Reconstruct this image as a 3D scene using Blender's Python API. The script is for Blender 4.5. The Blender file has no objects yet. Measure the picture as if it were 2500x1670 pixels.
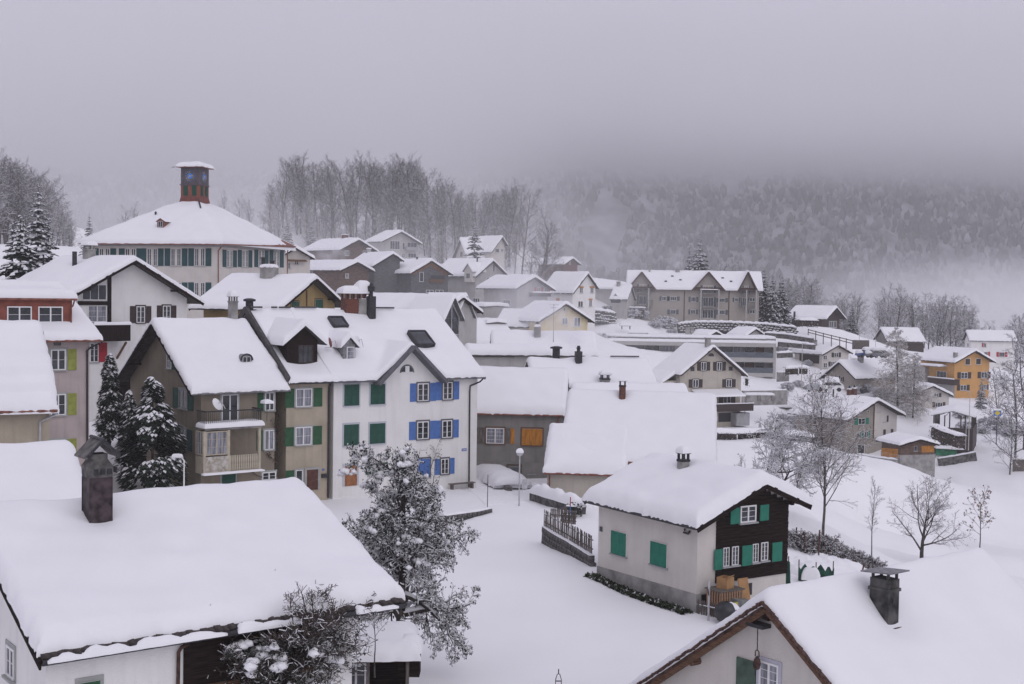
import bpy, math, random
import numpy as np
from mathutils import Vector, Matrix
SC = bpy.context.scene
COL = SC.collection
R = math.radians

# ------------------------------------------------------------------ camera
F, CZ = 3100.0, 15.0                      # focal length in photo pixels, eye height above the street
PITCH, ROLL = math.atan((835 - 720) / F), R(0.85)
FW = np.array([0, math.cos(PITCH), -math.sin(PITCH)])
_u = np.array([0, math.sin(PITCH), math.cos(PITCH)])
_r = np.array([1.0, 0, 0])
RT = math.cos(ROLL) * _r + math.sin(ROLL) * _u
UP = -math.sin(ROLL) * _r + math.cos(ROLL) * _u
CAMP = np.array([0, 0, CZ])
cam = bpy.data.objects.new('camera', bpy.data.cameras.new('camera'))
COL.objects.link(cam)
cam.data.sensor_width = 36.0
cam.data.lens = F / 2500 * 36.0
cam.data.clip_start = 0.5
cam.data.clip_end = 6000
cam.matrix_world = Matrix(((RT[0], UP[0], -FW[0], 0), (RT[1], UP[1], -FW[1], 0), (RT[2], UP[2], -FW[2], CZ), (0, 0, 0, 1)))
SC.camera = cam

# ------------------------------------------------------------------ world, sun, exposure
W = bpy.data.worlds.new('World')
SC.world = W
W.use_nodes = True
nt = W.node_tree
nt.nodes.clear()
sky = nt.nodes.new('ShaderNodeTexSky')
sky.sky_type = 'NISHITA'
sky.sun_disc = False
sky.sun_elevation = R(38)
sky.sun_rotation = R(150)
sky.air_density = 1.5
sky.dust_density = 4.0
grey = nt.nodes.new('ShaderNodeHueSaturation')      # thick overcast: nearly all colour is gone
grey.inputs['Saturation'].default_value = 0.1
tc = nt.nodes.new('ShaderNodeTexCoord')
sep = nt.nodes.new('ShaderNodeSeparateXYZ')
ramp = nt.nodes.new('ShaderNodeValToRGB')           # overcast luminance: dim at the horizon, three times that overhead
ramp.color_ramp.elements[0].position = 0.0
OC = np.array([0.845, 0.815, 1.0])
OVER = 6.8
def oc(k): return (*(OC * k), 1)
ramp.color_ramp.elements[0].color = oc(0.575)
ramp.color_ramp.elements[1].position = 1.0
ramp.color_ramp.elements[1].color = oc(1.0)
e = ramp.color_ramp.elements.new(0.22)
e.color = oc(0.71)
sc_ = nt.nodes.new('ShaderNodeVectorMath')
sc_.operation = 'SCALE'
sc_.inputs['Scale'].default_value = OVER
mix = nt.nodes.new('ShaderNodeMix')
mix.data_type = 'RGBA'
mix.inputs['Factor'].default_value = 0.9
bg = nt.nodes.new('ShaderNodeBackground')
bg.inputs['Strength'].default_value = 0.12
out = nt.nodes.new('ShaderNodeOutputWorld')
L = nt.links.new
L(sky.outputs[0], grey.inputs['Color'])
L(tc.outputs['Generated'], sep.inputs[0])
L(sep.outputs['Z'], ramp.inputs[0])
L(ramp.outputs[0], sc_.inputs[0])
L(grey.outputs[0], mix.inputs['A'])
L(sc_.outputs[0], mix.inputs['B'])
L(mix.outputs['Result'], bg.inputs['Color'])
L(bg.outputs[0], out.inputs['Surface'])
sun = bpy.data.objects.new('sun', bpy.data.lights.new('sun', 'SUN'))
sun.data.energy = 0.5
sun.data.angle = R(60)
sun.data.color = (1.0, 0.97, 0.95)
COL.objects.link(sun)
# sun_rotation 150 deg: compass direction (sin, cos) -> from behind the camera, to the right
sun.rotation_euler = Vector((-math.sin(R(150)) * math.cos(R(38)), -math.cos(R(150)) * math.cos(R(38)), -math.sin(R(38)))).to_track_quat('-Z', 'Y').to_euler()
SC.view_settings.view_transform = 'Standard'
SC.view_settings.look = 'None'
SC.view_settings.gamma = 1.0
SC.view_settings.use_curve_mapping = False
SC.view_settings.exposure = 0.0
SC.cycles.use_denoising = True
SC.cycles.max_bounces = 9
SC.cycles.diffuse_bounces = 3
SC.cycles.glossy_bounces = 2
SC.cycles.transmission_bounces = 2
SC.cycles.transparent_max_bounces = 8
SC.cycles.volume_bounces = 5
SC.cycles.volume_step_rate = 1.0
SC.cycles.volume_max_steps = 64

# ------------------------------------------------------------------ pixel helpers (photo pixels 2500x1670 -> real points)
def ray(px, py):
    return FW * F + RT * (px - 1250) + UP * (835 - py)
def at(px, py, Y):
    d = ray(px, py)
    return CAMP + d * (Y / d[1])
def ppm(Y): return F / Y

# ------------------------------------------------------------------ materials
MATS = {}
def mat(name, col, rough=0.85, var=0.12, scale=3.0, bump=0.0, bscale=30.0, spec=0.3, metal=0.0, col2=None, stretch=(1, 1, 1), detail=5.0):
    if name in MATS: return MATS[name]
    m = bpy.data.materials.new(name)
    m.use_nodes = True
    n = m.node_tree
    b = n.nodes['Principled BSDF']
    b.inputs['Roughness'].default_value = rough
    b.inputs['Specular IOR Level'].default_value = spec
    b.inputs['Metallic'].default_value = metal
    t = n.nodes.new('ShaderNodeTexCoord')
    mp = n.nodes.new('ShaderNodeMapping')
    mp.inputs['Scale'].default_value = stretch
    n.links.new(t.outputs['Object'], mp.inputs['Vector'])
    nz = n.nodes.new('ShaderNodeTexNoise')
    nz.inputs['Scale'].default_value = scale
    nz.inputs['Detail'].default_value = detail
    n.links.new(mp.outputs[0], nz.inputs['Vector'])
    rp = n.nodes.new('ShaderNodeValToRGB')
    c = np.array(col)
    c2 = np.array(col2) if col2 is not None else c * (1 - 2 * var)
    rp.color_ramp.elements[0].position = 0.33
    rp.color_ramp.elements[0].color = (*c2, 1)
    rp.color_ramp.elements[1].position = 0.62
    rp.color_ramp.elements[1].color = (*np.minimum(c * (1 + var * 0.5), 0.95), 1)
    n.links.new(nz.outputs['Fac'], rp.inputs[0])
    n.links.new(rp.outputs[0], b.inputs['Base Color'])
    if bump:
        nb = n.nodes.new('ShaderNodeTexNoise')
        nb.inputs['Scale'].default_value = bscale
        nb.inputs['Detail'].default_value = 4
        n.links.new(mp.outputs[0], nb.inputs['Vector'])
        bp = n.nodes.new('ShaderNodeBump')
        bp.inputs['Strength'].default_value = bump
        bp.inputs['Distance'].default_value = 0.05
        n.links.new(nb.outputs['Fac'], bp.inputs['Height'])
        n.links.new(bp.outputs[0], b.inputs['Normal'])
    MATS[name] = m
    return m
SNOW = mat('snow', (0.87, 0.87, 0.89), 0.7, 0.012, 0.6, 0.16, 9.0, 0.2)
SNOWG = mat('ground_snow', (0.90, 0.90, 0.91), 0.7, 0.012, 0.25, 0.2, 1.6, 0.2)
FROST = mat('branch_snow', (0.80, 0.80, 0.83), 0.8, 0.05, 2.0)
WOODD = mat('dark_wood', (0.024, 0.016, 0.014), 0.9, 0.35, 6, 0.4, 20, 0.08, stretch=(0.3, 0.3, 6))
WOODB = mat('brown_wood', (0.16, 0.085, 0.05), 0.8, 0.3, 6, 0.3, 20, stretch=(0.4, 0.4, 5))
WOODG = mat('weathered_wood', (0.16, 0.14, 0.125), 0.9, 0.3, 5, 0.3, 20, stretch=(4, 4, 0.4))
ROOFD = mat('roof_dark', (0.06, 0.05, 0.047), 0.85, 0.3, 5, 0.4, 12)
ROOFR = mat('roof_brown_tile', (0.10, 0.055, 0.044), 0.85, 0.35, 5, 0.4, 12)
COPPER = mat('copper_gutter', (0.24, 0.095, 0.07), 0.6, 0.25, 4)
STEEL = mat('grey_metal', (0.25, 0.25, 0.26), 0.45, 0.2, 5, metal=0.5)
DARKM = mat('dark_metal', (0.045, 0.045, 0.05), 0.5, 0.2, 6, metal=0.3)
GALV = mat('galvanised', (0.5, 0.5, 0.52), 0.45, 0.12, 4, metal=0.3)
WHITE = mat('white_paint', (0.78, 0.78, 0.78), 0.6, 0.03, 4)
GREYP = mat('grey_paint', (0.36, 0.36, 0.37), 0.7, 0.08, 4)
CONC = mat('concrete', (0.33, 0.32, 0.31), 0.9, 0.2, 1.2, 0.3, 20)
STONE = mat('stone', (0.15, 0.145, 0.14), 0.95, 0.35, 2.5, 0.6, 14)
BRICK = mat('brick', (0.15, 0.07, 0.055), 0.9, 0.3, 6, 0.3, 20)
GLASS = mat('window_glass', (0.035, 0.04, 0.05), 0.12, 0.5, 0.9, spec=0.6)
CURT = mat('window_curtain', (0.26, 0.27, 0.31), 0.25, 0.35, 3.0, spec=0.6, stretch=(3, 3, 0.3))
TAR = mat('roof_felt', (0.09, 0.085, 0.085), 0.9, 0.2, 3)
BARK = mat('bark', (0.075, 0.062, 0.055), 0.95, 0.35, 6, 0.5, 14, stretch=(1, 1, .4))
BARKG = mat('grey_bark', (0.115, 0.105, 0.10), 0.95, 0.3, 5, 0.4, 14, stretch=(1, 1, .4))
TWIG = mat('twig', (0.085, 0.066, 0.057), 0.95, 0.3, 3)
TWIGF = mat('frosted_twig', (0.27, 0.255, 0.26), 0.95, 0.45, 1.1)
LARCHT = mat('larch_twig', (0.30, 0.245, 0.19), 0.95, 0.4, 1.0)
NEEDLE = mat('needles', (0.034, 0.05, 0.042), 0.9, 0.4, 1.6)
NEEDLEB = mat('bluish_needles', (0.05, 0.068, 0.068), 0.9, 0.4, 1.6)
LEAFD = mat('evergreen_leaf', (0.032, 0.048, 0.034), 0.8, 0.4, 2.0)
DEADLEAF = mat('dead_leaf', (0.19, 0.10, 0.065), 0.9, 0.35, 3)
GRASSD = mat('dark_grass', (0.035, 0.05, 0.02), 0.95, 0.5, 5)
def stucco(name, col, var=0.06, dirt=1.0):
    k = 'stucco_' + name
    if k in MATS: return MATS[k]
    m = mat(k, col, 0.92, var, 0.8, 0.35, 25, 0.2)
    n = m.node_tree                            # rain streaks and damp blotches in the plaster itself
    b = n.nodes['Principled BSDF']
    src = b.inputs['Base Color'].links[0].from_socket
    t = n.nodes.new('ShaderNodeTexCoord')
    acc = src
    for st, sc, lo, amt in (((3.0, 3.0, .22), 1.0, .56, .22), ((.5, .5, .6), 1.3, .58, .16), ((1, 1, 1), 7.0, .6, .08)):
        mp = n.nodes.new('ShaderNodeMapping'); mp.inputs['Scale'].default_value = st
        n.links.new(t.outputs['Object'], mp.inputs['Vector'])
        nz = n.nodes.new('ShaderNodeTexNoise'); nz.inputs['Scale'].default_value = sc; nz.inputs['Detail'].default_value = 6
        n.links.new(mp.outputs[0], nz.inputs['Vector'])
        mr = n.nodes.new('ShaderNodeMapRange'); mr.inputs['From Min'].default_value = lo - .08; mr.inputs['From Max'].default_value = lo + .14
        mr.inputs['To Max'].default_value = amt * dirt
        n.links.new(nz.outputs['Fac'], mr.inputs['Value'])
        mx = n.nodes.new('ShaderNodeMix'); mx.data_type = 'RGBA'
        n.links.new(mr.outputs['Result'], mx.inputs['Factor']); n.links.new(acc, mx.inputs['A'])
        mx.inputs['B'].default_value = (*(np.array(col) * np.array([.42, .40, .38])), 1)
        acc = mx.outputs['Result']
    n.links.new(acc, b.inputs['Base Color'])
    return m
def paint(name, col, var=0.12): return mat('paint_' + name, col, 0.65, var, 3.0, stretch=(1, 1, 1))
SHGREEN = paint('dark_green', (0.02, 0.085, 0.06))
SHGREENB = paint('leaf_green', (0.028, 0.10, 0.045))
SHTEAL = paint('teal_green', (0.02, 0.185, 0.125), 0.08)
SHOLIVE = paint('olive', (0.30, 0.33, 0.075))
SHBLUE = paint('blue', (0.085, 0.18, 0.46), 0.08)
SHBROWN = paint('dark_brown', (0.055, 0.04, 0.037))
SHPETROL = paint('petrol', (0.025, 0.075, 0.085))
SHORANGE = mat('orange_wood', (0.50, 0.205, 0.03), 0.7, 0.22, 2.5, stretch=(4, 4, .5))
SHRED = paint('red', (0.42, 0.03, 0.045))
SHGREY = paint('grey_blue', (0.10, 0.115, 0.13))

# ------------------------------------------------------------------ mesh builder
class MB:
    def __init__(s): s.v, s.f, s.m = [], [], []
    def add(s, vs, fs, m=0):
        o = len(s.v)
        s.v += [tuple(map(float, p)) for p in vs]
        s.f += [tuple(i + o for i in f) for f in fs]
        s.m += [m] * len(fs)
    def box(s, x0, x1, y0, y1, z0, z1, m=0):
        s.add([(x0, y0, z0), (x1, y0, z0), (x1, y1, z0), (x0, y1, z0), (x0, y0, z1), (x1, y0, z1), (x1, y1, z1), (x0, y1, z1)],
              [(3, 2, 1, 0), (4, 5, 6, 7), (0, 1, 5, 4), (1, 2, 6, 5), (2, 3, 7, 6), (3, 0, 4, 7)], m)
    def bar(s, a, b, w, h, m=0, up=(0, 0, 1)):
        a, b = Vector(a), Vector(b)
        d = (b - a).normalized()
        sd = d.cross(Vector(up))
        if sd.length < 1e-4: sd = Vector((1, 0, 0))
        sd.normalize()
        u = sd.cross(d)
        vs = []
        for p in (a, b):
            for i, j in ((-1, -1), (1, -1), (1, 1), (-1, 1)): vs.append(p + sd * (w / 2 * i) + u * (h / 2 * j))
        s.add(vs, [(0, 1, 2, 3), (7, 6, 5, 4), (0, 4, 5, 1), (1, 5, 6, 2), (2, 6, 7, 3), (3, 7, 4, 0)], m)
    def slab(s, poly, t, m=0):               # polygon (counter-clockwise from above) with a thickness straight down
        n = len(poly)
        vs = [tuple(p) for p in poly] + [(p[0], p[1], p[2] - t) for p in poly]
        s.add(vs, [tuple(range(n)), tuple(range(2 * n - 1, n - 1, -1))] + [(i, i + n, (i + 1) % n + n, (i + 1) % n) for i in range(n)], m)
    def prism(s, prof, x0, x1, m=0):         # profile in (y, z), extruded along x
        n = len(prof)
        vs = [(x0, y, z) for y, z in prof] + [(x1, y, z) for y, z in prof]
        s.add(vs, [tuple(range(n - 1, -1, -1)), tuple(range(n, 2 * n))] + [(i, (i + 1) % n, (i + 1) % n + n, i + n) for i in range(n)], m)
    def tube(s, pts, rad, n=6, m=0, cap=True):
        pts = [Vector(p) for p in pts]
        if not hasattr(rad, '__len__'): rad = [rad] * len(pts)
        vs, fs = [], []
        d = (pts[-1] - pts[0])
        ref = Vector((0, 0, 1)) if abs(d.normalized().z if d.length else 0) < 0.9 else Vector((1, 0, 0))
        for i, p in enumerate(pts):
            d = (pts[min(i + 1, len(pts) - 1)] - pts[max(i - 1, 0)]).normalized()
            a = d.cross(ref).normalized()
            b = d.cross(a)
            for k in range(n):
                t = 2 * math.pi * k / n
                vs.append(p + (a * math.cos(t) + b * math.sin(t)) * rad[i])
        for i in range(len(pts) - 1):
            for k in range(n):
                fs.append((i * n + k, i * n + (k + 1) % n, (i + 1) * n + (k + 1) % n, (i + 1) * n + k))
        if cap:
            fs.append(tuple(range(n - 1, -1, -1)))
            fs.append(tuple(range((len(pts) - 1) * n, len(pts) * n)))
        s.add(vs, fs, m)
    def lathe(s, prof, c=(0, 0, 0), n=12, m=0):
        vs, fs = [], []
        for r, z in prof:
            for k in range(n): vs.append((c[0] + r * math.cos(2 * math.pi * k / n), c[1] + r * math.sin(2 * math.pi * k / n), c[2] + z))
        for i in range(len(prof) - 1):
            for k in range(n): fs.append((i * n + k, i * n + (k + 1) % n, (i + 1) * n + (k + 1) % n, (i + 1) * n + k))
        s.add(vs, fs, m)
    def mesh(s, name, mats, smooth=False):
        me = bpy.data.meshes.new(name)
        me.from_pydata(s.v, [], s.f)
        for m in (mats if isinstance(mats, (list, tuple)) else [mats]): me.materials.append(m)
        if any(s.m): me.polygons.foreach_set('material_index', s.m)
        if smooth: me.polygons.foreach_set('use_smooth', [True] * len(me.polygons))
        return me
    def build(s, name, mats, parent=None, smooth=False, loc=None, rz=0):
        return put(name, s.mesh(name, mats, smooth), parent, loc, rz)
def put(name, me, parent=None, loc=None, rz=0):
    o = bpy.data.objects.new(name, me)
    COL.objects.link(o)
    if parent is not None: o.parent = parent
    if loc is not None: o.location = loc
    if rz: o.rotation_euler = (0, 0, rz)
    return o
def tag(o, label, cat, group=None):
    o['label'] = label
    o['category'] = cat
    if group: o['group'] = group
    return o
def empty(name, loc, rz=0, label=None, cat=None, group=None):
    o = bpy.data.objects.new(name, None)
    COL.objects.link(o)
    o.empty_display_size = 0.3
    o.location = loc
    o.rotation_euler = (0, 0, rz)
    if label: tag(o, label, cat, group)
    return o
def wob(x, y, k=1.0, seed=0.0):              # cheap smooth noise in -1..1
    x, y = np.asarray(x, float) * k, np.asarray(y, float) * k
    return (np.sin(x * 1.0 + 1.7 * y + seed) + np.sin(1.9 * x - 0.8 * y + 2.1 * seed + 1) + np.sin(0.7 * x + 2.7 * y + 3.3 * seed + 2)
            + 0.6 * np.sin(3.7 * x + 2.9 * y + seed * 1.3) + 0.6 * np.sin(-4.1 * x + 3.3 * y + seed * .7)) / 4.2
def axis(a, b, step):                        # sample positions, dense at both ends
    e = np.array([0, .015, .045, .09, .15, .23, .33, .46])
    Lh = b - a
    if Lh < 1.3:
        return a + Lh * (0.5 - 0.5 * np.cos(np.linspace(0, math.pi, 13)))
    mid = np.linspace(a + .46, b - .46, max(2, int((Lh - .92) / step) + 1))
    return np.concatenate([a + e[:-1], mid, b - e[:-1][::-1]])
def snow_sheet(name, xs, ys, zbase, t, parent, r=0.36, seed=0.0, rag=0.05, dips=(), mtl=None, lump=0.02, edges=(1, 1, 1, 1), mod=None):
    """snow lying on a surface zbase(x,y): rounded edges, slight waves, ragged rim"""
    X, Y = np.meshgrid(xs, ys, indexing='ij')
    big = np.full_like(X, 9.0)
    d = np.minimum(np.minimum(X - xs[0] if edges[0] else big, xs[-1] - X if edges[1] else big),
                   np.minimum(Y - ys[0] if edges[2] else big, ys[-1] - Y if edges[3] else big))
    q = 1 - np.clip(d / r, 0, 1)
    T = t * np.sqrt(np.clip(1 - q * q, 0, 1)) * (1 + .13 * wob(X, Y, .9, seed) + .05 * wob(X, Y, 2.3, seed + 4) + .10 * wob(X * .25, Y * 1.5, 1.0, seed + 9))
    T = T + lump * wob(X, Y, 6.0, seed + 2) * np.exp(-(d / .5) ** 2) * (d > 1e-6)
    if mod is not None: T = T * mod(X, Y)
    for (dx, dy, rr, k) in dips: T = T * (1 - k * np.exp(-((X - dx) ** 2 + (Y - dy) ** 2) / rr ** 2))
    Z = zbase(X, Y) + np.maximum(T, 0) + 0.012
    ox, oy = np.zeros_like(X), np.zeros_like(X)
    n1, n2 = wob(X, Y, 5.0, seed + 7), wob(X, Y, 11.0, seed + 3)
    g = np.exp(-(d / .12) ** 2) * rag * (n1 * .7 + n2 * .5 + .25)
    if edges[0]: ox -= g * (X - xs[0] < .2)
    if edges[1]: ox += g * (xs[-1] - X < .2)
    if edges[2]: oy -= g * (Y - ys[0] < .2)
    if edges[3]: oy += g * (ys[-1] - Y < .2)
    X2, Y2 = X + ox, Y + oy
    nx, ny = X.shape
    V = np.stack([X2, Y2, Z], -1).reshape(-1, 3)
    I = np.arange(nx * ny).reshape(nx, ny)
    faces = np.stack([I[:-1, :-1], I[1:, :-1], I[1:, 1:], I[:-1, 1:]], -1).reshape(-1, 4).tolist()
    rim = np.concatenate([I[:, 0], I[-1, 1:], I[-2::-1, -1], I[0, -2:0:-1]])
    low = V[rim].copy()
    low[:, 2] = zbase(X, Y).reshape(-1)[rim] - 0.05
    o = len(V)
    V = np.concatenate([V, low])
    k = len(rim)
    faces += [(int(rim[i]), o + i, o + (i + 1) % k, int(rim[(i + 1) % k])) for i in range(k)]
    me = bpy.data.meshes.new(name)
    me.from_pydata(V.tolist(), [], faces)
    me.materials.append(mtl or SNOW)
    me.polygons.foreach_set('use_smooth', [True] * len(faces))
    return put(name, me, parent)
def snow_pad(name, x0, x1, y0, y1, z, t, parent, seed=0.0, r=None):
    return snow_sheet(name, axis(x0, x1, .3), axis(y0, y1, .3), lambda X, Y: np.full_like(X, z), t, parent, r or min(.3, (x1 - x0) / 2, (y1 - y0) / 2), seed, .03)
CACHE = {}
# ------------------------------------------------------------------ windows (frame > pane, sill, shutters)
def window_frame_mesh(w, h, nx, ny, fm, deep):
    k = ('wf', round(w, 2), round(h, 2), nx, ny, fm.name, deep)
    if k not in CACHE:
        b = MB()
        t = min(.07, w * .09)
        b.box(-w / 2, w / 2, -deep, 0.0, h / 2 - t, h / 2)
        b.box(-w / 2, w / 2, -deep, 0.0, -h / 2, -h / 2 + t)
        for s in (-1, 1): b.box(min(s * w / 2, s * (w / 2 - t)), max(s * w / 2, s * (w / 2 - t)), -deep, 0, -h / 2 + t, h / 2 - t)
        for i in range(1, nx):
            x = -w / 2 + w * i / nx
            q = t * (.6 if nx % 2 == 0 and i == nx // 2 else .28)
            b.box(x - q, x + q, -deep * .9, 0, -h / 2 + t, h / 2 - t)
        for j in range(1, ny):
            z = -h / 2 + h * j / ny
            b.box(-w / 2 + t, w / 2 - t, -deep * .6, 0, z - t * .13, z + t * .13)
        CACHE[k] = b.mesh('window', fm)
    return CACHE[k]
def box_mesh(name, x0, x1, y0, y1, z0, z1, m):
    k = (name, round(x0, 2), round(x1, 2), round(y0, 3), round(y1, 3), round(z0, 2), round(z1, 2), m.name)
    if k not in CACHE:
        b = MB(); b.box(x0, x1, y0, y1, z0, z1)
        CACHE[k] = b.mesh(name, m)
    return CACHE[k]
def shutter_mesh(w, h, m, fine):
    k = ('sh', round(w, 2), round(h, 2), m.name, fine)
    if k not in CACHE:
        b = MB()
        if fine:                              # rails and stiles with louvres between
            t = .06
            b.box(-w / 2, w / 2, -.035, 0, h / 2 - t, h / 2); b.box(-w / 2, w / 2, -.035, 0, -h / 2, -h / 2 + t)
            b.box(-w / 2, w / 2, -.035, 0, -t / 2, t / 2)
            for s in (-1, 1): b.box(min(s * w / 2, s * (w / 2 - t)), max(s * w / 2, s * (w / 2 - t)), -.034, 0, -h / 2 + t, h / 2 - t)
            n = max(6, int(h / .085))
            for i in range(n):
                z = -h / 2 + t + (h - 2 * t) * (i + .5) / n
                q = (h - 2 * t) / n * .62
                b.add([(-w / 2 + t, -.028, z - q), (w / 2 - t, -.028, z - q), (w / 2 - t, -.008, z + q), (-w / 2 + t, -.008, z + q)], [(0, 1, 2, 3)])
            b.box(-w / 2 + t, w / 2 - t, -.006, -.001, -h / 2 + t, h / 2 - t)
        else:
            b.box(-w / 2, w / 2, -.045, 0, -h / 2, h / 2)
        CACHE[k] = b.mesh('shutter', m)
    return CACHE[k]
NB = [0]
class House:
    """gabled house: ridge along local x, front slope faces local -y; sides F (-y), K (+y), A (-x gable), B (+x gable)"""
    def __init__(s, name, label, q, zb, wall, oe=.6, og=.5, t=.42, hipA=0, hipB=0, roof=ROOFD, gut=DARKM, cat='house', step=None, bumps=(), dips=(), seed=None, oeK=None, wallname='wall', rake=True, barge=WOODD, gap=None, ogB=None):
        s.gap = gap
        s.q = q
        s.cx, s.cy, s.ze, s.th, s.L, s.W0, s.W1, s.rise = q
        zb = zb + .0148 * s.cx
        s.zb, s.t, s.hipA, s.hipB, s.oe, s.og = zb, t, hipA, hipB, oe, og
        s.oeK = oe if oeK is None else oeK
        s.bumps = list(bumps)
        NB[0] += 1
        s.seed = NB[0] * 1.37 if seed is None else seed
        s.c, s.sn = math.cos(s.th), math.sin(s.th)
        s.name = name
        s.root = empty(name, (s.cx, s.cy, zb), s.th, label, cat)
        s.near = s.cy < 135
        s.step = step or (0.16 if s.cy < 70 else .22 if s.cy < 110 else .4)
        s.dips = list(dips)
        s.roofmat, s.gutmat, s.bargemat = roof, gut, barge
        xa = -s.L / 2 + (oe if hipA else og)
        xb = s.L / 2 - (oe if hipB else og if ogB is None else ogB)
        s.wx = (xa, xb)
        s.wy = (-s.W0 + oe, s.W1 - s.oeK)
        s.make_wall(wall, wallname)
        s.make_roof(rake)
    # ---- frames of reference
    def loc(s, P):
        x, y = P[0] - s.cx, P[1] - s.cy
        return np.array([s.c * x + s.sn * y, -s.sn * x + s.c * y, P[2] - s.zb])
    def world(s, p): return np.array([s.cx + s.c * p[0] - s.sn * p[1], s.cy + s.sn * p[0] + s.c * p[1], s.zb + p[2]])
    def rayl(s, px, py):
        d = ray(px, py)
        return s.loc(CAMP), np.array([s.c * d[0] + s.sn * d[1], -s.sn * d[0] + s.c * d[1], d[2]])
    def wallpt(s, side, px, py, off=0.0):
        o, d = s.rayl(px, py)
        ax, v = {'F': (1, s.wy[0] - off), 'K': (1, s.wy[1] + off), 'A': (0, s.wx[0] - off), 'B': (0, s.wx[1] + off)}[side]
        k = (v - o[ax]) / d[ax]
        return o + d * k
    def roofpt(s, px, py, lift=0.3, slope='F'):
        o, d = s.rayl(px, py)
        sg = 1 if slope == 'F' else -1
        g = s.rise / s.W0 * sg                 # z = ze-zb+rise + g*y + lift
        k = (s.ze - s.zb + s.rise + lift + g * o[1] - o[2]) / (d[2] - g * d[1])
        return o + d * k
    def hippt(s, px, py, end='B', lift=0.3):
        o, d = s.rayl(px, py)
        hp = s.hipB if end == 'B' else s.hipA
        g = s.rise / hp * (-1 if end == 'B' else 1)
        c0 = s.ze - s.zb + s.rise * s.L / 2 / hp + lift
        k = (c0 + g * o[0] - o[2]) / (d[2] - g * d[0])
        return o + d * k
    def roofz(s, X, Y):
        X, Y = np.asarray(X, float), np.asarray(Y, float)
        g = s.rise / s.W0
        a, b = s.rise + g * Y, s.rise - g * Y
        z = np.minimum(a, b)
        if s.hipB: z = np.minimum(z, (s.L / 2 - X) * s.rise / s.hipB)
        if s.hipA: z = np.minimum(z, (X + s.L / 2) * s.rise / s.hipA)
        for f in s.bumps: z = np.maximum(z, f(X, Y))
        return z + s.ze - s.zb
    # ---- shell
    def make_wall(s, m, nm):
        b = MB()
        (xa, xb), (ya, yb) = s.wx, s.wy
        g = s.rise / s.W0
        e = s.ze - s.zb
        lo = -3.0
        d = .17
        pr = [(ya, lo), (yb, lo), (yb, e + s.rise - g * yb - d), (0, e + s.rise - d), (ya, e + s.rise + g * ya - d)]
        if s.hipA or s.hipB:
            zt = e + s.rise + g * ya - d
            pr = [(ya, lo), (yb, lo), (yb, min(zt, pr[2][1])), (ya, zt)]
        b.prism(pr, xa, xb)
        s.wall = b.build(nm, m, s.root)
    def make_roof(s, rake):
        b = MB()
        e, Lh, r = s.ze - s.zb, s.L / 2, s.rise
        g = r / s.W0
        za, zk = e, e + r - g * s.W1
        x0, x1 = -Lh + s.hipA, Lh - s.hipB
        if x0 > x1 - .02: x0 = x1 = (x0 + x1) / 2; x0 -= .01; x1 += .01
        if s.gap:                              # the eave is interrupted by a wall gable
            a0, a1 = s.gap
            yi = s.wy[0] + .1
            zi = za + g * (yi + s.W0)
            b.slab([(-Lh, -s.W0, za), (a0, -s.W0, za), (a0, yi, zi), (-Lh, yi, zi)], .15)
            b.slab([(a1, -s.W0, za), (Lh, -s.W0, za), (Lh, yi, zi), (a1, yi, zi)], .15)
            b.slab([(-Lh, yi, zi), (Lh, yi, zi), (x1, 0, e + r), (x0, 0, e + r)], .15)
        else: b.slab([(-Lh, -s.W0, za), (Lh, -s.W0, za), (x1, 0, e + r), (x0, 0, e + r)], .15)
        b.slab([(x0, 0, e + r), (x1, 0, e + r), (Lh, s.W1, zk), (-Lh, s.W1, zk)], .15)
        if s.hipB: b.slab([(Lh, -s.W0, za), (Lh, s.W1, zk), (x1, 0, e + r)], .15)
        if s.hipA: b.slab([(-Lh, s.W1, zk), (-Lh, -s.W0, za), (x0, 0, e + r)], .15)
        s.roof = b.build('roof', s.roofmat, s.root)
        if rake:
            for end, hip in ((-1, s.hipA), (1, s.hipB)):
                if hip: continue
                bb = MB()
                x = end * (Lh + .025)
                bb.bar((x, -s.W0 - .03, za - .17), (x, -.02, e + r - .15), .05, .26)
                bb.build('barge_board', s.bargemat, s.root); bb = MB()
                bb.bar((x, s.W1 + .03, zk - .17), (x, .02, e + r - .15), .05, .26)
                bb.build('barge_board', s.bargemat, s.root)
                if s.near:                     # purlin ends under the gable overhang
                    for yy in (-s.W0 * .62, 0, s.W1 * .62):
                        zz = e + r - g * abs(yy) - .27
                        pb = MB(); pb.box(min(x - end * .06, end * (Lh - s.og - .1)), max(x - end * .06, end * (Lh - s.og - .1)), yy - .08, yy + .08, zz - .18, zz); pb.build('purlin_end', s.bargemat, s.root)

        for a0, a1 in ([(-Lh, s.gap[0]), (s.gap[1], Lh)] if s.gap else [(-Lh, Lh)]):
            gb = MB()
            gb.tube([(a0, -s.W0 - .06, za - .10), (a1, -s.W0 - .06, za - .10)], .085, 6)
            gb.build('gutter', s.gutmat, s.root)
        if s.hipB:
            gb = MB(); gb.tube([(Lh + .06, -s.W0, za - .1), (Lh + .06, s.W1, zk - .1)], .085, 6); gb.build('gutter', s.gutmat, s.root)
    def snow(s, inset=-.10, **k):
        k.setdefault('r', .30 if s.cy > 150 else .36)
        s.snowo = snow_sheet('roof_snow', axis(-s.L / 2 - .05, s.L / 2 + .05, s.step), axis(-s.W0 + inset, s.W1 + .1, s.step), s.roofz, s.t, s.root, seed=s.seed, dips=s.dips, **k)
        return s
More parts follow.
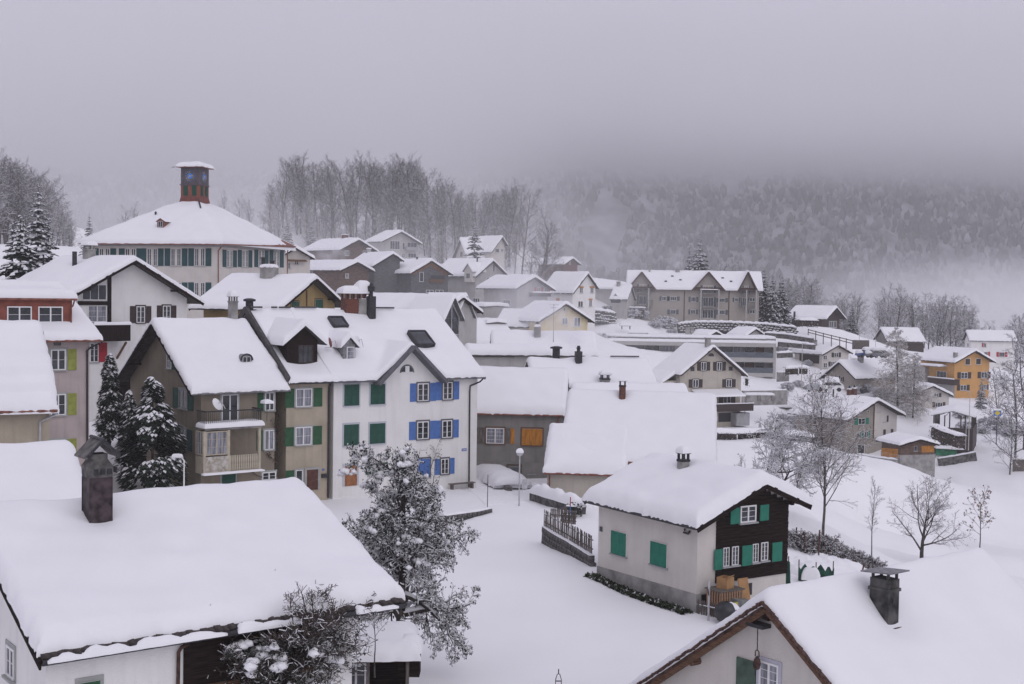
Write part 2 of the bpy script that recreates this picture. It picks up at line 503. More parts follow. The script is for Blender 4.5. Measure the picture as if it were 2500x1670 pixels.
    # ---- fittings
    def place(s, side, me, name, u, z, off=0.0, parent=None):
        rz = {'F': 0, 'K': math.pi, 'A': -math.pi / 2, 'B': math.pi / 2}[side]
        p = {'F': (u, s.wy[0] - off, z), 'K': (u, s.wy[1] + off, z), 'A': (s.wx[0] - off, u, z), 'B': (s.wx[1] + off, u, z)}[side]
        o = put(name, me, s.root)
        o.location = p
        o.rotation_euler = (0, 0, rz)
        return o
    def rect(s, side, x0, y0, x1, y1, off=0.0):
        a = 0 if side in 'FK' else 1
        xc, yc = (x0 + x1) / 2, (y0 + y1) / 2
        c = s.wallpt(side, xc, yc, off)
        w = abs(s.wallpt(side, x1, yc, off)[a] - s.wallpt(side, x0, yc, off)[a])
        h = abs(s.wallpt(side, xc, y0, off)[2] - s.wallpt(side, xc, y1, off)[2])
        return c[a], c[2], round(w / .04) * .04, round(h / .04) * .04
    def win(s, side, x0, y0, x1, y1, sh=None, closed=False, sides='LR', pane=GLASS, n=(2, 3), fm=WHITE, sw=.52, sill=True, sur=None, off=0.0, name='window', gap=0.0):
        u, z, w, h = s.rect(side, x0, y0, x1, y1, off)
        w, h = max(w, .2), max(h, .2)
        fine = s.near
        o = s.place(side, window_frame_mesh(w, h, n[0], n[1], fm, .05), name, u, z, off)
        if not closed:
            put('pane', box_mesh('pane', -w / 2 + .03, w / 2 - .03, -.018, -.002, -h / 2 + .03, h / 2 - .03, pane), o)
        if sill: put('sill', box_mesh('sill', -w / 2 - .08, w / 2 + .08, -.14, 0, -h / 2 - .07, -h / 2 - .004, sur or GREYP), o)
        if sur is not None:
            k = ('sur', round(w, 2), round(h, 2), sur.name)
            if k not in CACHE:
                b = MB()
                b.box(-w / 2 - .11, w / 2 + .11, -.03, 0, h / 2 + .004, h / 2 + .12)
                for q in (-1, 1): b.box(min(q * (w / 2 + .004), q * (w / 2 + .11)), max(q * (w / 2 + .004), q * (w / 2 + .11)), -.03, 0, -h / 2, h / 2 + .002)
                CACHE[k] = b.mesh('surround', sur)
            put('surround', CACHE[k], o)
        if sh is not None:
            if closed:
                me = shutter_mesh(w / 2 - .01, h - .02, sh, fine)
                for q in (-1, 1): put('shutter', me, o, (q * w / 4, -.052, 0))
            else:
                ws = round(w * sw / .04) * .04
                me = shutter_mesh(ws, h + .04, sh, fine)
                g = .02 + gap + (.11 if sur is not None else 0)
                for q in ([-1] if 'L' in sides else []) + ([1] if 'R' in sides else []): put('shutter', me, o, (q * (w / 2 + ws / 2 + g), -.012, 0))
        return o
    def door(s, side, x0, y0, x1, y1, m, sur=None, name='door'):
        u, z, w, h = s.rect(side, x0, y0, x1, y1)
        b = MB()
        b.box(-w / 2, w / 2, -.05, 0, -h / 2, h / 2)
        for zz in (-.22, .24):
            b.box(-w * .34, w * .34, -.07, -.05, h * zz - h * .17, h * zz + h * .17)
        o = s.place(side, b.mesh(name, m), name, u, z)
        if sur:
            c = MB()
            c.box(-w / 2 - .14, w / 2 + .14, -.06, 0, h / 2, h / 2 + .15)
            for q in (-1, 1): c.box(min(q * w / 2, q * (w / 2 + .14)), max(q * w / 2, q * (w / 2 + .14)), -.06, 0, -h / 2, h / 2)
            c.build('door_frame', sur, o)
        hb = MB(); hb.box(w * .36, w * .4, -.12, -.05, -.05, .02); hb.build('handle', STEEL, o)
        return o
    def panel(s, side, x0, y0, x1, y1, m, name, d=.06, off=0.0, mats2=None):
        u, z, w, h = s.rect(side, x0, y0, x1, y1, off)
        return s.place(side, box_mesh(name, -w / 2, w / 2, -d, .0, -h / 2, h / 2, m), name, u, z, off)
    def pipe(s, side, pts, m=None, r=.05, off=.08, name='downpipe'):
        b = MB()
        b.tube([s.wallpt(side, x, y, off) for x, y in pts], r, 6)
        return b.build(name, m or s.gutmat, s.root)
    def chimney(s, x0, y0, x1, y1, m=CONC, cap='slab', snow=.3, slope='F', k=1.0, p=None, capm=None, dip=.5, pots=0, depth=1.0):
        """masonry seen between photo columns x0..x1, top edge y0, meeting the roof at y1"""
        if p is None: p = s.roofpt((x0 + x1) / 2, y1, .2, slope)
        Pw = s.world(p)
        wpx = (x1 - x0) / ppm(Pw[1])
        w = wpx / (abs(s.c) + abs(s.sn)) * k
        top = at((x0 + x1) / 2, y0, Pw[1])[2] - s.zb
        w = max(.35, round(w, 2))
        d = w * depth
        b = MB()
        b.box(-w / 2, w / 2, -d / 2, d / 2, -1.2, top - p[2])
        hgt = top - p[2]
        cy = p[1] + d / 2 * .6
        o = b.build('chimney', m, s.root, loc=(p[0], cy, p[2]))
        s.dips.append((p[0], cy, w * .95, dip))
        cm = capm or m
        zt = hgt
        if cap == 'slab':
            c = MB()
            for i in (-1, 1):
                for j in (-1, 1): c.box(i * w * .38 - .05, i * w * .38 + .05, j * d * .38 - .05, j * d * .38 + .05, hgt, hgt + .3)
            c.box(-w * .62, w * .62, -d * .62, d * .62, hgt + .3, hgt + .38)
            c.box(-w * .56, w * .56, -d * .56, d * .56, hgt - .1, hgt + .003)
            c.build('chimney_cap', cm, o)
            zt = hgt + .38
            if snow: snow_pad('chimney_snow', -w * .64, w * .64, -d * .64, d * .64, zt, snow, o, s.seed)
        elif cap == 'flat':
            c = MB(); c.box(-w * .6, w * .6, -d * .6, d * .6, hgt - .02, hgt + .08); c.build('chimney_cap', cm, o)
            if snow: snow_pad('chimney_snow', -w * .6, w * .6, -d * .6, d * .6, hgt + .08, snow, o, s.seed)
        elif cap == 'open':
            if snow: snow_pad('chimney_snow', -w * .5, w * .5, -d * .5, d * .5, hgt, snow, o, s.seed)
        elif cap == 'pot':
            c = MB(); c.lathe([(.16, hgt), (.16, hgt + .25), (.24, hgt + .27), (.24, hgt + .32), (.14, hgt + .34), (.14, hgt + .5), (.02, hgt + .52)], n=10)
            c.build('chimney_pot', DARKM, o)
            if snow: snow_pad('chimney_snow', -w * .5, w * .5, -d * .5, d * .5, hgt, snow, o, s.seed)
        return o
    def flue(s, x, y0, y1, r=.12, slope='F', cowl=True):
        p = s.roofpt(x, y1, .1, slope)
        Pw = s.world(p)
        top = at(x, y0, Pw[1])[2] - s.zb - p[2]
        b = MB()
        pr = [(r, -.6), (r, top - .25), (r * 1.6, top - .22), (r * 1.6, top - .08), (r * .6, top)] if cowl else [(r, -.6), (r, top), (0.01, top)]
        b.lathe(pr, n=8)
        s.dips.append((p[0], p[1], r * 3, .6))
        return b.build('flue_pipe', DARKM, s.root, loc=p)
    def skylight(s, x0, y0, x1, y1, slope='F'):
        xc, yc = (x0 + x1) / 2, (y0 + y1) / 2
        p = s.roofpt(xc, yc, .18, slope)
        w = abs(s.roofpt(x1, yc, .18, slope)[0] - s.roofpt(x0, yc, .18, slope)[0])
        hh = abs(s.roofpt(xc, y1, .18, slope)[1] - s.roofpt(xc, y0, .18, slope)[1])
        w, hh = min(w, 1.5), min(hh, 1.6)
        a = math.atan2(s.rise, s.W0)
        l = hh / math.cos(a)
        b = MB()
        for q in (-1, 1):
            b.box(q * w / 2 - .06, q * w / 2 + .06, -l / 2, l / 2, -.3, .42)
            b.box(-w / 2, w / 2, q * l / 2 - .06, q * l / 2 + .06, -.3, .421)
        o = b.build('skylight', DARKM, s.root, loc=p)
        o.rotation_euler = (a, 0, 0)
        g = MB(); g.box(-w / 2, w / 2, -l / 2, l / 2, .34, .37); g.build('pane', GLASS, o)
        s.dips.append((p[0], p[1], max(w, hh) * .62, .98))
        return o
    def balcony(s, side, x0, y0, x1, y1, d=1.2, m=WOODD, snow=.18, off=0.0, bars=False, slats=True, floor=.14):
        """balustrade seen in the rectangle; floor at its foot, d metres deep"""
        u, z, w, h = s.rect(side, x0, y0, x1, y1, d + off)
        b = MB()
        b.box(-w / 2, w / 2, -d, 0.0, -h / 2 - floor, -h / 2)
        o = s.place(side, b.mesh('balcony', m if not bars else CONC), 'balcony', u, z, off)
        rb = MB()
        rb.box(-w / 2 - .02, w / 2 + .02, -d - .03, -d + .05, h / 2 - .08, h / 2)
        for q in (-1, 1): rb.box(q * w / 2 - .04, q * w / 2 + .04, -d, 0, h / 2 - .078, h / 2 - .002)
        rb.build('handrail', m, o)
        if bars:
            me = box_mesh('baluster', -.012, .012, -.012, .012, -h / 2, h / 2 - .08, m)
            n = min(60, max(4, int(w / .14)))
        else:
            me = box_mesh('baluster', -.075, .075, -.015, .015, -h / 2 - .06, h / 2 - .08, m)
            n = min(60, max(4, int(w / .165)))
        for i in range(n): put('baluster', me, o, (-w / 2 + w * (i + .5) / n, -d, 0))
        ns = max(2, int(d / (.14 if bars else .165)))
        for q in (-1, 1):
            for i in range(ns):
                p = put('baluster', me, o, (q * w / 2, -d + d * (i + .5) / ns, 0)); p.rotation_euler = (0, 0, math.pi / 2)
        if snow:
            snow_pad('rail_snow', -w / 2 - .05, w / 2 + .05, -d - .09, -d + .12, h / 2, snow, o, s.seed)
        return o
def hmini(root, name, c, w, l, hw, rise, wallm, roofm, t=.3, seed=0.0, ov=.15, front=.12, embed=.6):
    """small gabled dormer: front face at local y=0 looking to -y, running back l metres"""
    b = MB()
    b.prism([(0, 0)] * 0 or [(-w / 2, -embed), (w / 2, -embed), (w / 2, hw), (0, hw + rise), (-w / 2, hw)], 0, l)
    # prism runs along x: turn it so that it runs along y
    b.v = [(y, x, z) for x, y, z in b.v]
    b.f = [tuple(reversed(f)) for f in b.f]
    o = b.build(name, wallm, root, loc=c)
    r = MB()
    g = rise / (w / 2)
    for q in (-1, 1):
        p = [(q * (w / 2 + ov), -front, hw - g * ov), (q * (w / 2 + ov), l, hw - g * ov), (0, l, hw + rise), (0, -front, hw + rise)]
        r.slab([(a, bb, z + .09) for a, bb, z in (p if q > 0 else p[::-1])], .1)
    r.build('dormer_roof', roofm, o)
    snow_sheet('dormer_snow', axis(-w / 2 - ov - .04, w / 2 + ov + .04, .15), axis(-front - .03, l, .25), lambda X, Y: hw + rise - g * np.abs(X) + .09, t, o, .26, seed, .04, edges=(1, 1, 1, 0))
    return o
# ------------------------------------------------------------------ terrain
CTRL = [(-3, 50, 0), (2, 45, -.1), (-8, 52, .4), (6, 59, .6), (13, 58, .6), (11.5, 54, .2), (10.5, 57.5, .65), (4, 66, 1.0), (9, 57, .5), (0, 80, .9), (3, 86, .9), (-6, 82, .3), (-14, 88, .6), (-22, 82, 1.9), (-24, 90, 2.3), (-30, 95, 4.2),
        (-28, 76, 2.4), (-36, 84, 4), (-36, 110, 5.5), (-30, 70, 2.6), (-20, 52, 1.2), (-30, 52, 2), (-11, 40, .2), (-12, 30, 0), (0, 30, -.2), (-40, 40, 2), (13, 42, -2), (20, 36, -3), (20, 48, -3), (14, 30, -2.5),
        (18, 66, .6), (15, 72, 1.2), (22, 72, -.5), (24, 80, -3), (22, 62, -1.6), (-13, 98, .2), (-8, 104, .6), (1, 102, 0), (6, 100, .4), (10, 95, .5), (16, 92, 0), (20, 100, -1), (7, 115, 2.5), (-3, 120, 4.5), (3, 138, 4.5), (-1, 126, 5.0),
        (-23, 124, 6.5), (-12, 150, 7.5), (-40, 161, 9.5), (-60, 165, 12), (-4, 163, 6), (6, 190, 7.5), (-34, 192, 15), (-31, 217, 15), (-18, 223, 13.3), (-8, 233, 13), (0, 208, 11.4), (-35, 254, 19.5), (-24, 226, 16), (-29, 303, 22.5),
        (-7, 287, 19.5), (10, 232, 10.5), (11, 300, 18.3), (23, 262, 11.2), (40, 274, 9.3), (52, 274, 9.3), (66, 272, 9.0), (40, 256, 6.3), (60, 250, 4.0), (46, 249, 5.0), (30, 240, 4.5), (20, 235, 5), (70, 292, 7), (48, 235, -1), (28, 186, -4.2), (22, 178, -3.5), (30, 160, -2.5),
        (24, 150, -2.2), (36, 152, -3.8), (44, 158, -5.6), (61, 247, .4), (65, 234, -2.6), (93, 306, 2), (91, 260, -5.8), (96, 250, -6.3), (118, 312, -2.6), (120, 300, -4), (56, 207, -9.5), (57, 198, -12), (62, 188, -12.6), (66, 184, -12.2), (78, 238, -6.8), (72, 202, -8.6), (80, 200, -9), (73, 214, -8),
        (82, 176, -13.6), (80, 200, -10.5), (100, 220, -9), (60, 150, -14.8), (46, 140, -14.4), (32, 116, -8.8), (30, 100, -5.6), (40, 110, -11.5), (34, 84, -8), (56, 110, -15.5), (85, 140, -16), (110, 180, -14),
        (150, 384, -6.3), (130, 340, -4), (105, 340, 1.5), (80, 330, 4), (55, 320, 9), (30, 330, 15), (-60, 350, 36), (-30, 350, 32), (0, 350, 29), (20, 350, 20), (-90, 350, 26), (-115, 300, 27), (-150, 340, 29), (-170, 420, 42), (-240, 420, 55), (-120, 400, 27),
        (-80, 240, 20), (-100, 200, 19), (-60, 120, 9), (-70, 80, 8), (-60, 420, 36), (30, 450, 10), (100, 450, -12), (200, 450, -18), (250, 350, -14), (200, 250, -16), (150, 150, -18), (100, 60, -16), (60, 20, -8), (0, -40, 0), (-80, 0, 6), (60, -80, -4), (-60, -80, 4),
        (300, 650, -25), (0, 650, -20), (-200, 700, 5), (-450, 600, 45), (-400, 200, 45), (450, 300, -25), (400, -100, -20), (-400, -300, 30), (200, -400, -10), (0, 900, -20), (600, 800, -25), (-500, 900, 40), (900, 300, -20), (-900, 200, 60), (0, -900, 0)]
CT = np.array(CTRL, float)
CT[:, 2] += -.2 + .0148 * CT[:, 0]
def ground_z(x, y):
    x, y = np.atleast_1d(np.asarray(x, float)), np.atleast_1d(np.asarray(y, float))
    sh = x.shape
    x, y = x.ravel(), y.ravel()
    o = np.empty_like(x)
    for i in range(0, len(x), 4000):
        d2 = (x[i:i + 4000, None] - CT[None, :, 0]) ** 2 + (y[i:i + 4000, None] - CT[None, :, 1]) ** 2
        w = 1 / (d2 + 4.0 + .004 * (x[i:i + 4000, None] ** 2 + y[i:i + 4000, None] ** 2) * .15) ** 1.7
        o[i:i + 4000] = (w * CT[None, :, 2]).sum(1) / w.sum(1)
    return o.reshape(sh)
def gz(x, y): return float(ground_z([x], [y])[0])
def stemp(px, py, dz=0.0):                    # the same, as an array with a little lift
    return gpt(px, py) + np.array([0, 0, dz])
def gpt(px, py):                             # where a photo pixel meets the ground
    d = ray(px, py)
    lo = None
    for k in np.linspace(25, 420, 1200) / d[1]:
        p = CAMP + d * k
        if p[2] < gz(p[0], p[1]): return p
    return p
ang = np.concatenate([np.linspace(-180, -30, 30)[:-1], np.linspace(-30, 30, 300), np.linspace(30, 180, 30)[1:-1]])
rad = 5 * (1150 / 5) ** np.linspace(0, 1, 250)
A, RR = np.meshgrid(np.radians(ang), rad, indexing='ij')
GX, GY = RR * np.sin(A), RR * np.cos(A)
GZ = ground_z(GX, GY) + .05 * wob(GX, GY, .8) * np.clip(RR / 60, .3, 3) + .025 * wob(GX, GY, 2.7, 3)
na, nr = GX.shape
V = np.stack([GX, GY, GZ], -1).reshape(-1, 3).tolist()
I = np.arange(na * nr).reshape(na, nr)
I2 = np.concatenate([I, I[:1]], 0)
FS = np.stack([I2[:-1, :-1], I2[:-1, 1:], I2[1:, 1:], I2[1:, :-1]], -1).reshape(-1, 4)[:, ::-1].tolist()
FS.append(I[:, 0].tolist())
me = bpy.data.meshes.new('ground')
me.from_pydata(V, [], FS)
me.materials.append(SNOWG)
me.polygons.foreach_set('use_smooth', [True] * len(FS))
g = put('ground', me)
g['kind'] = 'structure'

# ------------------------------------------------------------------ mountain across the valley with its forest
def mount_z(x, y):
    x, y = np.asarray(x, float), np.asarray(y, float)
    yb = 690 + .05 * x + 25 * wob(x, x * 0, .012, 2)
    d = np.maximum(y - yb, 0)
    z = -45 + d * .62 + 10 * wob(x, y, .016, 5) * np.clip(d / 80, 0, 1) + 3 * wob(x, y, .06, 1)
    return np.minimum(z, 150 + 4 * wob(x, y, .02))
xs, ys = np.arange(-640, 760, 10.0), np.arange(660, 1110, 7.0)
X, Y = np.meshgrid(xs, ys, indexing='ij')
Z = mount_z(X, Y)
I = np.arange(X.size).reshape(X.shape)
FS = np.stack([I[:-1, :-1], I[1:, :-1], I[1:, 1:], I[:-1, 1:]], -1).reshape(-1, 4).tolist()
me = bpy.data.meshes.new('mountain')
me.from_pydata(np.stack([X, Y, Z], -1).reshape(-1, 3).tolist(), [], FS)
MOUNT = mat('mountain_ground', (0.5, 0.5, 0.52), 0.9, 0.2, .05, col2=(0.16, 0.16, 0.17))
me.materials.append(MOUNT)
me.polygons.foreach_set('use_smooth', [True] * len(FS))
o = put('mountain', me)
o['kind'] = 'structure'
rng = np.random.default_rng(5)
n = 31000
fx = rng.uniform(-520, 640, n)
fy = rng.uniform(690, 1060, n)
fz = mount_z(fx, fy)
pxx = 1250 + F * fx / fy
clear = (np.abs(fx - 62 - 4 * np.sin(fz * .1)) < 15 * (1 - ((fz - 58) / 34) ** 2))
clear |= ((fx - 170) ** 2 / 900 + (fz - 100) ** 2 / 140 < 1) & (rng.random(n) < .8)
clear |= (wob(fx, fz, .05, 3) > .45) & (rng.random(n) < .55)
keep = ~clear & (fz > -44)
fx, fy, fz = fx[keep], fy[keep], fz[keep]
n = len(fx)
H = rng.uniform(3.5, 8.5, n)
Wd = H * rng.uniform(.20, .42, n)
ph = rng.uniform(0, 6.28, n)
rings = [(0.02, .35), (.25, 1.0), (.55, .8), (1.0, .04)]
vv, ff = [], []
broad = rng.random(n) < .7                   # leafless broad crowns among the firs
for a, k in rings:
    k = np.where(broad, {0.02: .5, .25: .95, .55: 1.0, 1.0: .35}[a], k)
    for j in range(4):
        t = ph + j * 2 * math.pi / 4
        q = rng.uniform(.75, 1.2, n)
        vv.append(np.stack([fx + Wd * k * q * np.cos(t), fy + Wd * k * q * np.sin(t), fz + H * a - .5], -1))
VV = np.stack(vv, 1).reshape(-1, 3)
base = np.arange(n)[:, None] * 16
for i in range(3):
    for j in range(4):
        ff.append(base + np.array([i * 4 + j, i * 4 + (j + 1) % 4, (i + 1) * 4 + (j + 1) % 4, (i + 1) * 4 + j]))
FF = np.concatenate(ff, 0)
me = bpy.data.meshes.new('mountain_forest')
me.from_pydata(VV.tolist(), [], FF.tolist())
FOREST = mat('far_forest', (0.40, 0.40, 0.42), 0.95, 0.2, .035, col2=(0.035, 0.04, 0.045), detail=9)
me.materials.append(FOREST)
tint = rng.random(n) ** 3                  # how much snow each tree has caught
tint = np.clip(tint * .8 + .35 * (wob(fx, fz, .045, 7) > .1) * rng.random(n), 0, 1)
ring_snow = np.repeat(np.array([.25, .55, 1.0, 1.3]), 4)
tv = np.clip(tint[:, None] * ring_snow[None, :], 0, 1).reshape(-1)
at_ = me.attributes.new('snow_caught', 'FLOAT', 'POINT')
at_.data.foreach_set('value', tv.astype(np.float32))
fn = FOREST.node_tree
an = fn.nodes.new('ShaderNodeAttribute'); an.attribute_name = 'snow_caught'
mx = fn.nodes.new('ShaderNodeMix'); mx.data_type = 'RGBA'
mx.inputs['A'].default_value = (.035, .038, .043, 1); mx.inputs['B'].default_value = (.50, .50, .52, 1)
fn.links.new(an.outputs['Fac'], mx.inputs['Factor'])
fn.links.new(mx.outputs['Result'], fn.nodes['Principled BSDF'].inputs['Base Color'])
o = put('mountain_forest', me)
o['kind'] = 'stuff'
o['label'] = 'snow dusted forest covering the far mountain side'

# ------------------------------------------------------------------ haze and fog
def vol(name, x0, x1, y0, y1, z0, z1, label, col=(1, 1, 1), dens=None, nodes=None, aniso=0.0):
    b = MB(); b.box(x0, x1, y0, y1, z0, z1)
    m = bpy.data.materials.new(name)
    m.use_nodes = True
    t = m.node_tree
    t.nodes.clear()
    ou = t.nodes.new('ShaderNodeOutputMaterial')
    pv = t.nodes.new('ShaderNodeVolumePrincipled')
    pv.inputs['Color'].default_value = (*col, 1)
    pv.inputs['Density'].default_value = dens or 0
    pv.inputs['Anisotropy'].default_value = aniso
    t.links.new(pv.outputs[0], ou.inputs['Volume'])
    if nodes: nodes(t, pv)
    o = b.build(name, m)
    o['kind'] = 'stuff'
    o['label'] = label
    return o
HZ = vol('haze', -1250, 1250, -1250, 1250, -62, 176, 'pale winter haze filling the valley air', (1, 1, 1), 0.00027)
def fog_nodes(dens, zr, xr=None, yr=None, nscale=.01, namp=.5, zlow=None):
    def f(t, pv):
        N = t.nodes.new; K = t.links.new
        g = N('ShaderNodeTexCoord'); s = N('ShaderNodeSeparateXYZ')
        K(g.outputs['Object'], s.inputs[0])
        cur = None
        def rng_(axis, a, b):
            m = N('ShaderNodeMapRange'); m.interpolation_type = 'SMOOTHSTEP'
            m.inputs['From Min'].default_value = a; m.inputs['From Max'].default_value = b
            K(s.outputs[axis], m.inputs['Value'])
            return m.outputs['Result']
        nz = N('ShaderNodeTexNoise'); nz.inputs['Scale'].default_value = nscale; nz.inputs['Detail'].default_value = 2
        K(g.outputs['Object'], nz.inputs['Vector'])
        ad = N('ShaderNodeMath'); ad.operation = 'MULTIPLY_ADD'
        K(nz.outputs['Fac'], ad.inputs[0]); ad.inputs[1].default_value = 2 * namp; ad.inputs[2].default_value = 1 - namp
        cur = ad.outputs[0]
        for axis, rr in (('Z', zr), ('Z', zlow), ('X', xr), ('Y', yr)):
            if rr is None: continue
            m = N('ShaderNodeMath'); m.operation = 'MULTIPLY'
            K(cur, m.inputs[0]); K(rng_(axis, *rr), m.inputs[1])
            cur = m.outputs[0]
        m = N('ShaderNodeMath'); m.operation = 'MULTIPLY'; m.inputs[1].default_value = dens
        K(cur, m.inputs[0]); K(m.outputs[0], pv.inputs['Density'])
    return f
vol('low_cloud', -900, 900, 560, 1190, 76, 173, 'low cloud hiding the top of the mountain', (.985, .985, 1), nodes=fog_nodes(.020, (80, 118), nscale=.006, namp=.5))
vol('valley_fog', 85, 560, 430, 660, -52, 44, 'bank of fog lying in the valley in front of the mountain', (.97, .97, .985), nodes=fog_nodes(.0085, (40, 12), xr=(95, 200), nscale=.012, namp=.4))

vol('distant_mist', -900, 900, 405, 1192, -56, 173, 'thin mist between the village and the mountain', (1, 1, 1), 0.0007)
vol('drifting_smoke', -75, 45, 172, 322, 6, 46, 'chimney smoke drifting between the hillside houses', (1, 1, 1), nodes=fog_nodes(.0020, (44, 24), xr=(44, 10), yr=(172, 195), nscale=.03, namp=.9))

vol('side_fog', -560, 60, 425, 640, -50, 150, 'fog hiding the mountain behind the school and the wood', (.985, .985, 1), nodes=fog_nodes(.0060, (400, 399), xr=(50, -70), yr=(425, 480), nscale=.008, namp=.3, zlow=(150, 110)))
# ------------------------------------------------------------------ houses: [cx, cy, eave height, yaw, roof length, half widths, rise] in metres
Q = dict(
    whiteleft=[-35.823, 109.328, 13.945, -0.656, 11.053, 7.016, 7.037, 3.533],
    pink=[-33.969, 81.799, 11.854, 0.689, 10.0, 6.813, 6.813, 3.197],
    layered=[-28.701, 65.959, 9.021, 0.487, 7.999, 5.631, 5.631, 3.964],
    lowleft=[-22.373, 51.32, 5.871, 0.526, 9.001, 3.871, 3.871, 2.198],
    foreleft=[-11.258, 39.599, 5.796, 0.647, 10.603, 6.499, 6.499, 2.477],
    foreright=[12.915, 43.322, 0.641, -2.485, 12.275, 6.6, 6.6, 4.795],
    chalet=[9.712, 63.254, 4.619, -1.001, 8.724, 4.177, 2.993, 1.706],
    browncorner=[-22.155, 90.201, 8.302, 0.671, 7.224, 6.575, 6.575, 4.432],
    terrace=[-12.811, 98.103, 8.754, 0.62, 16.36, 7.11, 7.11, 4.667],
    greyorange=[0.481, 107.223, 5.319, -0.077, 8.605, 3.699, 3.699, 3.082],
    barn=[9.715, 94.502, 3.475, -0.137, 10.933, 5.731, 5.731, 4.029],
    backroof=[6.932, 115.26, 6.99, 0.174, 11.191, 3.449, 3.449, 2.17],
    midroof=[9.884, 106.54, 6.2, 0.139, 9.841, 2.0, 2.0, 1.082],
    chimneyroof=[3.351, 138.269, 8.694, 0.047, 11.304, 3.814, 3.814, 2.083],
    longlow=[-0.544, 125.975, 9.141, 0.172, 8.325, 1.556, 1.556, 0.567],
    lowwhite=[-4.395, 163.478, 8.89, 0.678, 7.732, 3.646, 3.646, 2.68],
    yellow=[5.738, 191.032, 11.224, -1.083, 9.591, 4.704, 4.782, 2.645],
    creamgable=[27.646, 187.348, 3.968, -1.152, 7.967, 5.5, 5.889, 3.999],
    darkchalet=[69.903, 292.67, 10.639, -0.699, 10.32, 5.035, 5.026, 2.653],
    browncabin=[60.652, 247.861, 4.569, -1.048, 8.755, 4.129, 3.726, 1.764],
    beigelow=[64.96, 235.482, 0.836, 0.582, 12.12, 4.023, 4.633, 2.853],
    greybarn=[93.446, 306.368, 5.331, 0.133, 9.657, 4.129, 3.827, 2.951],
    orange=[91.132, 260.881, 2.844, -1.184, 11.982, 5.192, 5.156, 2.379],
    redshutter=[117.93, 313.472, 5.524, -0.094, 11.412, 3.257, 3.257, 2.163],
    farm=[55.359, 208.384, -3.869, -1.002, 13.052, 7.019, 6.398, 2.924],
    smallwhite=[77.845, 239.319, -2.137, -1.42, 7.527, 3.217, 3.99, 1.461],
    shed=[58.503, 186.312, -5.783, -1.314, 6.469, 3.288, 3.109, 0.85],
    n32=[-33.75, 192.015, 19.999, -1.158, 7.923, 2.819, 2.774, 1.541],
    n33=[-34.676, 254.143, 23.274, -0.835, 13.203, 4.533, 4.746, 2.165],
    n34=[-28.57, 302.923, 27.026, -0.808, 6.272, 6.019, 6.305, 2.583],
    n35=[-30.74, 217.489, 18.726, -0.713, 12.359, 3.757, 3.868, 1.471],
    n36=[-23.92, 225.558, 19.629, -1.068, 13.251, 3.764, 2.02, 2.248],
    n37=[-17.446, 223.89, 18.482, -0.89, 10.817, 4.442, 4.53, 2.269],
    n38=[-7.864, 233.251, 18.239, -0.733, 11.608, 4.553, 3.687, 2.934],
    n39=[-6.578, 287.601, 24.394, -0.842, 12.405, 3.191, 1.699, 3.499],
    n40=[0.332, 210.376, 16.068, -0.999, 12.138, 3.692, 3.953, 1.93],
    n42=[10.507, 230.119, 15.488, -0.905, 9.338, 3.497, 2.57, 3.615],
    n43=[10.596, 300.83, 22.333, -0.842, 10.147, 2.741, 2.663, 1.501],
    n44=[22.744, 262.129, 14.473, -0.305, 3.705, 3.977, 3.977, 2.712],
    ochre=[-23.377, 123.862, 13.351, -0.346, 9.57, 7.012, 6.472, 3.023],
    school=[-40.422, 161.284, 20.481, -0.242, 18.684, 11.078, 10.083, 6.202],
    carport=[70.85, 201.917, -2.812, -1.981, 10.433, 3.21, 3.312, 0.823],
    smallgable=[46.118, 249.851, 7.763, -0.95, 5.205, 2.797, 2.849, 1.346],
    smallgableb=[37.282, 243.062, 7.805, -0.848, 4.565, 2.177, 2.21, 0.868],
    hutright=[153.306, 384.468, -3.537, -1.512, 4.271, 2.667, 2.667, 1.207],
    longtwin=[-11.764, 154.438, 12.849, -0.566, 14.029, 4.19, 4.19, 1.854],
)
S_WHITE = stucco('white', (0.80, 0.79, 0.775), .02, .5)
S_OFF = stucco('offwhite', (0.63, 0.60, 0.56), .04, .35)
S_CREAM = stucco('cream', (0.50, 0.46, 0.40), .05)
S_BEIGE = stucco('beige', (0.44, 0.385, 0.30), .06)
S_BROWN = stucco('brown', (0.27, 0.235, 0.185), .07)
S_PINK = stucco('pink', (0.47, 0.405, 0.39), .05)
S_GREY = stucco('grey', (0.245, 0.235, 0.22), .08)
S_OCHRE = stucco('ochre', (0.34, 0.25, 0.115), .08)
S_ORANGE = stucco('orange', (0.60, 0.335, 0.125), .04, .4)
S_YELLOW = stucco('yellow', (0.66, 0.56, 0.32), .04)
S_LGREY = stucco('light_grey', (0.45, 0.44, 0.43), .05)
S_TAUPE = stucco('taupe', (0.34, 0.31, 0.275), .05)
SURG = mat('grey_stone_trim', (0.36, 0.37, 0.36), .85, .06, 3)
SURD = mat('slate_trim', (0.13, 0.13, 0.145), .8, .1, 3)

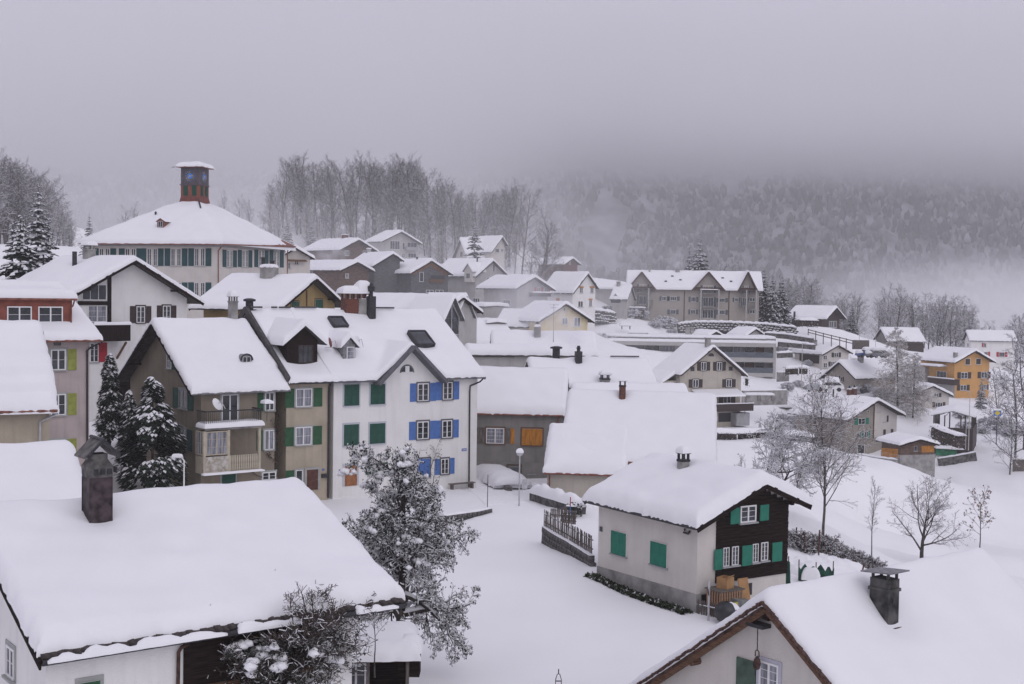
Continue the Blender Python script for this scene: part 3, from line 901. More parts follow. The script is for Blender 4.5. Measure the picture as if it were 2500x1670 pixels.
# --- foreground, left edge of the street
h = House('white_house', 'big white house whose snowy roof fills the lower left, old dark chimney on its slope', Q['foreleft'], .2, S_WHITE, oe=.45, og=.25, ogB=1.5, t=.5, gut=DARKM)
FL = h
pc = h.roofpt(247, 1268, .35)
b = MB()
w_ = 0.80
b.box(-w_ / 2, w_ / 2, -w_ / 2, w_ / 2, -1.0, 1.55)
for i in (-1, 1):
    for j in (-1, 1): b.bar((i * w_ / 2, j * w_ / 2, -.9), (i * w_ / 2, j * w_ / 2, 1.55), .05, .05)
CHIM = mat('rusty_sheet', (0.075, 0.055, 0.06), .6, .4, 2.5, metal=.2)
co = b.build('chimney', CHIM, h.root, loc=(pc[0], pc[1] + .35, pc[2]))
b = MB()
b.lathe([(.58, 1.55), (.60, 1.62), (.62, 1.95), (.42, 2.2), (.40, 2.22), (.40, 2.42)], n=4)
for v in range(len(b.v)):
    x, y, z = b.v[v]; b.v[v] = ((x - y) * .7071, (x + y) * .7071, z)
b.build('chimney_hood', mat('sooty_concrete', (.15, .145, .14), .95, .3, 3), co)
b = MB()
for q in (-1, 1): b.slab([(q * .62, -.66, 2.34), (q * .62, .66, 2.34), (0, .66, 2.98), (0, -.66, 2.98)][::q], .06)
b.build('chimney_roof', STONE, co)
b = MB()
for q in (-1, 1): b.bar((q * .6, -.64, 2.36), (q * .02, -.64, 2.95), .07, .09)
b.tube([(0, -.7, 2.98), (0, .7, 2.98)], .07, 6)
b.build('chimney_ridge', DARKM, co)
b = MB()
for i in (-1, 0, 1):
    b = MB(); b.box(i * .25 - .08, i * .25 + .08, -.625, -.57, 1.68, 1.9); b.build('smoke_hole', DARKM, co)
    b = MB(); b.box(.57, .625, i * .25 - .08, i * .25 + .08, 1.68, 1.9); b.build('smoke_hole', DARKM, co)
h.dips += [(pc[0], pc[1] + .3, .9, .62)]
co.scale = (.82, .82, .80)
h.win('A', 18, 1580, 37, 1654, sur=SURG, n=(2, 2), sill=True)
h.win('F', 193, 1662, 243, 1720, SHGREENB, closed=True, sur=SURG)
h.win('F', 560, 1655, 604, 1710, SHGREENB, sides='L', sw=1.0)
h.panel('F', 452, 1546, 760, 1650, WOODD, 'timber_cladding')
h.panel('F', 450, 1650, 762, 1661, WOODB, 'timber_beam', d=.16)
h.pipe('F', [(462, 1572), (444, 1580), (436, 1592), (434, 1720)], ROOFR, .05)
# overhanging tile edge and the snow lying in the gutter
tb = MB(); tb.box(-.095, .095, -.30, .1, -.022, .022); tile_me = tb.mesh('tile', ROOFD)
g = h.rise / h.W0
n_t = int(h.L / .20)
for i in range(n_t):
    x = -h.L / 2 + .1 + i * .20
    o = put('tile', tile_me, h.roof, (x, -h.W0 + .20 + .02 * math.sin(i * 7.3), h.ze - h.zb + .11 + .015 * math.sin(i * 3.1)))
    o.rotation_euler = (math.atan(g), 0, .06 * math.sin(i * 5.7))
for a, b_ in ((-.49, -.04), (-.01, .18), (.34, .47)):
    zg = h.ze - h.zb - .06
    snow_sheet('gutter_snow', np.linspace(a * h.L, b_ * h.L, int((b_ - a) * 60) + 8), np.linspace(-h.W0 - .20, -h.W0 + .10, 7), lambda X, Y: np.full_like(X, zg), .26, h.root, .15, a, .03, mod=lambda X, Y: np.clip(.45 + .75 * wob(X, X * 0, 2.4, a), .12, 1.2))
h.snow(inset=.14, lump=.05, rag=.09)

# --- lean-to beside it
pb = at(1012, 1585, 46.0)
t_ = empty('garden_shed', (at(905, 1600, 45.5)[0], 45.5, .3), .12, 'dark timber garden shed with rounded snow roof and small paned window, beside the white house', 'shed')
b = MB()
b.box(-1.35, -.1, -.9, 1.2, -1, 1.75); b.box(-.1, 1.35, .3, 1.2, -1, 1.75)
b.build('wall', WOODD, t_)
for px_ in (1.3,):
    b = MB(); b.box(px_ - .06, px_ + .06, -.9, -.78, -1, 1.75); b.build('post', WOODG, t_)
b = MB(); b.slab([(-1.6, -1.15, 1.78), (1.6, -1.15, 1.78), (1.6, 1.4, 2.1), (-1.6, 1.4, 2.1)], .12); b.build('roof', WOODB, t_)
o = put('window', window_frame_mesh(.72, 1.25, 2, 3, GALV, .05), t_, (-.52, -.9, .95))
put('pane', box_mesh('pane', -.33, .33, -.018, -.002, -.6, .6, GLASS), o)
b = MB(); b.box(-1.0, -.9, -.96, -.9, -1, 1.75); b.box(-.14, -.04, -.96, -.9, -1, 1.75); b.build('corner_post', WOODG, t_)
snow_sheet('roof_snow', axis(-1.72, 1.72, .12), axis(-1.27, 1.45, .12), lambda X, Y: 1.78 + (Y + 1.15) * .125, .48, t_, .55, 3.3, .06, lump=.05)

# --- small roof behind the big one
h = House('low_house', 'low house at the left edge, only its rounded snow roof showing behind the big chimney', Q['lowleft'], 1.6, S_PINK, t=.55, og=.3)
h.snow(r=.5)
h = House('beige_house', 'beige house at the left edge whose roof snow has slid into three steps', Q['layered'], 2.8, S_BEIGE, t=.5, og=.3, oe=.5, gut=COPPER)
h.pipe('F', [(141, 1008), (118, 1020), (98, 1030), (97, 1090)], GALV, .06)
def stepz(X, Y, h=h):
    d = (Y + h.W0) / h.W0
    return h.roofz(X, Y) + .30 * np.clip((d - .12) / .018, 0, 1) * np.clip((.62 - d) / .3, 0, 1) + .30 * np.clip((d - .25) / .018, 0, 1) * np.clip((.8 - d) / .35, 0, 1) - .1
ys = np.unique(np.concatenate([axis(-h.W0 - .1, h.W1, .3), -h.W0 + h.W0 * np.array([.119, .139, .249, .269])]))
snow_sheet('roof_snow', axis(-h.L / 2 - .05, h.L / 2 + .05, .2), ys, stepz, .45, h.root, .45, 2.2, .1, lump=.06)

# --- pink house with the red dormer
h = House('pink_house', 'pink plastered house with yellow green shutters and a long rust red dormer', Q['pink'], 3.2, S_PINK, oe=.75, og=.5, t=.42, gut=COPPER)
for y0, y1, sd in ((853, 904, 'R'), (962, 1014, 'LR'), (1074, 1122, 'LR')):
    h.win('F', 124, y0, 160, y1, SHOLIVE, sides=sd, n=(2, 2), sur=SURG, sw=.6)
h.panel('F', 131, 834, 149, 844, GLASS, 'vent', d=.03)
h.pipe('F', [(243, 838), (222, 848), (213, 856), (213, 1120)], DARKM, .06)
h.panel('F', 118, 1106, 119, 1107, SURG, 'house_number')
yd = -h.W0 + 1.3
def pp(px_, py_):
    o_, d_ = h.rayl(px_, py_)
    return o_ + d_ * ((yd - o_[1]) / d_[1])
zt, zb_, xr = pp(100, 732)[2], pp(100, 803)[2], pp(176, 780)[0]
b = MB()
b.box(-h.L / 2 + .3, xr, yd, yd + 3.2, zb_ - .6, zt)
dm = b.build('dormer', mat('rust_red_sheet', (0.23, 0.07, 0.048), .65, .15, 2), h.root)
b = MB(); b.box(-h.L / 2 + .2, xr + .18, yd - .22, yd + 3.4, zt, zt + .14); b.box(-h.L / 2 + .2, xr + .2, yd - .3, yd - .2, zt - .02, zt + .1); b.build('dormer_roof', COPPER, dm)
snow_sheet('dormer_snow', axis(-h.L / 2, xr + .22, .2), axis(yd - .25, yd + 3.4, .2), lambda X, Y: zt + .15 + (Y - yd) * .06, .5, dm, .4, 1.1, .05, edges=(1, 1, 1, 0))
for x0, x1 in ((17, 77), (93, 153)):
    a, c = pp(x0, 770), pp(x1, 770)
    z1, z0 = pp(50, 748)[2], pp(50, 788)[2]
    w_, hh = round(c[0] - a[0], 2), round(z1 - z0, 2)
    o = put('window', window_frame_mesh(w_, hh, 2, 2, WHITE, .05), dm, ((a[0] + c[0]) / 2, yd, (z0 + z1) / 2))
    put('pane', box_mesh('pane', -w_ / 2 + .03, w_ / 2 - .03, -.018, -.002, -hh / 2 + .03, hh / 2 - .03, GLASS), o)
b = MB(); b.tube([(xr + .1, yd - .15, zt), (xr + .02, yd - .1, zt - .35), (xr - .1, yd - .08, zt - .5), (xr - .1, yd - .08, zb_)], .05, 6); b.build('downpipe', COPPER, dm)
h.snow()

# --- white house with brown shutters behind it
h = House('white_chalet', 'white gabled house with dark brown shutters, timber balcony and glazed gable corner', Q['whiteleft'], 5.5, S_WHITE, oe=1.0, og=1.0, t=.4)
for a in ((333, 748, 353, 788), (397, 746, 416, 786)): h.win('B', *a, SHBROWN, n=(2, 3), sur=SHBROWN, sw=.62)
h.panel('B', 262, 672, 270, 812, WOODD, 'timber_post', d=.12)
h.panel('B', 190, 735, 268, 745, WOODD, 'timber_beam', d=.14)
h.win('B', 200, 694, 260, 733, n=(3, 1), sill=False, name='glazed_gable', pane=GLASS)
h.win('B', 214, 746, 260, 786, n=(2, 3), pane=CURT)
h.win('B', 219, 838, 240, 884, SHRED, n=(2, 3), sides='R', sw=1.0)
bo = h.balcony('B', 232, 792, 319, 829, d=1.5, m=WOODD, snow=.2)
b = MB()
pz = h.wallpt('B', 285, 840, 0)
b.bar((h.wx[1] + 1.3, pz[1], pz[2] + .2), (h.wx[1] + .02, pz[1], pz[2] - 1.2), .14, .14); b.build('brace', WOODB, h.root)
h.chimney(195, 608, 226, 640, CONC, 'slab', .3, p=h.roofpt(212, 632, .2))
h.flue(182, 614, 650, .2, cowl=False)
h.snow()

# --- school with the clock tower
q = list(Q['school'])
h = House('school_building', 'large pale school with pyramid snow roof, petrol green shutters and a clock tower', q, 9.5, S_OFF, oe=1.0, og=1.0, hipA=q[4] / 2, hipB=q[4] / 2, t=.45, roof=COPPER, gut=COPPER, cat='school', step=.45, rake=False)
SCH = h
for x in (255.5, 319, 372, 430, 488): 
    for dx in (-7.2, 7.2): h.win('F', x + dx - 5, 607, x + dx + 5, 649, sh=SHPETROL, sides='L' if dx < 0 else 'R', n=(2, 3), sw=1.35, gap=.10)
for x in (488, 430):
    for dx in (-7.2, 7.2): h.win('F', x + dx - 5, 690, x + dx + 5, 722, sh=SHPETROL, sides='L' if dx < 0 else 'R', n=(2, 3), sw=1.35, gap=.10)
for x in (560.5, 598, 638, 675):
    for dx in (-4.0, 4.0): h.win('B', x + dx - 3, 611, x + dx + 3, 652, sh=SHPETROL, sides='L' if dx < 0 else 'R', n=(2, 3), sw=1.5, gap=.12)
h.pipe('F', [(540, 603), (533, 612), (533, 720)], COPPER, .07)
h.pipe('B', [(712, 606), (702, 612), (701, 690)], COPPER, .07)
b = MB()
(xa, xb), (ya, yb) = h.wx, h.wy
zf = h.ze - h.zb
b.box(xa - .05, xb + .05, ya - .05, yb + .05, zf - .35, zf - .1); b.build('cornice', GREYP, h.root)
# roof-light and vent
p = h.roofpt(395, 556, .3)
o = hmini(h.root, 'dormer', (p[0], p[1] - .3, p[2]), .9, 1.6, .8, .3, COPPER, COPPER, t=.12, front=.05, embed=.5)
f_ = put('window', window_frame_mesh(.6, .7, 2, 1, GALV, .05), o, (0, 0, .42)); put('pane', box_mesh('pane', -.27, .27, -.018, -.002, -.32, .32, GLASS), f_)
b = MB(); b.lathe([(.12, -.4), (.12, .35), (.2, .36), (.05, .5)], n=8); p2 = h.roofpt(380, 526, .3); b.build('vent_pipe', DARKM, h.root, loc=p2)
b = MB(); g_ = h.hippt(490, 505); b.tube([h.roofpt(485, 488, .42), h.roofpt(490, 508, .45)], .1, 5); b.build('hip_flashing', DARKM, h.root)
# clock tower: its own floors as parts
tx, ty = 0.0, 0.0
ap = h.ze - h.zb + h.rise
def zz(py, x=470): return at(x, py, h.cy)[2] - h.zb
hw = 1.27
z_base, z_lou0, z_lou1, z_top = zz(490), zz(482), zz(453), zz(411)
b = MB()
b.add([(-1.62, -1.62, zz(515)), (1.62, -1.62, zz(515)), (1.62, 1.62, zz(515)), (-1.62, 1.62, zz(515)), (-hw, -hw, z_lou0), (hw, -hw, z_lou0), (hw, hw, z_lou0), (-hw, hw, z_lou0)], [(0, 1, 5, 4), (1, 2, 6, 5), (2, 3, 7, 6), (3, 0, 4, 7)])
RED = mat('red_copper', (0.19, 0.062, 0.05), .6, .15, 3)
tw = b.build('tower_base', RED, h.root)
b = MB(); b.box(-hw, hw, -hw, hw, z_lou0, z_lou1)
t2 = b.build('tower_belfry', mat('red_timber', (0.24, 0.082, 0.06), .7, .12, 3), h.root)
lm = MB(); lm.box(-.30, .30, -.05, .0, -(z_lou1 - z_lou0) / 2 + .12, (z_lou1 - z_lou0) / 2 - .1)
for i in range(9):
    z = -(z_lou1 - z_lou0) / 2 + .2 + i * (z_lou1 - z_lou0 - .35) / 9
    lm.box(-.28, .28, -.09, -.05, z, z + .05)
lme = lm.mesh('louvre', SHGREEN)
for rz, pos in ((0, lambda u: (u, -hw - .01, 0)), (math.pi / 2, lambda u: (hw + .01, u, 0)), (-math.pi / 2, lambda u: (-hw - .01, u, 0))):
    for u in (-.60, .60):
        o = put('louvre', lme, t2, Vector(pos(u)) + Vector((0, 0, (z_lou0 + z_lou1) / 2)), rz)
b = MB(); b.box(-hw - .1, hw + .1, -hw - .1, hw + .1, z_lou1 - .06, z_lou1 + .06); b.box(-hw, hw, -hw, hw, z_lou1 + .06, z_top)
t3 = b.build('tower_head', mat('slate_cladding', (0.105, 0.092, 0.105), .7, .15, 3), h.root)
blue = mat('clock_blue', (0.06, 0.20, 0.62), .5, .03, 3); gold = mat('clock_gold', (0.55, 0.44, 0.17), .4, .08, 3); black = mat('clock_black', (0.02, 0.02, 0.025), .5, .1, 3)
zc = zz(432)
rc = 0.63
def disc(b, r, y, n=32, m=0):
    b.add([(0, y, 0)] + [(r * math.cos(2 * math.pi * i / n), y, r * math.sin(2 * math.pi * i / n)) for i in range(n)], [(0, 1 + i, 1 + (i + 1) % n) for i in range(n)], m)
for rz, pos in ((0, (0, -hw, zc)), (math.pi / 2, (hw, 0, zc)), (-math.pi / 2, (-hw, 0, zc)), (math.pi, (0, hw, zc))):
    b = MB(); disc(b, rc * 1.06, -.02, m=0); disc(b, rc, -.026, m=1); disc(b, rc * .62, -.032, m=0)
    o = b.build('clock', [blue, black], t3, loc=pos, rz=rz)
    b = MB()
    NUM = ['XII', 'I', 'II', 'III', 'IIII', 'V', 'VI', 'VII', 'VIII', 'IX', 'X', 'XI']
    for i, s_ in enumerate(NUM):               # golden Roman numerals, strokes standing radially
        a = math.pi / 2 - i * math.pi / 6
        n_ = len(s_)
        for j, ch in enumerate(s_):
            off = ((n_ - 1) / 2 - j) * .045 * (4.2 / max(4, n_))
            rr = (rc * .65, rc * .97)
            def pt(r, t): return (r * math.cos(a) - t * math.sin(a), -.038, r * math.sin(a) + t * math.cos(a))
            tl = {'I': [(0, 0)], 'V': [(0, .03), (0, -.03)], 'X': [(-.03, .03), (.03, -.03)]}[ch]
            for t0, t1 in tl: b.bar(pt(rr[0], off + t0), pt(rr[1], off + t1), .026, .012, up=(0, 1, 0))
    b.build('numerals', gold, o)
    b = MB()
    for a, l, w_ in ((R(12), .46, .045), (R(225), .34, .06)):    # about a quarter to eight
        b.bar((-.10 * math.cos(a), -.05, -.10 * math.sin(a)), (l * math.cos(a), -.05, l * math.sin(a)), w_, .015, up=(0, 1, 0))
    disc(b, .09, -.06, 12)
    b.build('hands', gold, o)
b = MB(); b.box(-hw - .50, hw + .50, -hw - .50, hw + .50, z_top, z_top + .10)
t4 = b.build('tower_roof', COPPER, h.root)
for i in (-1, 1):
    b = MB(); b.bar((i * (hw + .55), -hw - .55, z_top + .02), (i * (hw + .95), -hw - .55, z_top - .03), .08, .06); b.build('waterspout', DARKM, t4)
snow_sheet('tower_snow', axis(-hw - .5, hw + .5, .2), axis(-hw - .5, hw + .5, .2), lambda X, Y: z_top + .1 + .28 * np.clip(1 - np.maximum(np.abs(X), np.abs(Y)) / 1.8, 0, 1), .5, t4, .8, 1.7, .06)
h.dips += [(0, 0, 1.9, 1.0)]
h.snow()

# --- ochre gable
h = House('ochre_house', 'ochre yellow gable with closed green shutters between the school and the terrace', Q['ochre'], 6.5, S_OCHRE, oe=1.0, og=.9, t=.42)
h.win('B', 769, 731, 787, 756, SHGREEN, closed=True, sur=WOODB, sill=False)
h.win('B', 711, 736, 729, 760, SHGREEN, closed=True, sur=WOODB, sill=False)
h.panel('B', 747, 708, 749, 760, WOODB, 'downpipe', d=.08)
h.chimney(631, 652, 673, 680, CONC, 'open', .28, capm=CONC)
p = h.roofpt(652, 668, .2)
for k_, (x, dz) in enumerate(((637, .9), (660, .6))):
    b = MB(); b.lathe([(.2, 0), (.2, dz), (.26, dz + .03), (.26, dz + .12), (.05, dz + .15)], n=8)
    pp = h.roofpt(x, 668, .2); b.build('chimney_pot', DARKM, h.root, loc=(pp[0], pp[1] + .4, at(652, 652, 121)[2] - h.zb))
h.snow()

# --- brown corner house of the terrace
h = House('brown_corner_house', 'brown plastered end house of the terrace with snowy balconies and a glazed loggia', Q['browncorner'], .1, S_BROWN, oe=.5, og=.9, t=.42, gut=STEEL)
BC = h
h.win('A', 408, 862, 419, 900, SHGREEN, sides='R', sw=1.0, n=(1, 2), sur=SURG)
h.win('A', 438, 950, 457, 998, SHGREEN, n=(2, 3), sur=SURG, sw=.7, fm=GREYP)
h.win('A', 438, 1046, 455, 1096, SHPETROL, n=(2, 3), sur=SURG, sw=.7, fm=GREYP)
h.win('A', 366, 938, 378, 965, n=(1, 2), sur=SURG, fm=GREYP)
h.win('F', 541, 963, 581, 1028, n=(2, 1), sur=SURG, sill=False, name='balcony_door')
h.win('F', 647, 958, 669, 1002, SHGREENB, n=(2, 1), sur=SURG, sides='L', sw=.62)
h.win('F', 645, 1050, 668, 1098, SHGREENB, n=(2, 1), sur=SURG, sides='L', sw=.62, pane=CURT)
h.win('F', 640, 1152, 673, 1172, n=(2, 2), sur=SURG)
h.win('F', 541, 1158, 574, 1185, SHGREEN, closed=True, sur=SURG)
# upper balcony with iron bars, loggia below
u, z, w_, hh = h.rect('F', 500, 1001, 640, 1042, 1.35)
bal = h.balcony('F', 503, 1001, 640, 1040, d=1.35, m=DARKM, snow=0, bars=True, floor=.2)
snow_pad('floor_snow', -w_ / 2 - .1, w_ / 2 + .1, -1.5, -.1, -hh / 2 + .02, .30, bal, 2.0)
BEIGE = mat('cream_paint', (0.47, 0.42, 0.33), .75, .1, 3)
lg = MB()
lz1 = z - hh / 2 - .2
lz0 = h.wallpt('F', 560, 1150, 1.35)[2]
lg.box(u - w_ / 2, u + w_ / 2, h.wy[0] - 1.35, h.wy[0], lz0 - .12, lz0)
for xx in (-w_ / 2 + .05, -w_ / 2 + 1.75, w_ / 2 - .12): lg.box(u + xx - .09, u + xx + .09, h.wy[0] - 1.33, h.wy[0] - 1.15, lz0, lz1)
lo = lg.build('loggia', BEIGE, h.root)
pm = MB(); pm.box(u - w_ / 2 + .12, u - w_ / 2 + 1.68, h.wy[0] - 1.345, h.wy[0] - 1.28, lz0, lz0 + 1.02)
pm.build('parapet_panel', mat('flaking_paint', (0.52, 0.50, 0.47), .9, .1, 4, col2=(.30, .26, .2)), lo)
pl = box_mesh('plank', -.055, .055, -.02, .02, 0, 1.0, BEIGE)
for i in range(13): put('plank', pl, lo, (u - w_ / 2 + 1.9 + i * (w_ - 2.05) / 13, h.wy[0] - 1.3, lz0 + .02))
gl = put('window', window_frame_mesh(1.5, lz1 - lz0 - 1.15, 4, 3, BEIGE, .05), lo, (u - w_ / 2 + .9, h.wy[0] - 1.28, (lz0 + lz1 + 1.08) / 2))
put('pane', box_mesh('pane', -.72, .72, -.018, -.002, -(lz1 - lz0 - 1.2) / 2, (lz1 - lz0 - 1.2) / 2, CURT), gl)
sg = put('side_window', window_frame_mesh(1.1, lz1 - lz0 - 1.15, 3, 2, BEIGE, .05), lo, (u - w_ / 2 + .02, h.wy[0] - .62, (lz0 + lz1 + 1.08) / 2), -math.pi / 2)
put('pane', box_mesh('pane', -.52, .52, -.018, -.002, -(lz1 - lz0 - 1.2) / 2, (lz1 - lz0 - 1.2) / 2, CURT), sg)
b = MB(); b.box(u - w_ / 2, u - w_ / 2 + .06, h.wy[0] - 1.1, h.wy[0] - .02, lz0, lz0 + 1.03); b.build('side_panel', BEIGE, lo)
snow_pad('ledge_snow', u - w_ / 2 - .15, u + w_ / 2 + .1, h.wy[0] - 1.6, h.wy[0] - 1.25, lz0 - .1, .08, lo, 4)
def dish(root, c, r, yaw, col, tilt=.35):
    b = MB()
    pr = [(0.001, .10 * r * 2), (r * .4, .075 * r * 2), (r * .75, .03 * r * 2), (r, -.04), (r + .01, -.03), (r * .75, .05 * r * 2 + .0), (.001, .13 * r * 2)]
    b.lathe(pr, n=16)
    o = b.build('satellite_dish', col, root, loc=c)
    o.rotation_euler = (math.pi / 2 - tilt, 0, yaw)
    s_ = MB(); s_.tube([(0, -r * .9, 0), (0, -r * .75, -r * 1.1)], .018, 5); s_.box(-.05, .05, -r * .8, -r * .7, -r * 1.2, -r * 1.08); s_.build('dish_arm', GALV, o)
    m_ = MB(); m_.tube([(0, 0, .1), (0, .1, .35), (0, -r * 1.3, .4)], .025, 6); m_.build('mast', GALV, o)
    return o
pd = h.wallpt('F', 531, 986, 1.3)
dish(h.root, (pd[0], pd[1], pd[2]), .42, .5, WHITE, .5)
pu = h.wallpt('F', 652, 982, 1.2)
ub = MB(); ub.lathe([(.02, -1.3), (.02, -.1), (.33, -.12), (.30, -.02), (.02, .10)], n=10)
uo = ub.build('parasol', SHGREEN, h.root, loc=pu); snow_pad('parasol_snow', -.33, .33, -.33, .33, -.03, .22, uo, 1)
# eyebrow dormer
p = h.roofpt(600, 890, .25)
b = MB()
n_ = 9
arc = [(.42 * math.cos(math.pi * i / (n_ - 1)), .55 + .42 * math.sin(math.pi * i / (n_ - 1))) for i in range(n_)]
prof = [(-.42, -.5), (.42, -.5)] + arc
b.prism([(x, z_) for x, z_ in prof], 0, 1.5); b.v = [(y, x, z_) for x, y, z_ in b.v]; b.f = [tuple(reversed(f)) for f in b.f]
o = b.build('dormer', STEEL, h.root, loc=(p[0], p[1] - .1, p[2] - .25))
f_ = put('window', window_frame_mesh(.62, .8, 2, 2, GALV, .05), o, (0, 0, .42)); put('pane', box_mesh('pane', -.29, .29, -.018, -.002, -.38, .38, GLASS), f_)
b = MB()
for i in range(n_ - 1): b.bar((arc[i][0] * 1.05, -.06, (arc[i][1] - .55) * 1.05 + .55), (arc[i + 1][0] * 1.05, -.06, (arc[i + 1][1] - .55) * 1.05 + .55), .1, .07)
b.build('dormer_roof', DARKM, o)
h.chimney(559, 735, 581, 777, CONC, 'slab', .4, p=h.roofpt(571, 777, .25), k=1.15)
g = h.rise / h.W0
ys = np.unique(np.concatenate([axis(-h.W0 - .1, h.W1 + .1, .25), -h.W0 * np.array([.752, .735])]))
def bz(X, Y, h=h): return h.roofz(X, Y) + .14 * np.clip((Y / h.W0 + .752) / .017, 0, 1) * np.clip((-Y / h.W0 - .35) / .3, 0, 1) * np.clip((X + 1.5) / 1.2, 0, 1)
snow_sheet('roof_snow', axis(-h.L / 2 - .05, h.L / 2 - .02, .2), ys, bz, .4, h.root, .36, 5.0, .06, dips=h.dips, lump=.04)
# flared lean-to eave behind
b = MB()
zK = h.ze - h.zb
b.slab([(-h.L / 2, h.W1 - .2, zK + .2), (h.L / 2, h.W1 - .2, zK + .2), (h.L / 2, h.W1 + 2.6, zK - .75), (-h.L / 2, h.W1 + 2.6, zK - .75)], .2)
lt = b.build('lean_to_roof', WOODD, h.root)
snow_sheet('lean_to_snow', axis(-h.L / 2 - .03, h.L / 2, .3), axis(h.W1 - .1, h.W1 + 2.7, .3), lambda X, Y: zK + .2 - (Y - h.W1 + .2) * .34, .38, lt, .35, 3, .05)
b = MB(); b.box(h.wx[0], h.wx[0] + .2, h.wy[1] + .005, h.W1 + 1.8, -3, zK - .55); b.build('lean_to_wall', WOODD, lt)

# --- terrace: beige middle house and white end house share one long roof
q = Q['terrace']
probe = House.__new__(House)
class _F: pass
def terrace_split():
    c, s_ = math.cos(q[3]), math.sin(q[3])
    d = ray(803, 1050)
    o = np.array([c * (-q[0]) + s_ * (-q[1]), s_ * q[0] - c * q[1], CZ])
    dl = np.array([c * d[0] + s_ * d[1], -s_ * d[0] + c * d[1], d[2]])
    k = (-q[5] + .5 - o[1]) / dl[1]
    return (o + dl * k)[0]
XS = terrace_split()
def sub(qq, xa, xb):
    m_ = (xa + xb) / 2
    c, s_ = math.cos(qq[3]), math.sin(qq[3])
    return [qq[0] + c * m_, qq[1] + s_ * m_, qq[2], qq[3], xb - xa, qq[5], qq[6], qq[7]]
Lh = q[4] / 2
h = House('beige_terrace_house', 'beige middle house of the terrace with leaf green shutters and a dark timber roof dormer', sub(q, -Lh, XS), .1, S_BEIGE, oe=.5, og=.02, t=.40, rake=False, wallname='wall')
BT = h
h.win('F', 722, 949, 761, 993, SHGREENB, n=(2, 2), sur=SURG, sw=.55, pane=CURT)
h.win('F', 721, 1042, 760, 1087, SHGREENB, n=(2, 2), sur=SURG, sw=.55, pane=CURT)
h.win('F', 722, 1148, 738, 1178, SHGREENB, n=(1, 1), sur=SURG, sides='L', sw=1.2)
h.door('F', 748, 1146, 776, 1196, mat('door_red_brown', (0.11, 0.045, 0.035), .6, .2, 3), SURG)
h.panel('F', 784, 1156, 798, 1166, DARKM, 'letter_box', d=.2)
h.panel('F', 786, 1144, 792, 1149, mat('sign_blue', (.12, .17, .42), .5, .02), 'house_number', d=.02)
h.pipe('F', [(810, 935), (804, 945), (803, 960), (801, 1215)], DARKM, .07)
# parapet between the roofs
b = MB()
g = h.rise / h.W0
xx = -h.L / 2 - .12
b.bar((xx, -h.W0 - .1, h.ze - h.zb + .15), (xx, 0, h.ze - h.zb + h.rise + .25), .22, .45)
b.bar((xx, h.W1, h.ze - h.zb + .15), (xx, 0, h.ze - h.zb + h.rise + .25), .22, .45)
b.build('parapet', TAR, h.root)
b = MB(); b.add([(-h.L / 2 - .02, -h.W0, h.ze - h.zb - .3), (-h.L / 2 - .02, h.W1, h.ze - h.zb - .3), (-h.L / 2 - .02, 0, h.ze - h.zb + h.rise)], [(0, 2, 1)])
b.build('gable_cladding', TAR, h.root)
# big timber dormer
p = h.roofpt(738, 889, .1)
wd = 2.35
o = hmini(h.root, 'dormer', (p[0], p[1], p[2]), wd, 4.2, 1.75, .95, WOODD, TAR, t=.42, seed=2.2, ov=.5, front=.45, embed=.5)
f_ = put('window', window_frame_mesh(1.15, 1.25, 3, 2, SHBROWN, .06), o, (.25, 0, .72)); put('pane', box_mesh('pane', -.55, .55, -.018, -.002, -.6, .6, GLASS), f_)
h.dips += [(p[0], p[1] - .1, 1.35, .55), (p[0], p[1] + 1, 1.3, .9)]
# little grey dormer
p = h.roofpt(855, 887, .1)
o = hmini(h.root, 'dormer', (p[0] - .1, p[1], p[2]), 1.0, 3.0, 1.35, .5, STEEL, TAR, t=.38, seed=4.1, ov=.22, front=.2, embed=.4)
f_ = put('window', window_frame_mesh(.62, 1.0, 1, 3, WHITE, .06), o, (.1, 0, .7)); put('pane', box_mesh('pane', -.28, .28, -.018, -.002, -.48, .48, CURT), f_)
h.dips += [(p[0], p[1] + .6, .95, .9)]
dish(h.root, (p[0] - 1.35, p[1] + .5, p[2] + 1.5), .38, .9, RED, .2)
dish(h.root, (p[0] + .75, p[1] + .3, p[2] + 1.6), .40, .5, WHITE, .2)
h.skylight(806, 783, 840, 805)
h.flue(609, 728, 752, .3, cowl=True)
h.snow(edges=(1, 0, 1, 1))
# dark ridge tiles bared by the wind
for a0, a1 in ((.02, .30), (.52, .66), (.7, .98)):
    b = MB(); b.tube([(-h.L / 2 + h.L * a0, -.35, h.ze - h.zb + h.rise + .40), (-h.L / 2 + h.L * a1, -.35, h.ze - h.zb + h.rise + .40)], .07, 5); b.build('ridge_tiles', TAR, h.root)

bx = [0]
qw = sub(q, XS, Lh)
ap_ = None
def terrace_gap():                             # where the wall gable interrupts the eave
    c, s_ = math.cos(qw[3]), math.sin(qw[3])
    o = np.array([c * (-qw[0]) + s_ * (-qw[1]), s_ * qw[0] - c * qw[1]])
    r_ = []
    for px_ in (922, 1076):
        d = ray(px_, 925); dl = (c * d[0] + s_ * d[1], -s_ * d[0] + c * d[1])
        r_.append(o[0] + dl[0] * (-qw[5] + .5 - o[1]) / dl[1])
    return r_
h = House('white_terrace_house', 'white end house of the terrace with bright blue shutters and dark green closed shutters', qw, .0, S_WHITE, oe=.5, og=.35, t=.42, gut=SURD, roof=TAR, barge=SURD, gap=terrace_gap())
WT = h
pa = h.wallpt('F', 997, 847, 0)
gx, gzt = pa[0], pa[2]
pl_ = h.wallpt('F', 922, 930, 0); pr_ = h.wallpt('F', 1076, 919, 0)
sl_ = (gzt - pr_[2]) / (pr_[0] - gx)
hwid = (pr_[0] - pl_[0]) / 2
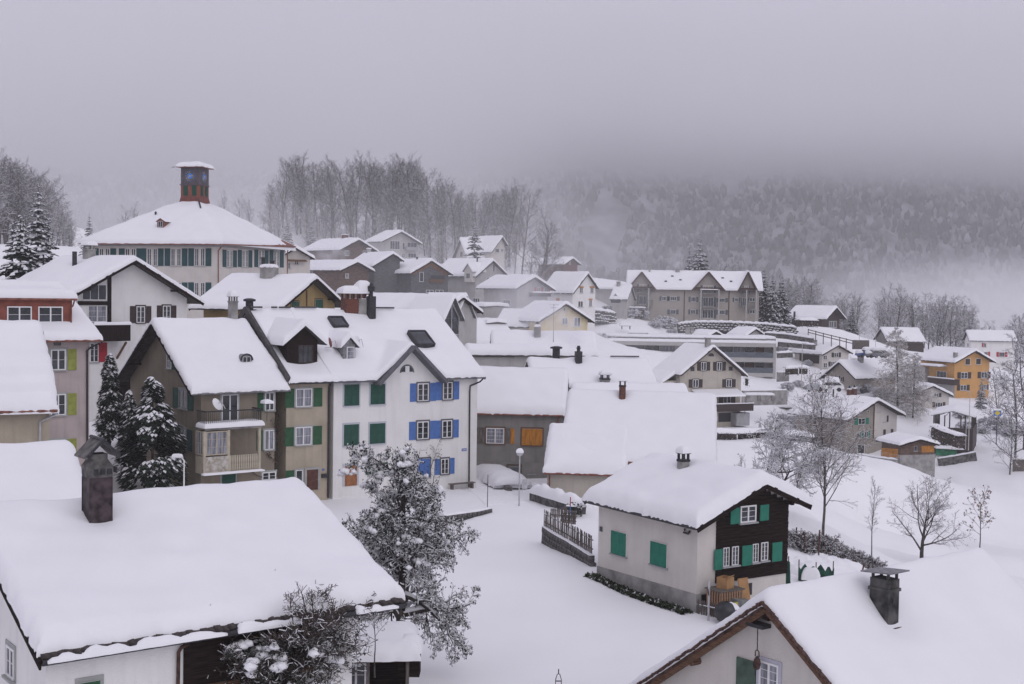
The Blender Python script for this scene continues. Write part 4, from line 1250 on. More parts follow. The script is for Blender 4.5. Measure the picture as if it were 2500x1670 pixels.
zl = min(pl_[2], pr_[2])
def cross(X, Y, gx=gx, h=h, gzt=gzt, sl_=sl_, hwid=hwid):
    z = gzt - sl_ * np.abs(X - gx) - (h.ze - h.zb) + .05
    return np.where((np.abs(X - gx) < hwid + .25) & (Y < .5), z, -9)
h.bumps.append(cross)
b = MB()
b.prism([(gx - hwid, zl - .6), (gx + hwid, zl - .6), (gx + hwid, zl - .05), (gx, gzt - .05), (gx - hwid, zl - .05)], h.wy[0] - .006, 0.0)
b.v = [(y, x, z_) for x, y, z_ in b.v]; b.f = [tuple(reversed(f)) for f in b.f]
go = b.build('cross_gable', S_WHITE, h.root)
b = MB()
for s_ in (-1, 1): b.bar((gx + s_ * (hwid + .2), -h.W0 + .02, zl - .2), (gx, -h.W0 + .02, gzt + .06), .95, .24, up=(0, 0, 1))
b.build('gable_trim', SURD, go)
u, z, w_, hh = h.rect('F', 964, 885, 1000, 909)
b = MB(); disc(b, .62, -.02, 24); b.v = [(x, y, max(z_, 0)) for x, y, z_ in b.v]
o = h.place('F', b.mesh('attic_window', SURD), 'attic_window', gx - .1, z - .4, .01)
b = MB(); disc(b, .48, -.035, 24); b.v = [(x, y, max(z_, .05)) for x, y, z_ in b.v]; b.build('pane', GLASS, o)
b = MB(); b.box(-.17, .17, -.06, -.036, .03, .5); b.box(-.5, .5, -.055, -.036, .0, .06); b.build('mullion', WHITE, o)
for a in ((840, 939, 876, 990), (904, 937, 939, 987), (839, 1036, 875, 1087), (902, 1033, 939, 1083)):
    h.win('F', *a, SHGREEN, closed=True, sur=mat('pale_blue_trim', (.5, .53, .58), .8, .03))
BLT = SURD
for a, sd in (((1019, 936, 1046, 979), 'LR'), ((1081, 933, 1104, 975), 'LR'), ((1018, 1029, 1046, 1072), 'LR'), ((1079, 1026, 1103, 1069), 'LR'), ((1076, 1120, 1095, 1157), 'LR')):
    h.win('F', *a, SHBLUE, n=(2, 3), sur=BLT, sw=.56, sides=sd)
h.win('F', 1020, 1120, 1049, 1164, SHBLUE, closed=True, sur=BLT)
h.win('F', 909, 1131, 930, 1156, SHGREEN, n=(2, 2), sur=SURG, sw=.6)
h.door('F', 841, 1136, 871, 1186, mat('door_orange_brown', (0.34, 0.14, 0.06), .6, .15, 3), mat('pale_blue_trim', (.5, .53, .58), .8, .03))
h.panel('F', 827, 1146, 832, 1150, mat('sign_blue', (.12, .17, .42), .5, .02), 'house_number', d=.02)
sg = h.panel('F', 1127, 1095, 1139, 1101, mat('sign_blue', (.12, .17, .42), .5, .02), 'street_sign', d=.03)
b = MB()
for i in range(7): b.box(-.16 + i * .05, -.13 + i * .05, -.036, -.03, -.03, .03)
b.build('lettering', WHITE, sg)
h.pipe('F', [(1180, 924), (1172, 932), (1148, 942), (1147, 955), (1145, 1195), (1138, 1212)], DARKM, .06, off=.1)
h.skylight(1000, 817, 1052, 850)
h.chimney(847, 717, 872, 762, BRICK, 'slab', .55, p=h.roofpt(872, 757, .3) * np.array([1, 1, 1]), k=1.5, depth=.8) if False else None
pch = h.roofpt(874, 762, .3)
b = MB(); b.box(-1.15, -.02, -.4, .4, -1, 1.05); ch1 = b.build('chimney', BRICK, h.root, loc=(pch[0], pch[1] + .3, pch[2]))
b = MB(); b.box(.0, 1.0, -.42, .42, -1, 1.02); b.build('chimney_stack', CONC, ch1)
b = MB()
for i in range(5): b.box(-1.1 + i * .5, -.98 + i * .5, -.38, -.28, 1.05, 1.4); b.box(-1.1 + i * .5, -.98 + i * .5, .28, .38, 1.05, 1.4)
b.box(-1.3, 1.15, -.5, .5, 1.4, 1.48); b.build('chimney_cap', BRICK, ch1)
snow_pad('chimney_snow', -1.45, .3, -.6, .6, 1.48, .55, ch1, 1.0, .5); snow_pad('chimney_snow', -.1, 1.25, -.55, .55, 1.49, .95, ch1, 3.0, .5)
br = box_mesh('brick', -.12, .12, -.02, .02, -.035, .035, mat('brick_face', (.22, .09, .065), .9, .2, 9))
for r_ in range(10):
    for c_ in range(4): put('brick', br, ch1, (-1.0 + c_ * .27 + (.13 if r_ % 2 else 0) - .02, -.412, .05 + r_ * .1))
b = MB(); b.box(-.28, .28, -.28, .28, -1.2, 1.75); b.lathe([(.14, 1.75), (.14, 2.1), (.27, 2.15), (.3, 2.5), (.12, 2.62), (.12, 2.75), (.02, 2.78)], n=10)
pf = h.roofpt(908, 772, .3); b.build('flue_pipe', DARKM, h.root, loc=(pf[0], pf[1] + .15, pf[2] - .2))
h.dips += [(pch[0] - .1, pch[1] + .3, 1.5, .5), (pf[0], pf[1], .7, .6)]
h.snow(edges=(0, 1, 1, 1), lump=.03)
for a0, a1 in ((.02, .16), (.36, .42), (.55, .68)):
    b = MB(); b.tube([(-h.L / 2 + h.L * a0, -.35, h.ze - h.zb + h.rise + .42), (-h.L / 2 + h.L * a1, -.35, h.ze - h.zb + h.rise + .42)], .07, 5); b.build('ridge_tiles', TAR, h.root)
# climbing plants on the two terraces are further below with the other plants
# --- chalet in the middle of the village
h = House('chalet', 'chalet with black timber gable, teal green shutters and thick snow roof above the snowy street', Q['chalet'], -.1, S_OFF, oe=.5, og=.55, oeK=1.0, t=.55, gut=DARKM, roof=ROOFR, wallname='plaster_wall')
CH = h
for a in ((1494, 1298, 1530, 1355), (1590, 1324, 1629, 1382)): h.win('F', *a, SHTEAL, closed=True, sur=None)
h.panel('F', 1465, 1286, 1471, 1297, GLASS, 'vent', d=.04)
h.panel('F', 1444, 1425, 1690, 1500, CONC, 'plinth', d=.05) if False else None
# plinth follows the sloping street
b = MB()
zc0, zc1 = h.wallpt('F', 1448, 1378)[2], h.wallpt('F', 1688, 1447)[2]
xa, xb = h.wx
b.add([(xa - .02, h.wy[0] - .05, -3), (xb + .03, h.wy[0] - .05, -3), (xb + .03, h.wy[0] - .05, zc1), (xa - .02, h.wy[0] - .05, zc0), (xa - .02, h.wy[0] + .3, -3), (xb + .03, h.wy[0] + .3, -3), (xb + .03, h.wy[0] + .3, zc1), (xa - .02, h.wy[0] + .3, zc0)],
      [(0, 1, 2, 3), (4, 7, 6, 5), (3, 2, 6, 7), (1, 5, 6, 2), (0, 3, 7, 4)])
b.build('plinth', CONC, h.root)
# timber boarding on the gable: horizontal planks one by one
pt_ = h.wallpt('B', 1748, 1300); pr_ = h.wallpt('B', 1906, 1300); pb_ = h.wallpt('B', 1800, 1416)
y0 = pt_[1]; zbot = pb_[2]
g = h.rise / h.W0
e_ = h.ze - h.zb
nb = 0
zz_ = zbot
PL = MATS['dark_wood']
while zz_ < e_ + h.rise - .3:
    hh = .17
    def half(z): return max(0.0, (e_ + h.rise - .19 - z) / g)
    a, c = max(y0, -half(zz_ + hh)), min(h.wy[1] + .02, half(zz_ + hh))
    if c - a > .15:
        b = MB(); b.box(h.wx[1], h.wx[1] + .06 + .012 * (nb % 3), a, c, zz_, zz_ + hh - .014)
        b.build('plank', PL, h.wall)
    zz_ += hh; nb += 1
for a, sd in (((1807, 1234, 1845, 1275), 'LR'),):
    h.win('B', *a, SHTEAL, n=(2, 3), sides='', off=.10)
h.panel('B', 1783, 1240, 1805, 1279, SHTEAL, 'shutter', d=.04, off=.10); h.panel('B', 1855, 1232, 1876, 1271, SHTEAL, 'shutter', d=.04, off=.10)
for a in ((1765, 1337, 1779, 1382), (1786, 1334, 1802, 1379), (1837, 1328, 1850, 1372), (1857, 1324, 1874, 1368)): h.win('B', *a, n=(2, 4), off=.10)
for a in ((1744, 1341, 1763, 1391), (1811, 1331, 1836, 1381), (1885, 1324, 1908, 1370)): h.panel('B', *a, SHTEAL, 'shutter', d=.04, off=.10)
h.panel('B', 1711, 1450, 1734, 1478, WOODD, 'cellar_door', d=.05)
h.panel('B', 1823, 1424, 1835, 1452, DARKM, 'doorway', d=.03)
h.pipe('F', [(1672, 1291), (1669, 1300), (1680, 1303), (1684, 1297)], DARKM, .05)
h.chimney(1650, 1122, 1677, 1150, CONC, 'slab', .30, p=h.roofpt(1663, 1149, .3), k=1.1, capm=DARKM)
h.snow(r=.5, lump=.035, rag=.07)

# --- foreground right
h = House('gabled_house', 'house in the lower right corner with plaster gable, tile edge and hanging hoist hook', Q['foreright'], -2.5, S_OFF, oe=.6, og=.45, t=.48, roof=ROOFR, barge=ROOFR, rake=False)
FR = h
g = h.rise / h.W0
b = MB()
for s_ in (-1, 1):
    b.bar((h.L / 2 - .12, s_ * h.W0, h.ze - h.zb - .22), (h.L / 2 - .12, s_ * .02, h.ze - h.zb + h.rise - .22), .16, .2)
b.build('rafter', WOODB, h.root)
tb = MB(); tb.box(-.10, .14, -.14, .14, -.035, .035); tme = tb.mesh('tile', ROOFR)
nt_ = int(math.hypot(h.W0, h.rise) / .17)
rr = random.Random(4)
for s_ in (-1, 1):
    for i in range(nt_):
        f_ = (i + .5) / nt_
        o = put('tile', tme, h.roof, (h.L / 2 + .02 + rr.uniform(-.02, .03), s_ * h.W0 * (1 - f_), h.ze - h.zb + h.rise * f_ + .03 + rr.uniform(0, .035)))
        o.rotation_euler = (-s_ * math.atan(g) + rr.uniform(-.12, .25) * s_, 0, rr.uniform(-.1, .1))
pw = h.wallpt('B', 1866, 1530)
b = MB(); b.box(h.wx[1] - .3, h.L / 2 - .05, -.14, .14, h.ze - h.zb + h.rise - .55, h.ze - h.zb + h.rise - .2); b.build('ridge_purlin', WOODD, h.root)
for s_ in (-1, 1):
    b = MB(); yy = s_ * 3.2; zq = h.ze - h.zb + h.rise - 3.2 * g - .2
    b.tube([(h.wx[1] - .3, yy, zq - .14), (h.L / 2 - .08, yy, zq - .14)], .13, 8); b.build('purlin', WOODB, h.root)
hk = h.wallpt('B', 1862, 1523)
b = MB(); b.box(h.wx[1], h.wx[1] + .42, hk[1] - .35, hk[1] + .35, hk[2] - .06, hk[2] + .06); ho = b.build('hoist_beam', DARKM, h.root)
ph = h.wallpt('B', 1850, 1530, .3)
b = MB()
zc = ph[2]
for i in range(9):
    z0 = zc - i * .085
    b.tube([(ph[0] + (.015 if i % 2 else -.015), ph[1] + (.015 if i % 2 else -.015), z0), (ph[0] + (-.015 if i % 2 else .015), ph[1] + (-.015 if i % 2 else .015), z0 - .085)], .018, 5)
b.build('chain', DARKM, ho)
b = MB(); b.lathe([(.03, 0), (.10, -.1), (.13, -.25), (.09, -.4), (.02, -.44)], (ph[0], ph[1], zc - .95), n=10)
b.tube([(ph[0], ph[1] - .08, zc - .96), (ph[0], ph[1] - .07, zc - .80), (ph[0], ph[1], zc - .74), (ph[0], ph[1] + .07, zc - .80), (ph[0], ph[1] + .08, zc - .96)], .022, 5)
b.build('pulley_block', ROOFR, ho)
h.win('B', 1854, 1617, 1902, 1700, n=(2, 4), sur=mat('pale_lilac_frame', (.48, .48, .55), .7, .04), sill=False, pane=CURT)
h.panel('B', 1799, 1609, 1846, 1700, paint('faded_green', (.07, .115, .085), .25), 'shutter', d=.06)
p = h.roofpt(2192, 1530, .2, 'F')
p2 = h.roofpt(2192, 1530, .2, 'K')
sl = 'F' if (h.sn * 0 + p[1]) < 0 and p[1] > -h.W0 else 'K'
pc = p if sl == 'F' else p2
b = MB(); b.box(-.38, .38, -.5, .5, -1.3, 1.75)
SOOT = mat('sooty_render', (0.085, 0.083, 0.08), .95, .5, 1.6, .6, 9)
co = b.build('chimney', SOOT, h.root, loc=(pc[0], pc[1] + (.55 if sl == 'F' else -.55), pc[2]))
b = MB(); b.box(-.44, .44, -.56, .56, 1.28, 1.4)
for i in (-1, 1):
    for j in (-1, 1): b.box(i * .3 - .05, i * .3 + .05, j * .4 - .05, j * .4 + .05, 1.75, 1.95)
b.build('chimney_band', SOOT, co)
b = MB(); b.slab([(-.68, -.8, 1.98), (.68, -.8, 1.98), (.68, .8, 2.1), (-.68, .8, 2.1)], .05); b.build('chimney_cap', STEEL, co)
b = MB(); b.box(-.58, .58, -.72 if sl == 'F' else .4, -.4 if sl == 'F' else .72, -.62, -.05); b.build('flashing', ROOFR, co)
co.scale = (.74, .74, .86)
h.dips += [(pc[0], pc[1] + (.2 if sl == 'F' else -.2), 0.85, .8)]
h.snow(r=.5, lump=.03, rag=.05)

# --- grey house with orange shutters
h = House('grey_house', 'grey plastered house with orange wooden shutters behind the street lamp', Q['greyorange'], -.4, S_GREY, oe=.35, og=.25, t=.5, gut=COPPER, barge=WOODG)
h.win('F', 1187, 1045, 1231, 1083, WOODG, n=(2, 4), sur=WOODB, pane=CURT, sides='L', sw=.55)
h.panel('F', 1234, 1046, 1246, 1083, WOODG, 'shutter', d=.05); h.panel('F', 1246.5, 1046, 1256, 1084, SHORANGE, 'shutter', d=.05)
h.win('F', 1274, 1047, 1324, 1087, SHORANGE, closed=True, sur=WOODB)
h.door('F', 1240, 1137, 1270, 1180, SHGREY, WOODB)
h.win('F', 1290, 1138, 1307, 1157, n=(1, 1), fm=GREYP)
h.panel('F', 1150, 1128, 1332, 1192, S_GREY, 'plinth', d=.06)
h.pipe('F', [(1366, 1018), (1361, 1026), (1361, 1050)], COPPER, .06)
h.snow(lump=.04)

# --- barn with the very large snow roof
h = House('barn', 'long low barn under one huge snow roof in the centre, two chimneys on its ridge', Q['barn'], .4, S_CREAM, oe=.35, og=.2, t=.5, gut=COPPER, roof=ROOFR, barge=ROOFR)
BA = h
pe0, pe1 = h.loc(at(1330, 1163, 89.2)), h.loc(at(1490, 1168, 88.0))
g = h.rise / h.W0
x0, x1 = pe0[0], h.roofpt(1530, 1130, .3)[0]
ye = -h.W0 - 1.15
zt0 = h.ze - h.zb
b = MB(); b.slab([(x0, ye, zt0 + (ye + h.W0) * g), (x1, ye, zt0 + (ye + h.W0) * g), (x1, -h.W0 + 2.6, zt0 + 2.6 * g - .02), (x0, -h.W0 + 2.6, zt0 + 2.6 * g - .02)], .15)
ext = b.build('lower_roof', ROOFR, h.root)
b = MB(); b.tube([(x0, ye - .06, zt0 + (ye + h.W0) * g - .1), (x1, ye - .06, zt0 + (ye + h.W0) * g - .1)], .09, 6); b.build('gutter', COPPER, ext)
b = MB(); b.box(x0 + .2, x1 - .1, ye + .35, -h.W0 + 2.5, -3, zt0 + (ye + h.W0) * g + .0); lw = b.build('lower_wall', S_CREAM, h.root)
for xx in (.18, .62):
    b = MB(); xq = x0 + (x1 - x0) * xx; b.box(xq - .25, xq + .25, ye + .30, ye + .352, .42, .82); b.build('window', GLASS, lw)
b = MB(); b.tube([(x0 + .35, ye - .02, zt0 + (ye + h.W0) * g - .15), (x0 + .38, ye + .27, zt0 + (ye + h.W0) * g - .4), (x0 + .38, ye + .27, -.5)], .05, 6); b.build('downpipe', COPPER, lw)
snow_sheet('lower_snow', axis(x0 - .06, x1 + .05, .2), axis(ye - .1, -h.W0 + 2.7, .2), lambda X, Y: zt0 + (Y + h.W0) * g + .03, .52, h.root, .42, 8.8, .06, lump=.05, edges=(1, 1, 1, 1))
h.chimney(1511, 941, 1527, 977, BRICK, 'slab', .12, p=h.roofpt(1519, 977, .2), k=1.1, capm=ROOFD)
h.snow(lump=.05, rag=.07)

h = House('roof_house', 'house behind the barn showing only a smooth snow roof with a smoking chimney', Q['backroof'], 2.2, S_CREAM, t=.45, oe=.4, og=.25, barge=WOODG)
pch = h.roofpt(1413, 889, .2)
h.chimney(1405, 858, 1421, 888, DARKM, 'pot', 0, p=pch, k=1.15)
h.chimney(1467, 924, 1488, 947, CONC, 'slab', .3, p=h.roofpt(1478, 945, .2), k=1.15, capm=DARKM)
h.flue(1358, 845, 866, .35)
b = MB(); b.tube([(h.L * .18, -.3, h.ze - h.zb + h.rise + .4), (h.L * .42, -.3, h.ze - h.zb + h.rise + .4)], .06, 5); b.build('ridge_tiles', TAR, h.root)
h.snow()
h = House('low_roof_house', 'low roof lying between the barn ridge and the house with the smoking chimney', Q['midroof'], 2.2, S_GREY, t=.5, oe=.3, og=.2); h.snow()
h = House('chimney_house', 'house under a broad snow roof with one stone chimney before the yellow house', Q['chimneyroof'], 4.3, S_CREAM, t=.5, oe=.4, og=.3)
h.chimney(1305, 797, 1320, 826, CONC, 'pot', .25, p=h.roofpt(1312, 826, .2), k=1.1)
h.snow()
h = House('long_shed', 'long low shed with a dark eave under a straight snow roof behind the barn', Q['longlow'], 5.5, S_LGREY, t=.5, oe=.3, og=.3, gut=TAR)
h.panel('F', 1150, 862, 1256, 872, WOODG, 'cladding', d=.05)
h.snow()
t_ = empty('flat_roof_shed', (*at(1207, 893, 116)[:2], 3.2), .15, 'flat roofed shed with a square snow cover beside the long low shed', 'shed')
b = MB(); b.box(-1.9, 1.9, -1.4, 1.4, -2, 2.55); b.build('wall', S_GREY, t_)
b = MB(); b.box(-2, 2, -1.5, 1.5, 2.55, 2.68); b.build('roof', TAR, t_); snow_pad('roof_snow', -2, 2, -1.5, 1.5, 2.68, .5, t_, 2)
h = House('small_white_house', 'small white house with a side dormer and steep gable behind the white terrace house roof', Q['lowwhite'], 5.8, S_CREAM, t=.42, oe=.35, og=.35)
h.win('A', 1116, 804, 1131, 825, SHGREY, n=(2, 2), sides='L')
p = h.roofpt(1215, 800, .2)
o = hmini(h.root, 'dormer', (p[0], p[1] + .3, p[2] - .2), 3.0, 3.5, .75, .15, S_GREY, TAR, t=.4, seed=3, front=.2)
h.chimney(1144, 760, 1156, 783, CONC, 'flat', .1, p=h.roofpt(1150, 782, .2), k=1.1)
h.flue(1138, 779, 786, .1, cowl=False)
h.snow()

# --- twin gabled long house
h = House('twin_gable_house', 'grey house with a long snow roof ending in two glazed gables', Q['longtwin'], 8.6, S_LGREY, t=.42, oe=.4, og=.6)
h.snow()
q = Q['longtwin']
p = np.array(at(1102, 724, 147.0))
for k_, (px_, py_, Y_) in enumerate(((1102, 724, 147.5), (1131, 719, 152.0))):
    P_ = h.loc(at(px_, py_, Y_))
    b = MB(); hw_ = 1.75
    b.prism([(-hw_, -6), (hw_, -6), (hw_, -2.5), (0, -.25), (-hw_, -2.5)], -5, 0)
    o = b.build('gable_wing', S_LGREY, h.root, loc=P_)
    b = MB()
    for s_ in (-1, 1): b.slab([(-5, s_ * 2.05, -2.75), (.5, s_ * 2.05, -2.75), (.5, 0, 0), (-5, 0, 0)][::-s_], .12)
    b.build('wing_roof', STEEL, o)
    b = MB()
    b.add([(.03, -1.5, -2.5), (.03, 1.5, -2.5), (.03, 0, -.7)], [(0, 1, 2)]); b.box(.005, .03, -1.5, 1.5, -4.4, -2.52); b.build('glazing', GLASS, o)
    b = MB()
    for yy in (-1.5, 0, 1.5): b.box(.03, .1, yy - .06, yy + .06, -5.5, -.5 if yy == 0 else -2.3)
    b.box(.03, .1, -1.5, 1.5, -4.5, -4.38); b.build('glazing_bar', GALV, o)
    snow_sheet('wing_snow', axis(-5, .55, .3), axis(-2.15, 2.15, .25), lambda X, Y: -np.abs(Y) * 1.342, .4, o, .3, k_ * 3.0, .04, edges=(0, 1, 1, 1))

# --- hillside houses in the haze
def far(key, name, label, zb, wall, wins=(), chim=(), flues=(), sh=None, **k):
    k.setdefault('t', .45)
    h = House(name, label, Q[key], zb, wall, **k)
    for w_ in wins:
        a = dict(w_[1]) if len(w_) > 1 else {}
        a.setdefault('n', (2, 2)); a.setdefault('sh', sh)
        s_ = a.pop('side', 'B')
        h.win(s_, *w_[0], **a)
    for c_ in chim: h.chimney(*c_[:4], c_[4] if len(c_) > 4 else CONC, c_[5] if len(c_) > 5 else 'flat', .12, p=h.roofpt((c_[0] + c_[2]) / 2, c_[3], .2), k=1.15)
    for f_ in flues: h.flue(*f_)
    h.snow()
    return h
BRW = mat('hazy_timber', (0.135, 0.09, 0.07), .85, .25, 1.5, stretch=(1, 1, 5))
GRT = mat('grey_timber', (0.115, 0.115, 0.12), .85, .2, 1.5, stretch=(1, 1, 5))
h = far('n32', 'white_cottage', 'white cottage peeping out at the right of the school with a small window canopy', 15.2, S_OFF, [((719, 634, 729, 646),), ((703, 642, 709, 656),)], sh=None, oe=.5, og=.6)
c_ = h.wallpt('B', 724, 632)
b = MB(); b.slab([(h.wx[1], c_[1] - 1.4, c_[2] - .1), (h.wx[1] + .9, c_[1] - 1.4, c_[2] - .3), (h.wx[1] + .9, c_[1] + 1.4, c_[2] - .3), (h.wx[1], c_[1] + 1.4, c_[2] - .1)], .12); b.build('canopy', WOODB, h.root)
far('n33', 'hill_chalet', 'brown timber chalet with a white gable strip directly below the bare wood', 19.3, BRW, [((886, 612, 896, 626),), ((842, 612, 852, 624),)], [(833, 574, 846, 582, BRICK)], oe=.8, og=.8)
h = far('n34', 'glass_gable_house', 'pale house with tall glazed gable, highest house below the bare wood', 22.3, S_LGREY, [((952, 588, 976, 609), dict(n=(4, 1), sill=False)), ((982, 592, 988, 609), dict(n=(1, 1))), ((994, 592, 1018, 609), dict(n=(3, 1), sill=False)), ((981, 618, 988, 629),), ((996, 618, 1016, 629), dict(n=(3, 1)))], oe=.5, og=1.0)
h.balcony('B', 993, 603, 1020, 610, d=.9, m=GREYP, snow=0)
far('n36', 'grey_gable_house', 'grey gabled house wedged between the two brown timber houses and the glazed house', 16.3, GRT, [], [(893, 608, 903, 618, S_LGREY)], oe=.5, og=.6)
h = far('n35', 'brown_timber_house', 'long brown timber house half hidden by a snowy bush behind the ochre gable', 15.2, BRW, [((757, 658, 763, 668), dict(side='F')), ((843, 668, 851, 679),)], oe=.7, og=.7)
h = far('n37', 'dark_timber_house', 'dark timber house with orange brown gable and an open balcony, in the smoke', 13.0, GRT, [((1024, 664, 1034, 688), dict(n=(1, 1))), ((1040, 708, 1058, 714), dict(n=(2, 1))), ((1063, 708, 1082, 714), dict(n=(2, 1)))], [], [(1018, 627, 636, .12)], oe=.6, og=.6)
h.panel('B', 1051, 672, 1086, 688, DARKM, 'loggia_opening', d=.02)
h.balcony('B', 1051, 682, 1086, 688, d=.4, m=WOODB, snow=0)
b = MB()
g = h.rise / h.W0
for s_ in (-1, 1): b.bar((h.wx[1] + .03, s_ * (h.W0 - .8), h.ze - h.zb - .02), (h.wx[1] + .03, s_ * .1, h.ze - h.zb + h.rise - .6), .05, .7)
b.build('gable_board', mat('orange_brown_timber', (.26, .13, .07), .8, .2, 2), h.root)
h = far('n38', 'dormer_house', 'pale house with a white gabled dormer on its snow roof and a thin flue', 12.8, S_LGREY, [((1203, 645, 1208, 664), dict(n=(1, 2))), ((1188, 677, 1200, 692),)], [], [(1165, 628, 648, .13)], oe=.5, og=.6)
p = h.roofpt(1141, 676, .2)
o = hmini(h.root, 'dormer', (p[0], p[1] + .2, p[2] - .3), 1.9, 3.4, 1.5, 1.1, S_OFF, STEEL, t=.35, seed=2, ov=.25, front=.2)
f_ = put('window', window_frame_mesh(1.0, 1.0, 2, 1, WHITE, .05), o, (0, 0, .5)); put('pane', box_mesh('pane', -.45, .45, -.018, -.002, -.45, .45, GLASS), f_)
h = far('n39', 'top_white_house', 'white house with a steep snow roof behind the dark spruce by the wood', 19.3, S_OFF, [((1209, 607, 1219, 617), dict(n=(3, 1))), ((1223, 607, 1229, 615),)], oe=.4, og=.8)
p = h.wallpt('A', 1130, 610)
t_ = h.roofpt(1118, 590, .2)
b = MB(); b.prism([(-3.4, -6), (3.4, -6), (3.4, -.6), (0, 3.0), (-3.4, -.6)], -4.5, 0)
b.v = [(y, x, z) for x, y, z in b.v]; b.f = [tuple(reversed(f)) for f in b.f]
P_ = h.loc(at(1135, 604, 284))
o = b.build('cross_wing', S_OFF, h.root, loc=(P_[0], P_[1] + 4.5, P_[2] - 1.2), rz=-.25)
b = MB()
for s_ in (-1, 1): b.slab([(s_ * 4.1, -5.1, -1.3), (s_ * 4.1, 2, -1.3), (0, 2, 3.1), (0, -5.1, 3.1)][::s_], .12)
b.build('wing_roof', STEEL, o)
snow_sheet('wing_snow', axis(-4.2, 4.2, .4), axis(-5.2, 2, .4), lambda X, Y: 3.1 - np.abs(X) * 1.073, .45, o, .3, 5, .05, edges=(1, 1, 1, 0))
f_ = put('window', window_frame_mesh(1.3, 1.3, 2, 1, WHITE, .05), o, (-.3, -4.5, -.3)); put('pane', box_mesh('pane', -.6, .6, -.018, -.002, -.6, .6, GLASS), f_)
h = far('n40', 'balcony_house', 'white house with dark red shutters and a gable balcony, in front of the drifting smoke', 11.3, S_LGREY, [((1310, 702, 1320, 712), dict(sh=SHRED)), ((1330, 702, 1338, 712), dict(sh=SHRED, sides='R')), ((1229, 732, 1246, 748), dict(side='F', n=(3, 2)))], oe=.8, og=1.0)
h.balcony('B', 1300, 714, 1345, 722, d=1.0, m=WOODD, snow=.15)
h = House('annex', 'low flat roofed white annex with two snow slabs in front of the white balcony house', [*at(1190, 735, 198)[:2], 13.2, Q['n40'][3], 5.5, 2.2, 2.2, .15], 10.6, S_LGREY, oe=.3, og=.3, t=.5, rake=False)
h.win('F', 1155, 727, 1172, 738, n=(3, 1)); h.snow()
h = far('n42', 'steep_white_house', 'white house with a steep roof and orange blinds over its gable windows', 10.2, S_WHITE, [((1415, 702, 1423, 715),), ((1441, 702, 1449, 715),), ((1438, 732, 1445, 748),), ((1411, 735, 1423, 750), dict(n=(2, 1)))], oe=.35, og=.5)
for a in ((1414, 699, 1424, 703), (1440, 699, 1450, 703), (1437, 729, 1446, 732.5)): h.panel('B', *a, SHORANGE, 'blind', d=.12)
h.panel('F', 1358, 728, 1366, 738, SHORANGE, 'blind', d=.1)
far('n43', 'red_brown_house', 'red brown timber house on the crest beside a birch', 18.2, mat('red_brown_timber', (.14, .065, .06), .85, .2, 2), [((1389, 638, 1393, 646),)], oe=.6, og=.6)
h = far('n44', 'steep_roof_house', 'house with a steep snow roof and triangular dormer next to the apartment block', 11.3, S_LGREY, [], [(1505, 688, 1514, 700)], oe=.4, og=.3)
p = h.roofpt(1503, 725, .2); hmini(h.root, 'dormer', (p[0], p[1], p[2] - .6), 2.0, 2.5, .1, 1.1, GRT, STEEL, t=.3, seed=4, ov=.2)
t_ = empty('flat_roof_house', (*at(1472, 700, 290)[:2], 13.6), -.3, 'white cube with a flat snow roof behind the steep white house', 'house')
b = MB(); b.box(-3.6, 3.6, -3, 3, -3, 2.9); b.build('wall', S_LGREY, t_); b = MB(); b.box(-4.6, 4.6, -3.8, 3.8, 2.9, 3.15); b.build('roof', GREYP, t_); snow_pad('roof_snow', -4.6, 4.6, -3.8, 3.8, 3.15, .45, t_, 1)
h = far('yellow', 'yellow_house', 'pale yellow house with a tall blue window in its gable', 7.2, S_YELLOW, [((1401, 775, 1417, 797), dict(pane=SHGREY, n=(2, 1))), ((1375, 752, 1381, 759), dict(n=(1, 1))), ((1372, 776, 1386, 792), dict(n=(2, 1)))], [], [], oe=.7, og=.8)
q2 = [*at(1268, 765, 192)[:2], 10.3, -.55, 6, 2.4, 2.4, 2.2]
h = House('yellow_annex', 'low cream annex with a small steep gable at the left of the yellow house', q2, 7.0, S_CREAM, oe=.3, og=.3, t=.45); h.win('F', 1281, 793, 1300, 799, n=(2, 1)); h.snow()

# --- cream gable house with awning
h = House('cream_house', 'cream house with a tall gable, dark brown shutters, snow loaded awning and timber balcony', Q['creamgable'], -4.2, S_CREAM, oe=.5, og=.9, t=.38, barge=SHBROWN)
for a in ((1711.5, 884, 1724, 904.5), (1750, 884, 1762.5, 904.5), (1691, 926.5, 1705, 946), (1773, 926, 1786, 945.5)): h.win('B', *a, SHBROWN, n=(2, 1), sw=.6, sur=SHBROWN)
for a in ((1686, 896, 1695, 906), (1779, 895.5, 1788, 905)): h.win('B', *a, n=(1, 1), fm=SHBROWN, sill=False)
u, z, w_, hh = h.rect('B', 1728.5, 861, 1744.5, 871)
b = MB(); disc(b, .48, -.03, 20); b.v = [(x, y, max(z_, 0)) for x, y, z_ in b.v]; o = h.place('B', b.mesh('attic_window', SHBROWN), 'attic_window', u, z - .25)
b = MB(); disc(b, .38, -.04, 20); b.v = [(x, y, max(z_, .04)) for x, y, z_ in b.v]; b.build('pane', GLASS, o)
h.win('B', 1766, 967, 1784, 984, SHBROWN, n=(2, 1), sw=.6)
a0, a1 = h.wallpt('B', 1688, 952), h.wallpt('B', 1800, 951)
z1 = h.wallpt('B', 1790, 967, 2.0)[2]
b = MB(); b.slab([(h.wx[1] + .02, a0[1], a0[2]), (h.wx[1] + 2.3, a0[1], z1), (h.wx[1] + 2.3, a1[1], z1), (h.wx[1] + .02, a1[1], a0[2])], .07); aw = b.build('awning', mat('awning_cloth', (.55, .53, .52), .9, .05, 3), h.root)
sl_ = (a0[2] - z1) / 2.28
